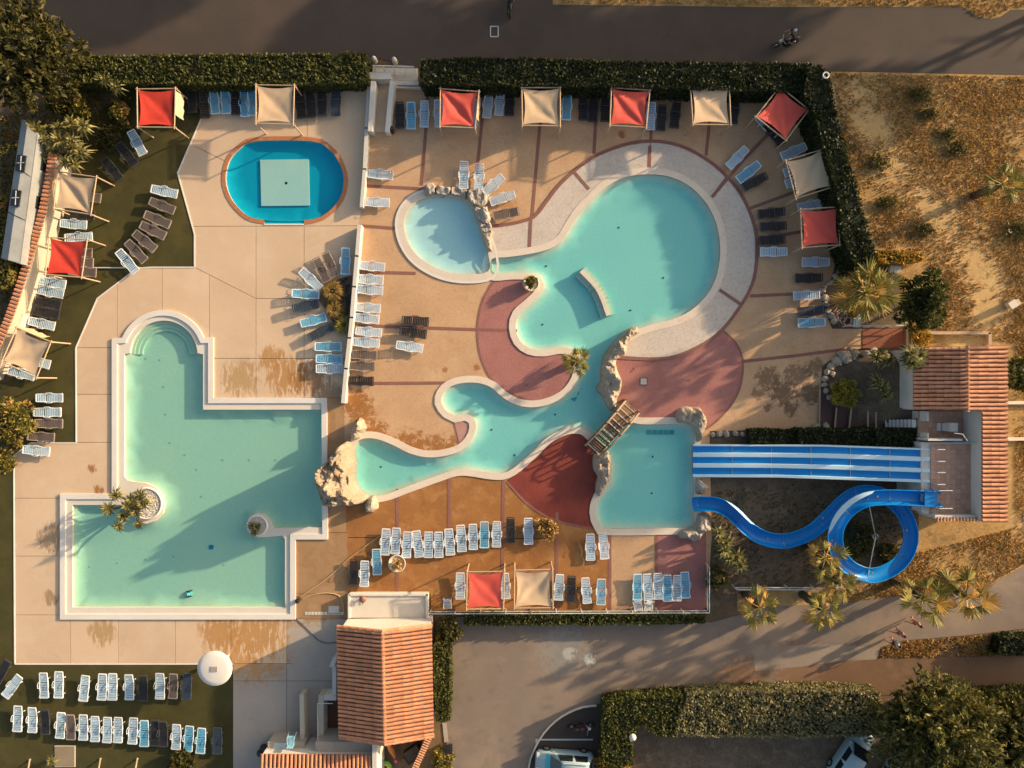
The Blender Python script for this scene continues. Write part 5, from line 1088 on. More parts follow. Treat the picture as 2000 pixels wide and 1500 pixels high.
# ---- palms
def frond_mesh(seed, droop, L=.50, pet=.60, n=14):
    r = random.Random(seed); V, F = [], []; e = Vector((pet, 0, -.05 * droop))
    for s_ in (-1, 1): V.append(Vector((0, s_ * .03, 0))); V.append(Vector((pet, s_ * .018, -.05 * droop)))
    F.append((0, 2, 3, 1))
    for i in range(n):
        a = R(-118 + 236 * i / (n - 1)) + r.uniform(-.04, .04); l = L * (.66 + .34 * math.cos(a * .6)) * r.uniform(.82, 1.08)
        d = Vector((math.cos(a), math.sin(a), -.10 - .25 * abs(math.sin(a)))); tip = e + d * l; tip.z -= droop * l * l * .55; m = e + d * l * .55; m.z -= droop * l * .12
        w = Vector((-math.sin(a), math.cos(a), r.uniform(-.5, .5))) * .075 * L; k0 = len(V); V += [e, m + w, tip, m - w]; F.append((k0, k0 + 1, k0 + 2, k0 + 3))
    me = bpy.data.meshes.new('frond'); me.from_pydata([tuple(v) for v in V], [], F); me.update(); return me
FR = {}
for mk in ('palm', 'dead'):
    for v in range(4):
        me = frond_mesh(v, .35 + .30 * v); me.materials.append(F_[mk]); FR[(mk, v)] = me
def palm(label, x, y, h, r_, n=17, seed=0, dead=.25, group='fan palms', lean=(0, 0)):
    """x, y: photo position of the crown heart at height h"""
    c = at(x, y, h); b = Vector((c.x - lean[0], c.y - lean[1], 0)); t = empty('palm_tree', b, label, 'palm', group); rd = random.Random(seed)
    tr = [.30, .27, .27, .30, .20]; pts = [b.lerp(c, i / 4) for i in range(5)]; pts[0].z = -.1
    MB().tube(pts, tr, 10).build('trunk', M['bark'], t, True)
    mb = MB()
    for i in range(int(h * 9)): p = b.lerp(c, (i + .5) / (h * 9)); a = i * 2.4; mb.box(p + Vector((math.cos(a) * .27, math.sin(a) * .27, 0)), (.12, .10, .14), a)
    mb.build('leaf_stubs', M['bark'], t)
    for i in range(n):
        f = i / n; a = i * 2.399 + rd.uniform(-.2, .2); el = R(66 - 100 * f + rd.uniform(-16, 16)); dd = (f > 1 - dead and rd.random() < .75) or rd.random() < .16
        o = bpy.data.objects.new('frond', FR[('dead' if dd else 'palm', min(3, int(f * 4)))]); link(o); o.parent = t; o.location = c - b + Vector((0, 0, .05)); s_ = r_ * rd.uniform(.72, 1.15)
        o.rotation_euler = Euler((rd.uniform(-.3, .3), -el, a), 'XYZ'); o.scale = (s_, s_ * .82, s_)
def rosette_mesh(seed, n=34, arch=.35):
    r = random.Random(seed); V, F = [], []
    for i in range(n):
        a = i * 2.399; el = R(82 - 95 * (i / n) + r.uniform(-8, 8)); l = r.uniform(.75, 1.05); d = Vector((math.cos(a) * math.cos(el), math.sin(a) * math.cos(el), math.sin(el))); w = Vector((-math.sin(a), math.cos(a), 0)) * .05
        m = d * l * .5 + Vector((0, 0, .02)); tip = d * l - Vector((0, 0, arch * l * l * math.cos(el))); w = w * 1.7; k0 = len(V); V += [d * .05 - w * .5, d * .05 + w * .5, m + w, tip, m - w]; F += [(k0, k0 + 1, k0 + 2, k0 + 4), (k0 + 2, k0 + 3, k0 + 4)]
    me = bpy.data.meshes.new('rosette'); me.from_pydata([tuple(v) for v in V], [], F); me.update(); me.materials.append(F_['yucca']); return me
RO = [rosette_mesh(s_, 34, .2 + .15 * s_) for s_ in range(4)]
def yucca(label, heads, h, r_, cat='yucca', seed=0, group=None, root=None, z0=0):
    rd = random.Random(seed); C = [at(x, y, h * rd.uniform(.8, 1.1) + z0) for x, y in heads]; m = sum(C, Vector()) / len(C)
    b = at(*root, z0) if root else Vector((m.x, m.y, z0)); b.z = z0; t = empty('yucca', b, label, cat, group)
    for c in C:
        MB().tube([b - Vector((0, 0, .05)), b.lerp(c, .5) + Vector((0, 0, .08 * h)), c], [.10, .08, .07], 7).build('stem', M['bark'], t, True)
        o = bpy.data.objects.new('rosette', rd.choice(RO)); link(o); o.parent = t; o.location = c - b; o.rotation_euler = (rd.uniform(-.25, .25), rd.uniform(-.25, .25), rd.uniform(0, 6.3)); o.scale = (r_ * rd.uniform(.85, 1.15),) * 3
# ------------------------------------------------------------------ hedges
hedge('long clipped green hedge along the road, upper left', [(132, 110), (300, 106), (500, 104), (640, 104), (655, 112), (668, 101), (716, 103), (720, 158), (640, 163), (400, 164), (200, 163), (134, 160)], 1.7, F_['hedge'], 161, .12, 1)
hedge('long dark clipped hedge along the road, right of the gate', [(818, 116), (900, 111), (1050, 112), (1250, 119), (1450, 121), (1575, 122), (1590, 180), (1450, 176), (1250, 170), (1050, 166), (900, 166), (822, 164)], 2.3, F_['hedge_dark'], 144, .12, 2)
hedge('tall dark hedge curving down the right side of the deck', [(1580, 122), (1606, 126), (1622, 145), (1630, 190), (1640, 240), (1660, 310), (1682, 390), (1700, 450), (1711, 495), (1700, 530), (1672, 522), (1650, 470), (1640, 400), (1622, 330), (1604, 260), (1588, 215), (1572, 182)], 2.8, F_['hedge_dark'], 119, .12, 3)
hedge('yellow flowering hedge at the edge of the dry meadow', [(1712, 488), (1760, 488), (1803, 494), (1806, 508), (1770, 515), (1716, 512)], 1.4, F_['yellow'], 187, .12, 4)
hedge('low dark hedge nearest the slide pool, above the blue lanes', [(1466, 839), (1560, 838), (1560, 866), (1466, 867)], 1.0, F_['hedge_dark'], 161, .12, 5)
hedge('middle dark hedge above the blue slide lanes', [(1566, 838), (1708, 837), (1708, 867), (1566, 867)], 1.3, F_['hedge_dark'], 161, .12, 6, h1=2.0)
hedge('dense dark hedge beside the staircase above the slide', [(1713, 838), (1796, 838), (1798, 872), (1713, 870)], 2.2, F_['hedge_dark'], 161, .12, 7)
hedge('narrow hedge along the right wall of the snack bar', [(848, 1258), (880, 1256), (881, 1330), (878, 1410), (852, 1412), (848, 1330)], 1.6, F_['hedge'], 161, .12, 8)
hedge('low hedge outside the lower fence along the driveway', [(908, 1200), (1100, 1201), (1378, 1201), (1378, 1218), (1150, 1222), (908, 1222)], .9, F_['hedge'], 161, .12, 9)
hedge('pale silvery hedge along the lower road', [(1345, 1358), (1420, 1352), (1560, 1349), (1720, 1353), (1725, 1438), (1560, 1441), (1420, 1440), (1318, 1438), (1330, 1395)], 1.7, F_['pale_hedge'], 187, .12, 10)
hedge('dark green hedge left of the silvery one', [(1180, 1376), (1215, 1366), (1270, 1362), (1335, 1360), (1328, 1400), (1315, 1440), (1285, 1438), (1250, 1418), (1236, 1440), (1236, 1498), (1176, 1498), (1176, 1420)], 1.7, F_['hedge'], 161, .12, 11)
hedge('green hedge right of the big conifers at the lower road', [(1905, 1357), (2040, 1355), (2040, 1402), (1905, 1405)], 1.7, F_['hedge'], 161, .12, 12)
hedge('sunlit yellow-green hedge at the left edge behind the caravan', [(-25, 383), (10, 385), (12, 440), (20, 510), (22, 550), (4, 562), (-25, 562)], 2.4, F_['bush'], 161, .12, 13)
hedge('dark green hedge at the far right below the verge', [(1958, 1246), (2050, 1240), (2050, 1278), (1950, 1280)], 1.2, F_['hedge_dark'], 144, .12, 14)

# ------------------------------------------------------------------ trees and shrubs
tree('conifer_tree', 'big feathery dark conifer in the upper left corner', 48, 112, 4.2, (3.3, 3.4, 3.0), 2, F_['broad'], seed=2, clumps=210, per=72, cr=.55, size=.15, elong=2.6, spray=True)
tree('conifer_tree', 'biggest feathery conifer beside the parked car, lower right', 1820, 1422, 4.0, (3.35, 3.2, 3.0), 2, F_['conifer'], seed=5, clumps=330, per=80, cr=.62, size=.13, elong=3.0, spray=True)
tree('conifer_tree', 'second feathery conifer at the lower right edge', 1966, 1440, 3.5, (1.9, 2.5, 2.4), 2, F_['conifer'], seed=6, clumps=200, per=80, cr=.58, size=.13, elong=3.0, spray=True)
tree('broadleaf_tree', 'round green tree between the fan palm and the meadow', 1797, 592, 2.2, (1.55, 2.0, 1.7), 1, F_['hedge'], seed=7, clumps=60, per=90, cr=.5, size=.15)
for i, (lab, x, y, r_, h, mk) in enumerate([
    ('dark shrub under the big corner conifer', 120, 195, 1.3, 1.6, 'broad'), ('yellow-green shrub between conifer and yuccas', 152, 205, .9, 1.4, 'bush'), ('orange-tinged bush left of the red upper canopy', 234, 212, .85, 1.1, 'bush'), ('small dark bush below the orange-tinged one', 238, 240, .6, .8, 'broad'), ('dull brown shrub by the upper turf loungers', 208, 268, 1.0, .9, 'broad'),
    ('round sunlit bush at the left edge beside five loungers', 18, 822, 1.75, 2.0, 'bush'), ('lower yellow bush at the left edge below the round one', 4, 905, 1.1, 1.3, 'bush'), ('dark shrub at the corner of the snack bar hedge', 872, 1232, 1.2, 1.5, 'broad'), ('bright yellow bush in front of the parked van', 1195, 1496, 1.4, 1.5, 'yellow'), ('dark low bush on the bottom lawn beside the loungers', 352, 1490, 1.05, .7, 'broad'),
    ('small orange shrub beside the hose coil', 1668, 612, .35, .4, 'yellow'), ('grey-green bush inside the spiral slide loop', 1682, 1052, 1.4, .8, 'weed'), ('dark bush at the right of the slide loop', 1735, 1085, 1.0, .6, 'weed'), ('bush right of the slide building by the low walls', 1990, 735, 1.3, 1.2, 'hedge'), ('weedy bush at the foot of the yard wall', 862, 1490, .9, .8, 'bush'), ('golden shrub strip below the red ramp', 1795, 660, .9, .5, 'yellow'), ('dark bush by the lower right fence corner', 1400, 1130, .9, 1.0, 'weed')]):
    shrub(lab, x, y, r_, h, F_[mk], seed=40 + i, clumps=int(20 + 14 * r_), per=60, size=.13)
t = shrub('round clipped yellow-green bush on the planted bank', 1650, 767, 1.05, 1.2, foliage('clipped_leaf', (.18, .155, .022), (.40, .33, .05)), seed=80, clumps=70, per=60, size=.10, z0=.35)
shrub('round straw-coloured bush right of the rusty deck loungers', 1067, 1033, .85, .9, F_['grass'], seed=81, clumps=50, per=60, size=.11)
yucca('large yucca clump with many heads in the upper left corner', [(50, 258), (68, 250), (77, 257), (114, 251), (140, 241), (162, 247), (92, 276), (143, 276), (108, 295), (86, 306), (161, 299), (130, 316), (146, 320), (144, 290), (118, 275)], 2.1, .86, seed=1)
yucca('yucca with two heads between the hedge and the red canopy', [(205, 157), (230, 172)], 1.5, .75, seed=2)
yucca('yucca with many heads in the round planter of the large pool', [(227, 966), (260, 975), (212, 995), (250, 987), (282, 982), (267, 997), (242, 1007), (232, 1027), (272, 1022), (275, 966)], 1.5, .68, seed=3, root=(272, 985))
yucca('small yucca in the little round planter of the large pool', [(492, 1026), (498, 1040), (502, 1030)], .6, .5, seed=4)
yucca('spiky yucca clump between the fence and the spiral slide', [(1403, 1040), (1418, 1060), (1438, 1088), (1424, 1090), (1412, 1075), (1445, 1102)], 1.2, .85, seed=5)
yucca('spiky yucca on the planted bank beside the clipped bush', [(1722, 757), (1730, 772), (1712, 745)], .9, .8, seed=6, z0=1.2)
yucca('upper yucca on the bank near the red ramp', [(1712, 700), (1722, 692), (1735, 705)], .8, .75, seed=7, z0=1.1)
yucca('bushy yucca palm leaning over the building roof', [(1785, 697), (1778, 690), (1793, 704), (1782, 708), (1775, 702), (1795, 692)], 2.8, .85, seed=8, root=(1768, 700), z0=1.0)
yucca('small yucca on the bottom lawn at the lower edge', [(100, 1486)], .5, .6, seed=9)
palm('small fan palm beside the lagoon neck on mauve paving', 1127, 706, 1.5, 1.15, 15, 1)
palm('very large fan palm in the stone-edged bed', 1690, 572, 3.0, 2.15, 34, 2, .3)
palm('lone fan palm standing in the dry meadow', 1956, 360, 2.8, 1.45, 17, 3)
palm('leftmost fan palm of the driveway group', 1484, 1186, 3.0, 1.55, 14, 4, .4)
palm('fan palm by the driveway, right of the leftmost one', 1607, 1190, 3.3, 1.55, 16, 5, .35)
palm('fan palm against the lower rim of the spiral slide', 1612, 1090, 3.2, 1.45, 15, 6, .45)
palm('fan palm just below the spiral slide', 1642, 1138, 3.0, 1.3, 14, 7, .3)
palm('tall fan palm above the walking people', 1802, 1166, 3.6, 2.05, 19, 8, .25)
palm('rightmost fan palm of the driveway group', 1886, 1162, 3.6, 1.95, 18, 9, .2)

# ------------------------------------------------------------------ stone pines and trees outside the frame whose shade falls across the site
def stone_pine(label, x, y, h, r_, seed):
    c = Vector(((x - 1000) / S, (750 - y) / S, 0)); t = empty('stone_pine', c, label, 'tree', 'trees beyond the frame'); top = c + Vector((0, 0, h))
    trunk_limbs(t, c, top, .26, M['bark'], r_, 6, seed); crown(t, top + Vector((0, 0, .2)), (r_, r_, 1.5), F_['conifer'], 110, 60, .75, .26, 2.4, seed)
PINES = [(830, -420, 9, 4.2), (1010, -440, 9.5, 4.4), (1190, -470, 10, 4.2), (1590, -330, 9.5, 4.0), (1740, -310, 10, 4.2), (1900, -330, 9, 4.4), (2060, -300, 9.5, 4.2), (2210, -310, 9.0, 4.2), (2330, -350, 9.5, 4.2), (2280, -95, 8.5, 3.4), (2420, -140, 8.0, 3.0)]
stone_pine('unseen very tall stone pine added beyond the right edge to shade the slide pool', 2375, 425, 12.0, 3.3, 91)  # unseen pine added so that its shade covers the slide pool
for i, (x, y, h, r_) in enumerate(PINES): stone_pine(f'umbrella-crowned stone pine beyond the road, {ORD[i]} from the left outside the picture', x, y, h, r_, 60 + i)
stone_pine('umbrella-crowned stone pine beyond the right edge near the lower road', 2350, 1150, 4.2, 2.8, 90)

# ------------------------------------------------------------------ dry grass and weeds
def scatter(poly, n, seed):
    r = np.random.default_rng(seed); P = np.array(poly); lo, hi = P.min(0), P.max(0); Q = r.uniform(lo, hi, (n * 4, 2)); return Q[inside(poly, Q)][:n]
FIELD = px([(1628, 142), (2030, 150), (2030, 1085), (1940, 1138), (1850, 1158), (1752, 1163), (1655, 1176), (1600, 1150), (1700, 1140), (1790, 1080), (1985, 1030), (1985, 670), (1800, 640), (1830, 600), (1810, 500), (1715, 480), (1650, 290)])
def grass(name, label, poly, n, size, mat, seed, hgt=.5, keep=None):
    Q = scatter(poly, n, seed); r = np.random.default_rng(seed)
    dens = np.array([mnoise.noise(Vector((x * .35, y * .35, 3))) + .5 * mnoise.noise(Vector((x * 1.3, y * 1.3, 5))) for x, y in Q]); 
    if keep is not None: dens -= keep(Q)
    Q = Q[dens > r.uniform(-.75, .35, len(Q))]
    P = np.c_[Q, np.full(len(Q), -.05) + r.uniform(.02, size * hgt, len(Q))]; ax = r.normal(size=(len(Q), 3)) * .55; ax[:, 2] = 1
    o = leaf_mesh(name, P, mat, None, size, 2.4, 0, ax, seed); tag(o, label, 'grass', kind='stuff'); return o
grass('dry_grass', 'dry golden grass covering the meadow on the right', FIELD, 60000, .085, F_['grass'], 1, keep=lambda Q: .55 * np.clip(1.4 - edge_dist(px([(1660, 190), (1745, 310), (1850, 450), (1945, 600), (1942, 603), (1848, 452), (1743, 312)]), Q) / 1.3, 0, 1))
grass('dry_grass', 'dry grass on the verge beyond the upper road', px([(1080, -60), (2050, -60), (2050, 8), (1975, 16), (1935, 34), (1905, 28), (1880, 10), (1500, 11), (1090, 6)]), 9000, .10, F_['grass'], 2)
grass('dry_grass', 'dry grass strip between the driveway and the lower road', px([(1722, 1266), (1770, 1253), (1900, 1242), (2040, 1228), (2040, 1279), (1720, 1284)]), 6000, .10, F_['grass'], 3)
grass('weeds', 'sparse weeds on the dark soil around the slides', px([(1395, 960), (1600, 940), (1790, 950), (1790, 1050), (1690, 1140), (1440, 1155), (1392, 1190)]), 4200, .10, F_['weed'], 4)
grass('weeds', 'dry litter under the upper left trees', px([(0, 230), (130, 170), (260, 170), (250, 240), (160, 330), (110, 330), (60, 420), (0, 640)]), 5000, .12, F_['bush'], 5)
def weed_clump(label, x, y, r_, seed):
    r = np.random.default_rng(seed); c = at(x, y); t = empty('weed_clump', c, label, 'weeds', 'weed clumps in the meadow'); n = int(420 * r_ * r_ + 160)
    Q = r.normal(size=(n, 2)) * r_ * np.array([.75, .5]) + np.array(c)[:2]; P = np.c_[Q, r.uniform(.0, .30, n)]; ax = r.normal(size=(n, 3)) * .7; ax[:, 2] = .8
    leaf_mesh('leaves', P, F_['weed'], t, .10, 2.2, .2, ax, seed)
    mb = MB(); [mb.tube([(q[0], q[1], -.05), (q[0] + .05, q[1], .3)], [.012, .005], 4) for q in Q[:14]]; mb.build('stems', M['bark'], t)
for i, (x, y, r_) in enumerate([(1795, 185, .7), (1812, 222, .5), (1716, 318, .75), (1730, 395, .5), (1808, 450, .5), (1870, 290, .6), (1990, 450, .9), (1850, 262, .5)]):
    weed_clump(['weedy tuft nearest the upper road in the meadow', 'weedy tuft just below the one by the upper road', 'dark weed clump near the tall hedge in the meadow', 'small weed clump in the meadow by the lower hedge', 'round weed clump alone in mid meadow', 'faint weed tuft right of centre in the meadow', 'weed clump at the right edge of the meadow', 'tiny weed tuft in the upper meadow'][i], x, y, r_, 120 + i)

# ------------------------------------------------------------------ planters, stones and pots
def stone_me(seed):
    b = MB().ball((0, 0, 0), 1, 7, 5); r = random.Random(seed); me = bpy.data.meshes.new('stone'); me.from_pydata([tuple(v * r.uniform(.75, 1.15)) for v in b.v], [], b.f); me.update(); return me
ST = {k_: [] for k_ in ('rock', 'rock_grey', 'dark')}
M['slate'] = surf('black_slate', (.05, .047, .043), (.028, .027, .026), 2, .5, (9, .4), (20, .4))
for k_ in ST:
    for s_ in range(4): me = stone_me(s_); me.materials.append(M[k_] if k_ != 'dark' else M['slate']); ST[k_].append(me)
def stone_at(x, y, r_, k_, parent=None, z=0, label=None, group=None):
    o = bpy.data.objects.new('stone' if parent else 'rock', random.choice(ST[k_])); link(o); p = at(x, y, z)
    if parent: o.parent = parent; p = p - ORG[parent.name]
    else: tag(o, label, 'rock', group)
    o.location = p + Vector((0, 0, r_ * .25)); o.rotation_euler = (random.uniform(-.3, .3), random.uniform(-.3, .3), random.uniform(0, 6)); o.scale = (r_ * random.uniform(.8, 1.2), r_ * random.uniform(.7, 1.1), r_ * .7)
def stone_edge(name, label, pts, k_):
    t = empty(name, at(*pts[0][:2]), label, 'stone edging')
    for x, y, r_, *z in pts: stone_at(x, y, r_, k_, t, z[0] if z else 0)
sheet('palm_bed', px([(1602, 575), (1626, 541), (1652, 502), (1720, 520), (1765, 540), (1768, 641), (1640, 641), (1618, 610)]), -.02, M['soil'])
stone_edge('stone_edging', 'row of pale stones edging the fan palm bed', [(1604, 568, .3), (1609, 582, .32), (1612, 594, .28), (1620, 552, .3), (1630, 540, .26), (1616, 606, .25), (1622, 616, .3), (1628, 627, .27), (1610, 560, .2), (1638, 530, .22)], 'rock_grey')
stone_edge('stone_edging', 'curved line of stones along the foot of the planted bank', [(1690, 690, .34, .5), (1668, 692, .42, .3), (1650, 697, .52, .2), (1634, 706, .4, .1), (1622, 716, .32), (1614, 727, .3), (1610, 740, .3), (1609, 752, .28), (1612, 764, .26), (1618, 776, .24), (1640, 690, .25, .1), (1660, 684, .25, .2), (1705, 684, .3, .5), (1625, 730, .22, .1)], 'rock')
stone_edge('stone_edging', 'flat pale stones below the garden steps', [(1594, 834, .32), (1612, 836, .42), (1645, 838, .3), (1560, 838, .28), (1405, 846, .34), (1418, 847, .3), (1436, 846, .3), (1450, 848, .26), (1392, 849, .25)], 'rock')
bed = empty('wall_planter', at(665, 590), 'bed of black slate stones against the dividing wall', 'planter')
MB().prism(px([(648, 548), (688, 538), (682, 640), (655, 640), (640, 610), (622, 585), (630, 560)]), -.02, .06).build('soil', M['soil'], bed)
rd = random.Random(3)
for i in range(70):
    x, y = rd.uniform(640, 686), rd.uniform(542, 636)
    if inside(px([(648, 550), (684, 542), (680, 636), (657, 636), (645, 600)]), [at(x, y).xy.to_tuple()])[0]: stone_at(x, y, rd.uniform(.1, .2), 'dark', bed, .05)
def grass_plant(label, x, y, r_, h, mat, seed, n=260):
    c = at(x, y, h * .5); r = np.random.default_rng(seed); t = empty('ornamental_grass', (c.x, c.y, 0), label, 'plant'); V, F = [], []
    for i in range(n):
        a, l = r.uniform(0, 6.28), r_ * r.uniform(.5, 1.1); d = Vector((math.cos(a), math.sin(a), 0)); w = Vector((-d.y, d.x, 0)) * .05; k0 = len(V)
        for s_ in (0, .35, .7, 1.0): p = Vector((c.x, c.y, 0)) + d * l * s_ + Vector((0, 0, h * (1.6 * s_ - 1.45 * s_ * s_) * r.uniform(.9, 1.1) + .05)); V += [p - w * (1.05 - s_), p + w * (1.05 - s_)]
        F += [(k0, k0 + 1, k0 + 3, k0 + 2), (k0 + 2, k0 + 3, k0 + 5, k0 + 4), (k0 + 4, k0 + 5, k0 + 7, k0 + 6)]
    mesh_obj('blades', V, F, mat, t)
    MB().lathe((c.x, c.y, 0), [(.16, 0), (.12, h * .3), (.05, h * .5)], 8).build('crown_base', M['bark'], t)
og = foliage('brown_blade', (.16, .09, .02), (.42, .27, .07))
grass_plant('upper brown arching grass in the wall planter', 648, 568, .95, 1.5, og, 1); grass_plant('middle brown grass in the wall planter', 652, 604, .8, 1.1, og, 2); grass_plant('yellow-green spiky plant at the lower end of the wall planter', 671, 634, .95, 1.1, F_['palm'], 3)
def pot(label, x, y, r_, mat, leaf, seed, h=.5, tall=.35):
    p = at(x, y, h); t = empty('plant_pot', (p.x, p.y, 0), label, 'plant pot')
    MB().lathe((p.x, p.y, 0), [(r_ * .7, 0), (r_, h), (r_ * .88, h), (r_ * .84, h - .07)], 22).build('bowl', mat, t, True); MB().lathe((p.x, p.y, h - .1), [(r_ * .85, 0), (r_ * .85, .02)], 18).build('soil', M['soil'], t)
    crown(t, (p.x, p.y, h + tall * .3), (r_ * .62, r_ * .62, tall), leaf, 16, 26, r_ * .22, .10, 2.8, seed)
pot('round cream pot with leafy plant on the lagoon headland', 1037, 553, .62, M['coping'], F_['palm'], 1); pot('big cream flowerpot among the rusty deck loungers', 775, 1101, .66, M['coping'], F_['grass'], 2, .55)
for i, (x, y, r_, lab) in enumerate(((287, 983, 1.2, 'round pebble planter set in the large pool, with a yucca'), (503, 1026, .78, 'little round pebble planter at the tip of the pool peninsula'))):
    p = at(x, y); t = empty('pebble_planter', p, lab, 'planter'); MB().lathe(p, [(r_ + .04, 0), (r_, .16), (r_ - .12, .16), (r_ - .13, .08)], 30).build('rim', M['coping_white'], t, True)
    MB().lathe(p, [(r_ - .1, .05), (r_ - .1, .09)], 24).build('gravel_bed', M['coping'], t); mb = MB(); rd = random.Random(i)
    for _ in range(int(420 * r_)):
        a, q = rd.uniform(0, 6.28), (r_ - .18) * rd.random() ** .5; mb.ball(p + Vector((q * math.cos(a), q * math.sin(a), .10)), rd.uniform(.035, .06), 5, 4, (1.2, .9, .7))
    o = mb.build('pebbles', surf('white_pebble', (.72, .68, .62), (.45, .42, .38), 14, .7, None, None), t); o['kind'] = 'stuff'

# ------------------------------------------------------------------ fences, rails, lamps, small structures
def fence(label, a, b, h, n, mat, bars=0, w=.05, rails=2):
    A, B = at(*a), at(*b); t = empty('fence', A, label, 'fence')
    for i in range(n + 1): p = A.lerp(B, i / n); MB().bar(p - Vector((0, 0, .05)), p + Vector((0, 0, h)), w).build('post', mat, t)
    for k_ in range(rails): z = h - k_ * h * .45; MB().bar(A + Vector((0, 0, z)), B + Vector((0, 0, z)), w * .9).build('rail', mat, t)
    if bars:
        mb = MB(); [mb.bar(A.lerp(B, i / bars) + Vector((0, 0, .1)), A.lerp(B, i / bars) + Vector((0, 0, h)), .015) for i in range(bars)]; mb.build('bars', mat, t)
fence('white wire fence along the lower edge of the deck', (842, 1190), (1378, 1188), 1.0, 11, M['metal'], 0, .055); fence('short white fence side at the lower right deck corner', (1378, 1100), (1378, 1188), 1.0, 3, M['metal'], 0, .055)
fence('white railing among the driveway palms', (1430, 1143), (1634, 1143), 1.1, 4, M['metal'], 0, .07); fence('grey rail above the red ramp', (1646, 638), (1768, 637), .9, 4, M['rail'], 0, .06)
t = empty('street_lamp', at(1597, 160), 'lamp with a white ring head at the hedge corner', 'lamp'); b, c = at(1597, 160), at(1613, 147, 3.9); c.x, c.y = at(1613, 147, 3.9).xy
MB().tube([b, b.lerp(c, .5), Vector((c.x, c.y, 3.8))], .045, 7).build('pole', M['metal'], t); MB().tube([c + Vector((.2 * math.cos(R(a)), .2 * math.sin(R(a)), 0)) for a in range(0, 361, 24)], .05, 7).build('ring_head', M['coping_white'], t, True)
t = empty('street_lamp', at(1226, 1430), 'globe lamp over the dark hedge by the parking bay', 'lamp'); c = at(1236, 1440, 3.0)
MB().tube([at(1222, 1417), Vector((at(1222, 1417).x, at(1222, 1417).y, 2.2)), c - Vector((0, 0, .2))], .045, 7).build('pole', M['metal'], t); MB().ball(c, .24, 16, 10).build('globe', M['coping_white'], t, True)
t = empty('sunshade_mushroom', at(424, 1301), 'round white disc shelter at the corner of the bottom lawn', 'shelter'); c = at(420, 1305, 2.2)
MB().lathe((c.x, c.y, 0), [(.14, 0), (.12, 2.0)], 14).build('post', M['metal'], t, True); MB().lathe(c, [(.2, -.2), (1.22, -.02), (1.26, .03), (1.22, .07), (.9, .12), (.3, .16)], 40).build('disc', M['coping_white'], t, True); MB().box(c + Vector((0, 0, .17)), (.48, .38, .05)).build('hatch', plain('grey_plate', (.38, .33, .28)), t)
t = empty('hatch', at(1257, 745), 'small pale square hatch in the mauve paving', 'hatch'); MB().box(at(1257, 745, .02), (.46, .46, .04)).build('lid', M['pale'], t); MB().box(at(1257, 745, .014), (.54, .54, .03)).build('frame', M['dark'], t)
t = empty('utility_box', at(1980, 594), 'grey concrete block standing in the dry meadow', 'utility box'); MB().box(at(1978, 593, .45), (.5, .46, .9), R(35), taper=.96).build('body', M['pale'], t); MB().box(at(1979, 594, .93), (.58, .54, .07), R(35)).build('lid', M['coping'], t)
t = empty('pump_box', at(1747, 525), 'grey box beneath the yellow hedge', 'utility box'); MB().box(at(1747, 525, .3), (.6, .5, .6)).build('body', M['rail'], t); MB().box(at(1747, 525, .62), (.66, .56, .05)).build('lid', M['rail'], t)
t = empty('round_lid', at(1737, 551), 'round pale lid in the palm bed', 'lid'); MB().lathe(at(1737, 551), [(.24, 0), (.24, .12), (.08, .16)], 16).build('cover', M['coping'], t)
t = empty('shower_tray', at(1673, 626), 'pale blue tray beside the hose coil', 'tray'); MB().box(at(1673, 627, .06), (.55, .95, .1)).build('base', plain('pale_blue_tray', (.40, .53, .57)), t); MB().bar(at(1673, 615, .2), at(1673, 640, .2), .05).build('rail', M['metal'], t)
t = empty('garden_hose', at(1645, 616), 'coiled pinkish garden hose by the palm bed', 'hose'); hm = plain('hose_pink', (.50, .33, .26))
for i, (x, y, r_) in enumerate(((1641, 611, .42), (1642, 613, .30), (1652, 624, .40), (1645, 618, .36), (1656, 628, .30))):
    p = at(x, y, .05 + .05 * i); MB().tube([p + Vector((r_ * math.cos(R(a)), r_ * math.sin(R(a)) * 1.1, 0)) for a in range(0, 361, 15)], .035, 6).build('coil', hm, t, True)
hy = plain('hose_tan', (.60, .42, .22))
for i, (lab, pts) in enumerate((('taut tan hose crossing the deck towards the lounger row', [(583, 1168), (640, 1128), (680, 1092), (720, 1062), (750, 1042)]), ('looped tan hose curling across the deck by the snack bar', [(585, 1172), (610, 1162), (640, 1158), (662, 1163), (670, 1178), (672, 1196)]), ('thin dark cable trailing towards the snack bar', [(578, 1208), (600, 1228), (622, 1250), (640, 1256), (658, 1254)]))):
    o = MB().tube([(*p, .035) for p in catmull(px(pts), False, .3)], .032 if i < 2 else .02, 6).build('hose' if i < 2 else 'cable', hy if i < 2 else M['dark'], None, True); tag(o, lab, 'hose')
t = empty('hose_reel', at(583, 1172), 'small black pump with hoses at the pool corner', 'pump'); MB().lathe(at(583, 1172), [(.15, 0), (.17, .3), (.08, .36)], 12).build('body', M['dark'], t); MB().tube([at(578, 1166, .3), at(585, 1166, .45), at(590, 1172, .3)], .03, 6).build('handle', M['dark'], t)
t = empty('drain_grate', at(640, 1196), 'long drain grating across the deck above the snack bar', 'grate')
for i in range(12): MB().box(at(598 + 6.4 * i, 1198, .012), (.20, .22, .02)).build('grate_bar', M['rail'], t)
t = empty('floor_hatch', at(650, 1192), 'grey square hatch in the deck near the snack bar', 'hatch'); MB().box(at(652, 1191, .015), (.72, .5, .03)).build('lid', M['rail'], t); MB().box(at(652, 1191, .012), (.8, .58, .02)).build('frame', M['coping'], t)
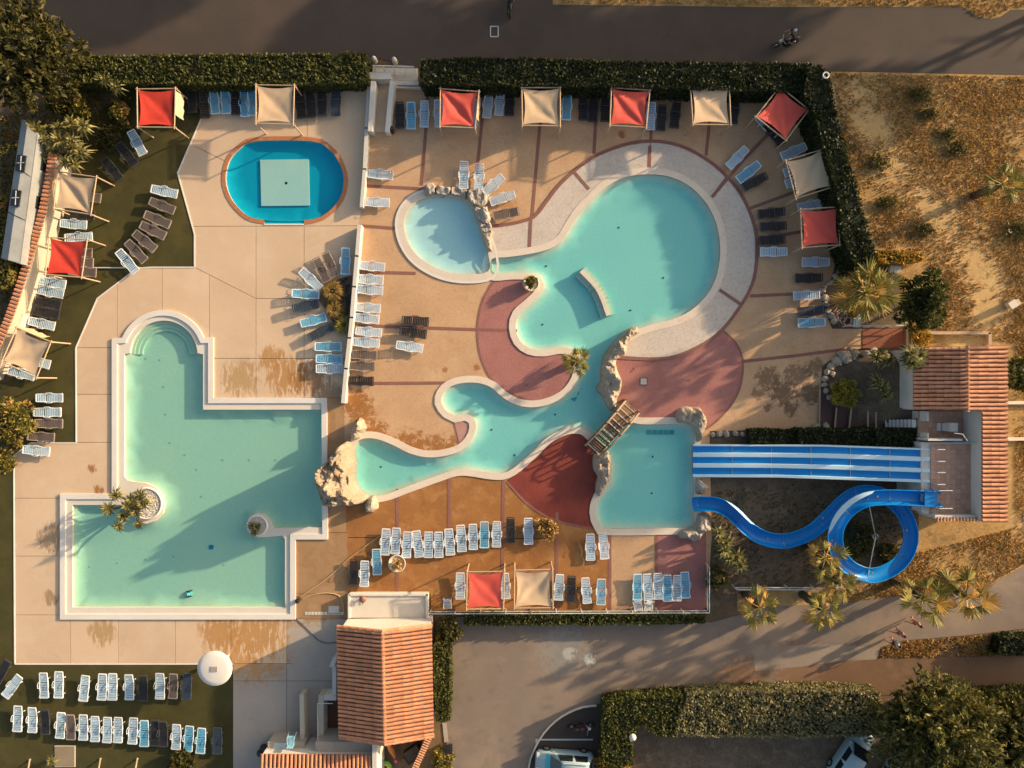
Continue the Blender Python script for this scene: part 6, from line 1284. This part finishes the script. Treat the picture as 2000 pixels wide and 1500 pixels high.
for i, (lab, pts, h) in enumerate((('low wooden edging frame behind the building roof', [(1800, 650), (1934, 650), (1934, 672)], .35), ('upper concrete strip at the far right edge', [(1967, 787), (2040, 786)], .25), ('lower concrete strip at the far right edge', [(1967, 858), (2040, 857)], .25))): wall_run('edging_wall', lab, pts, .22, h, M['coping'] if i else M['pole'])
sheet('red_ramp', px([(1684, 643), (1768, 641), (1768, 674), (1730, 680), (1684, 680)]), .03, surf('red_ramp_paint', (.30, .10, .05), (.22, .075, .045), .6, .75, (8, .3)))
t = empty('ramp_steps', at(1772, 660), 'striped steps beside the red ramp', 'stairs')
for i in range(4): MB().box(at(1768 + 4 * i, 659, .06 * i), (.16, 1.3, .1 + .1 * i)).build('step', M['coping'] if i % 2 else M['deck_rust'], t)
t = empty('paving_square', at(126, 1477), 'small pebbled square slab on the bottom lawn', 'slab'); MB().box(at(127, 1477, .01), (1.45, 1.5, .06)).build('slab', M['beige_panel'], t); MB().box(at(127, 1477, .0), (1.55, 1.6, .04)).build('edge', M['coping'], t)
pst = [(52, 1494), (190, 1492), (262, 1492)]
for i, (x, y) in enumerate(pst):
    t = empty('wooden_post', at(x, y), ['leftmost leaning wooden post at the bottom edge', 'middle leaning wooden post at the bottom edge', 'rightmost leaning wooden post at the bottom edge'][i], 'post', 'canopy posts at the bottom edge'); MB().tube([at(x + 6, y - 10), at(x, y + 25, 1.3)], .055, 8).build('shaft', M['pole'], t); MB().lathe(at(x + 6, y - 10), [(.1, 0), (.08, .05)], 8).build('foot', M['steel'], t)
t = empty('fallen_pole', at(210, 523), 'pale straight pole lying across the turf by the red canopy', 'pole'); MB().tube([at(176, 523, .06), at(250, 523, .06)], .05, 8).build('shaft', M['rail'], t); MB().tube([at(174, 523, .06), at(177, 523, .06)], .06, 8).build('cap', M['metal'], t)
# things in the snack bar yard
t = empty('blue_chair', at(569, 1445, 1.5), 'light blue plastic chair on the low wing terrace', 'chair'); bl = plain('sky_plastic', (.28, .52, .64)); c = at(569, 1446, 1.9)
MB().box(c, (.46, .62, .06), taper=.9).build('seat', bl, t); MB().box(c + Vector((0, -.32, .25)), (.42, .08, .5)).build('backrest', bl, t)
for s_ in (-1, 1):
    MB().tube([c + Vector((.22 * s_, -.25, .2)), c + Vector((.25 * s_, .2, .2)), c + Vector((.27 * s_, .42, -.35))], .03, 6).build('arm', bl, t); MB().tube([c + Vector((.2 * s_, -.25, 0)), c + Vector((.22 * s_, -.3, -.4))], .03, 6).build('leg', bl, t)
t = empty('waste_bin', at(516, 1460), 'black round bin left of the low wing', 'bin'); MB().lathe(at(516, 1460), [(.22, 0), (.28, .8)], 14).build('drum', M['dark'], t, True); MB().lathe(at(516, 1460, .8), [(.3, 0), (.3, .06), (.1, .1)], 14).build('lid', M['dark'], t)
t = empty('tarpaulin_crate', at(808, 1472), 'black covered crate in the snack bar yard', 'crate'); MB().box(at(806, 1472, .45), (1.2, .8, .9), R(35), taper=.9).build('body', M['dark'], t); MB().box(at(806, 1472, .93), (1.15, .75, .06), R(35)).build('lid', M['asphalt'], t)
t = empty('orange_float', at(765, 1462), 'orange inflatable in the snack bar yard', 'inflatable'); MB().tube([at(758, 1452, .3), at(764, 1464, .4), at(772, 1480, .3)], [.14, .22, .1], 10).build('tube', plain('orange_vinyl', (.50, .17, .05)), t, True); MB().ball(at(774, 1486, .3), .16, 10, 6).build('tip', plain('pink_vinyl', (.5, .1, .22)), t, True)
t = empty('swim_ring', at(752, 1500), 'green and yellow swim ring in the snack bar yard', 'inflatable'); c = at(752, 1500, .3)
for k_, (r_, cc) in enumerate(((.45, (.16, .42, .08)), (.27, (.55, .5, .08)))): MB().tube([c + Vector((r_ * math.cos(R(a)), r_ * math.sin(R(a)), 0)) for a in range(0, 361, 20)], .10, 8).build('ring', plain(f'ring_vinyl_{k_}', cc), t, True)
t = empty('yard_box', at(743, 1470), 'pale wooden box stack in the snack bar yard', 'box'); MB().box(at(742, 1466, .3), (.4, .6, .6)).build('carton', M['pole'], t); MB().box(at(743, 1479, .2), (.45, .3, .4)).build('carton', M['cream'], t)
t = empty('bench', at(874, 1463), 'dark slatted seat at the foot of the hedge path', 'bench')
for i in range(4): MB().box(at(874, 1456 + 5 * i, .42), (.75, .13, .04)).build('slat', M['dark'], t)
for s_ in (-1, 1): MB().box(at(874 + 8 * s_, 1463, .2), (.06, .7, .4)).build('leg', M['dark'], t)
ribbon('hedge_path', px([(868, 1412), (872, 1450)]), .32, -.02, M['deck_grey'])['kind'] = 'structure'
# ------------------------------------------------------------------ vehicles
def loft(secs):
    V, F = [], []; n = len(secs[0])
    for s_ in secs: V += s_
    for i in range(len(secs) - 1):
        for k_ in range(n - 1): F.append((i * n + k_, i * n + k_ + 1, (i + 1) * n + k_ + 1, (i + 1) * n + k_))
    F.append(tuple(reversed(range(n)))); e = (len(secs) - 1) * n; F.append(tuple(e + k_ for k_ in range(n))); return V, F
def car(label, x, y, rz, paint, bonnet=None, L=4.1, W=1.72, roof=(-1.55, .55), hgt=1.48, rack=False):
    """hatchback, nose towards +X; body lofted from cross-sections, glass set into the cabin"""
    p = at(x, y, .9); t = empty('parked_car', (p.x, p.y, -.03), label, 'car', 'parked cars'); t.rotation_euler = (0, 0, rz); ORG[t.name] = Vector((0, 0, 0)); hl = L / 2
    def sec(X, w, zt, zb=.22): return [Vector((X, -w * .96, zb)), Vector((X, -w, .5)), Vector((X, -w * .97, zt - .10)), Vector((X, -w * .86, zt)), Vector((X, 0, zt + .03)), Vector((X, w * .86, zt)), Vector((X, w * .97, zt - .10)), Vector((X, w, .5)), Vector((X, w * .96, zb))]
    w = W / 2; V, F = loft([sec(-hl, w * .80, .78, .4), sec(-hl + .12, w * .93, .92, .28), sec(-hl + .5, w, .97), sec(-.4, w, .96), sec(.7, w, .94), sec(hl - .75, w * .97, .84), sec(hl - .25, w * .90, .70, .25), sec(hl, w * .72, .56, .36)])
    mesh_obj('body', V, F, paint, t, True)
    def cs(X, wb, wt, zt): return [Vector((X, -wb, .90)), Vector((X, -wt, zt - .05)), Vector((X, -wt * .85, zt)), Vector((X, 0, zt + .03)), Vector((X, wt * .85, zt)), Vector((X, wt, zt - .05)), Vector((X, wb, .90))]
    ra, rb = roof; V, F = loft([cs(ra - .32, w * .90, w * .86, .95), cs(ra, w * .93, w * .76, hgt - .04), cs((ra + rb) / 2, w * .94, w * .78, hgt), cs(rb - .25, w * .93, w * .76, hgt - .04), cs(rb + .55, w * .90, w * .86, .95)]); mesh_obj('cabin', V, F, paint, t, True)
    def q4(a, b, c, d, name): MB().quad(a, b, c, d).build(name, M['glass'], t)
    q4(Vector((rb + .54, -w * .80, .99)), Vector((rb + .54, w * .80, .99)), Vector((rb - .16, w * .66, hgt)), Vector((rb - .16, -w * .66, hgt)), 'windscreen')
    q4(Vector((ra - .33, w * .78, 1.0)), Vector((ra - .33, -w * .78, 1.0)), Vector((ra - .06, -w * .66, hgt - .03)), Vector((ra - .06, w * .66, hgt - .03)), 'rear_window')
    for s_ in (-1, 1):
        for a, b in ((ra + .05, (ra + rb) / 2 - .03), ((ra + rb) / 2 + .05, rb + .05)): q4(Vector((a, s_ * w * .95, .96)), Vector((b, s_ * w * .95, .96)), Vector((b - .12, s_ * w * .81, hgt - .09)), Vector((a + .05, s_ * w * .81, hgt - .09)), 'side_window')
        MB().box((rb + .4, s_ * (w + .08), 1.0), (.12, .18, .12)).build('mirror', paint, t); MB().box((hl - .16, s_ * w * .62, .68), (.2, .32, .12)).build('headlight', M['metal'], t); MB().box((-hl + .06, s_ * w * .66, .82), (.1, .22, .2)).build('tail_light', M['red_sail'], t)
        for X in (-hl + .75, hl - .78):
            wl_ = MB().tube([(X, s_ * (w - .17), .31), (X, s_ * (w + .01), .31)], .31, 16).build('wheel', M['dark'], t); MB().tube([(X, s_ * (w - .1), .31), (X, s_ * (w + .02), .31)], .18, 12).build('rim', M['steel'], wl_)
        if rack: MB().tube([(ra, s_ * w * .68, hgt + .06), (rb - .3, s_ * w * .68, hgt + .06)], .025, 6).build('roof_rail', M['metal'], t)
    if bonnet: MB().add([(rb + .6, -w * .84, .985), (hl - .72, -w * .82, .885), (hl - .72, w * .82, .885), (rb + .6, w * .84, .985)], [(0, 1, 2, 3)]).build('bonnet', bonnet, t)
pc = surf('silver_blue_paint', (.33, .45, .48), (.30, .42, .45), .8, .25, None, None, spec=.6, obj=True); pt = surf('turquoise_paint', (.05, .42, .50), (.06, .45, .52), .8, .25, None, None, spec=.6, obj=True)
car('pale blue car with a turquoise bonnet in the parking bay', 1103, 1496, R(176), pc, pt, 4.3, 1.75, (-1.7, .5), 1.62, True)
car('silver-blue car parked under the big conifer', 1667, 1482, R(56), pc, None, 4.2, 1.72)
car('silver car hidden beneath the big conifer at the bottom edge', 1752, 1520, R(-118), pc, None, 4.1, 1.7)
def tw(pts, r_, name, mat, parent, smooth=True): return MB().tube(pts, r_, 7).build(name, mat, parent, smooth)
def wheel(t, c, r_, d):
    d = Vector(d).normalized(); pts = [Vector(c) + d * r_ * math.cos(R(a)) + Vector((0, 0, r_ * math.sin(R(a)))) for a in range(0, 361, 20)]
    o = MB().tube(pts, .05, 7).build('wheel', M['dark'], t, True); n = Vector((-d.y, d.x, 0)) * .03; MB().tube([Vector(c) - n, Vector(c) + n], r_ * .35, 10).build('hub', M['steel'], o)
def motorbike(name, label, x, y, rz, paint):
    p = at(x, y, .5); p.z = -.04; t = empty(name, p, label, 'motorbike'); m = Matrix.Rotation(rz, 3, 'Z'); Q = lambda a, b, c: m @ Vector((a, b, c)) + p; d = m @ Vector((1, 0, 0))
    wheel(t, Q(.72, 0, .32), .30, d); wheel(t, Q(-.68, 0, .32), .30, d)
    tw([Q(.3, 0, .82), Q(.05, 0, .9), Q(-.15, 0, .82)], [.10, .17, .12], 'tank', paint, t); tw([Q(-.12, 0, .84), Q(-.5, 0, .86), Q(-.85, 0, .95)], [.13, .15, .07], 'seat', M['dark'], t); tw([Q(.2, 0, .45), Q(-.25, 0, .42)], .19, 'engine', M['dark'], t)
    for s_ in (-1, 1): tw([Q(.72, s_ * .08, .32), Q(.48, s_ * .08, .95)], .03, 'fork', M['steel'], t)
    tw([Q(.36, -.38, 1.08), Q(.48, 0, 1.0), Q(.36, .38, 1.08)], .02, 'handlebar', M['steel'], t); tw([Q(.1, .18, .3), Q(-.8, .2, .38)], .05, 'exhaust', M['dark'], t); MB().ball(Q(.6, 0, .9), .11, 10, 6).build('headlamp', M['metal'], t, True); tw([Q(-.5, 0, .65), Q(-.95, 0, .72)], .06, 'mudguard', paint, t)
    return t, Q
motorbike('motorbike', 'dark motorbike standing in the bay beside the hedge', 1135, 1420, R(5), plain('plum_paint', (.10, .02, .03)))
# ------------------------------------------------------------------ people
def skin_body(name, J, E, mat, parent, sub=2):
    """one continuous surface grown from joints {name: (point, radius)} along bones E"""
    names = list(J); ix = {k_: i for i, k_ in enumerate(names)}; org = ORG[parent.name]
    me = bpy.data.meshes.new(name); me.from_pydata([tuple(Vector(J[k_][0]) - org) for k_ in names], [(ix[a], ix[b]) for a, b in E], []); o = bpy.data.objects.new(name, me); link(o)
    o.modifiers.new('s', 'SKIN'); sv = me.skin_vertices[0].data if me.skin_vertices else None
    if sv is None:
        bpy.context.view_layer.objects.active = o; o.select_set(True); bpy.ops.mesh.customdata_skin_add(); sv = me.skin_vertices[0].data
    for k_, i in ix.items():
        r_ = J[k_][1]; sv[i].radius = (r_, r_) if not isinstance(r_, tuple) else r_
    sv[0].use_root = True; md = o.modifiers.new('u', 'SUBSURF'); md.levels = sub; md.render_levels = sub
    dg = bpy.context.evaluated_depsgraph_get(); ev = bpy.data.meshes.new_from_object(o.evaluated_get(dg)); o.modifiers.clear(); o.data = ev; ev.materials.clear(); ev.materials.append(mat)
    ev.polygons.foreach_set('use_smooth', [True] * len(ev.polygons)); o.parent = parent; ORG[o.name] = org; return o
SKIN = surf('skin', (.52, .27, .17), (.47, .24, .15), 2, .55, (9, .06), None)
def person(label, base, rz, top_m, bottom_m, hair_m, stride=.28, sit=False, skin=SKIN, hat=None):
    base = Vector(base); t = empty('person', base, label, 'person'); m = Matrix.Rotation(rz, 3, 'Z'); Q = lambda a, b, c: m @ Vector((a, b, c)) + base
    if sit: P = dict(pel=(-.25, 0, .95), chest=(-.05, 0, 1.32), neck=(.03, 0, 1.52), kn=((.12, .22, .75), (.12, -.22, .75)), an=((-.1, .25, .38), (-.1, -.25, .38)), sh=((0, .19, 1.42), (0, -.19, 1.42)), el=((.22, .30, 1.2), (.22, -.30, 1.2)), wr=((.42, .30, 1.12), (.42, -.30, 1.12)))
    else: P = dict(pel=(0, 0, .93), chest=(.02, 0, 1.27), neck=(.03, 0, 1.48), kn=((stride * .55 + .05, .10, .50), (-stride * .3 + .06, -.10, .50)), an=((stride, .10, .09), (-stride, -.10, .11)), sh=((.02, .19, 1.41), (.02, -.19, 1.41)), el=((-.12, .27, 1.13), (.10, -.27, 1.13)), wr=((-.10, .28, .88), (.26, -.26, .93)))
    hx, hz = P['neck'][0], P['neck'][2]
    J = {'pel': (Q(*P['pel']), (.14, .12)), 'chest': (Q(*P['chest']), (.16, .12)), 'neck': (Q(*P['neck']), .06), 'head': (Q(hx + .03, 0, hz + .13), (.085, .10)), 'crown': (Q(hx + .02, 0, hz + .23), (.07, .08))}; E = [('pel', 'chest'), ('chest', 'neck'), ('neck', 'head'), ('head', 'crown')]
    for i, s_ in enumerate('lr'):
        sg = 1 if i == 0 else -1; px_, py_, pz_ = P['pel']; a = P['an'][i]
        J['hip' + s_] = (Q(px_, .09 * sg, pz_ - .06), .09); J['kn' + s_] = (Q(*P['kn'][i]), .06); J['an' + s_] = (Q(*a), .042); J['toe' + s_] = (Q(a[0] + .18, a[1], a[2] - .05), .035)
        J['sh' + s_] = (Q(*P['sh'][i]), .065); J['el' + s_] = (Q(*P['el'][i]), .043); J['wr' + s_] = (Q(*P['wr'][i]), .03); w = Vector(P['wr'][i]); dd = (w - Vector(P['el'][i])).normalized(); J['palm' + s_] = (Q(*(w + dd * .08)), .035)
        E += [('pel', 'hip' + s_), ('hip' + s_, 'kn' + s_), ('kn' + s_, 'an' + s_), ('an' + s_, 'toe' + s_), ('chest', 'sh' + s_), ('sh' + s_, 'el' + s_), ('el' + s_, 'wr' + s_), ('wr' + s_, 'palm' + s_)]
    body = skin_body('body', J, E, skin, t)
    bm = bmesh.new(); bm.from_mesh(body.data)                       # fingers, nose and ears grow from the same mesh
    mb = MB()
    for i, s_ in enumerate('lr'):
        w = Vector(P['wr'][i]); dd = (w - Vector(P['el'][i])).normalized(); sd_ = Vector((dd.z, 0, -dd.x)).normalized() if abs(dd.y) < .9 else Vector((1, 0, 0)); pm = w + dd * .09
        for f in range(4): b0 = pm + sd_ * (.018 * (f - 1.5)); l = (.065, .078, .072, .055)[f]; mb.tube([Q(*b0), Q(*(b0 + dd * l * .6)), Q(*(b0 + dd * l + Vector((.012, 0, 0))))], [.009, .0085, .007], 5)
        mb.tube([Q(*(w + dd * .03 + sd_ * .03)), Q(*(w + dd * .08 + sd_ * .055))], [.011, .008], 5)
    hd = (hx + .03, 0, hz + .12); mb.tube([Q(hd[0] + .085, 0, hd[2] + .02), Q(hd[0] + .115, 0, hd[2] - .015)], [.012, .016], 5); [mb.ball(Q(hd[0] - .01, s_ * .085, hd[2]), .028, 6, 4) for s_ in (-1, 1)]
    vs2 = [bm.verts.new(v - base) for v in mb.v]; [bm.faces.new([vs2[i] for i in f]) for f in mb.f]; bm.to_mesh(body.data); bm.free()
    MB().ball(Q(hd[0] - .02, 0, hd[2] + .05), .115, 12, 8, (1.0, .92, .95)).build('hair' if not hat else 'helmet', hat or hair_m, t, True)
    for s_ in (-1, 1): MB().ball(Q(hd[0] + .082, s_ * .035, hd[2] + .02), .014, 6, 4).build('eye', M['dark'], t)
    if bottom_m:
        K = {'pel': (J['pel'][0] + Vector((0, 0, .03)), (.165, .14))}; EE = []
        for s_ in 'lr': K['hip' + s_] = (J['hip' + s_][0], .115); K['m' + s_] = (J['hip' + s_][0].lerp(J['kn' + s_][0], .75), .095); EE += [('pel', 'hip' + s_), ('hip' + s_, 'm' + s_)]
        skin_body('shorts', K, EE, bottom_m, t, 1)
    if top_m:
        K = {'pel': (J['pel'][0] + Vector((0, 0, .06)), (.17, .14)), 'chest': (J['chest'][0], (.19, .145)), 'nk': (J['chest'][0].lerp(J['neck'][0], .75), .09)}; EE = [('pel', 'chest'), ('chest', 'nk')]
        for s_ in 'lr': K['sh' + s_] = (J['sh' + s_][0], .085); K['e' + s_] = (J['sh' + s_][0].lerp(J['el' + s_][0], .8), .065); EE += [('chest', 'sh' + s_), ('sh' + s_, 'e' + s_)]
        skin_body('shirt', K, EE, top_m, t, 1)
    return t
brown = plain('brown_hair', (.06, .035, .02)); dkc = plain('dark_cloth', (.03, .028, .03), .8)
person('bare-chested person in orange shorts walking nearest the palms', at(1775, 1208), R(200), None, plain('orange_cloth', (.55, .20, .10), .8), brown, .25)
person('person in pink swimwear walking between the other two', at(1744, 1227), R(195), plain('pink_cloth', (.50, .20, .19), .8), plain('rose_cloth', (.42, .16, .15), .8), brown, .30)
person('person in a pale grey shirt walking nearest the dry verge', at(1735, 1247), R(190), plain('pale_cloth', (.55, .53, .52), .8), dkc, plain('black_hair', (.015, .012, .01)), .24)
t, Q = motorbike('motorbike', 'motorbike ridden along the upper road towards the left', 1536, 82, R(190), M['dark'])
person('rider in black with a pale helmet on the upper road', at(1536, 82, -.04), R(190), dkc, dkc, brown, sit=True, hat=plain('pale_helmet', (.55, .56, .56)))
t, Q = motorbike('motorbike', 'motorbike cut by the top edge of the picture', 997, 6, R(88), M['dark'])
person('rider in dark clothes at the top edge of the picture', at(997, 6, -.04), R(88), dkc, dkc, brown, sit=True, hat=plain('silver_helmet', (.4, .4, .42)))
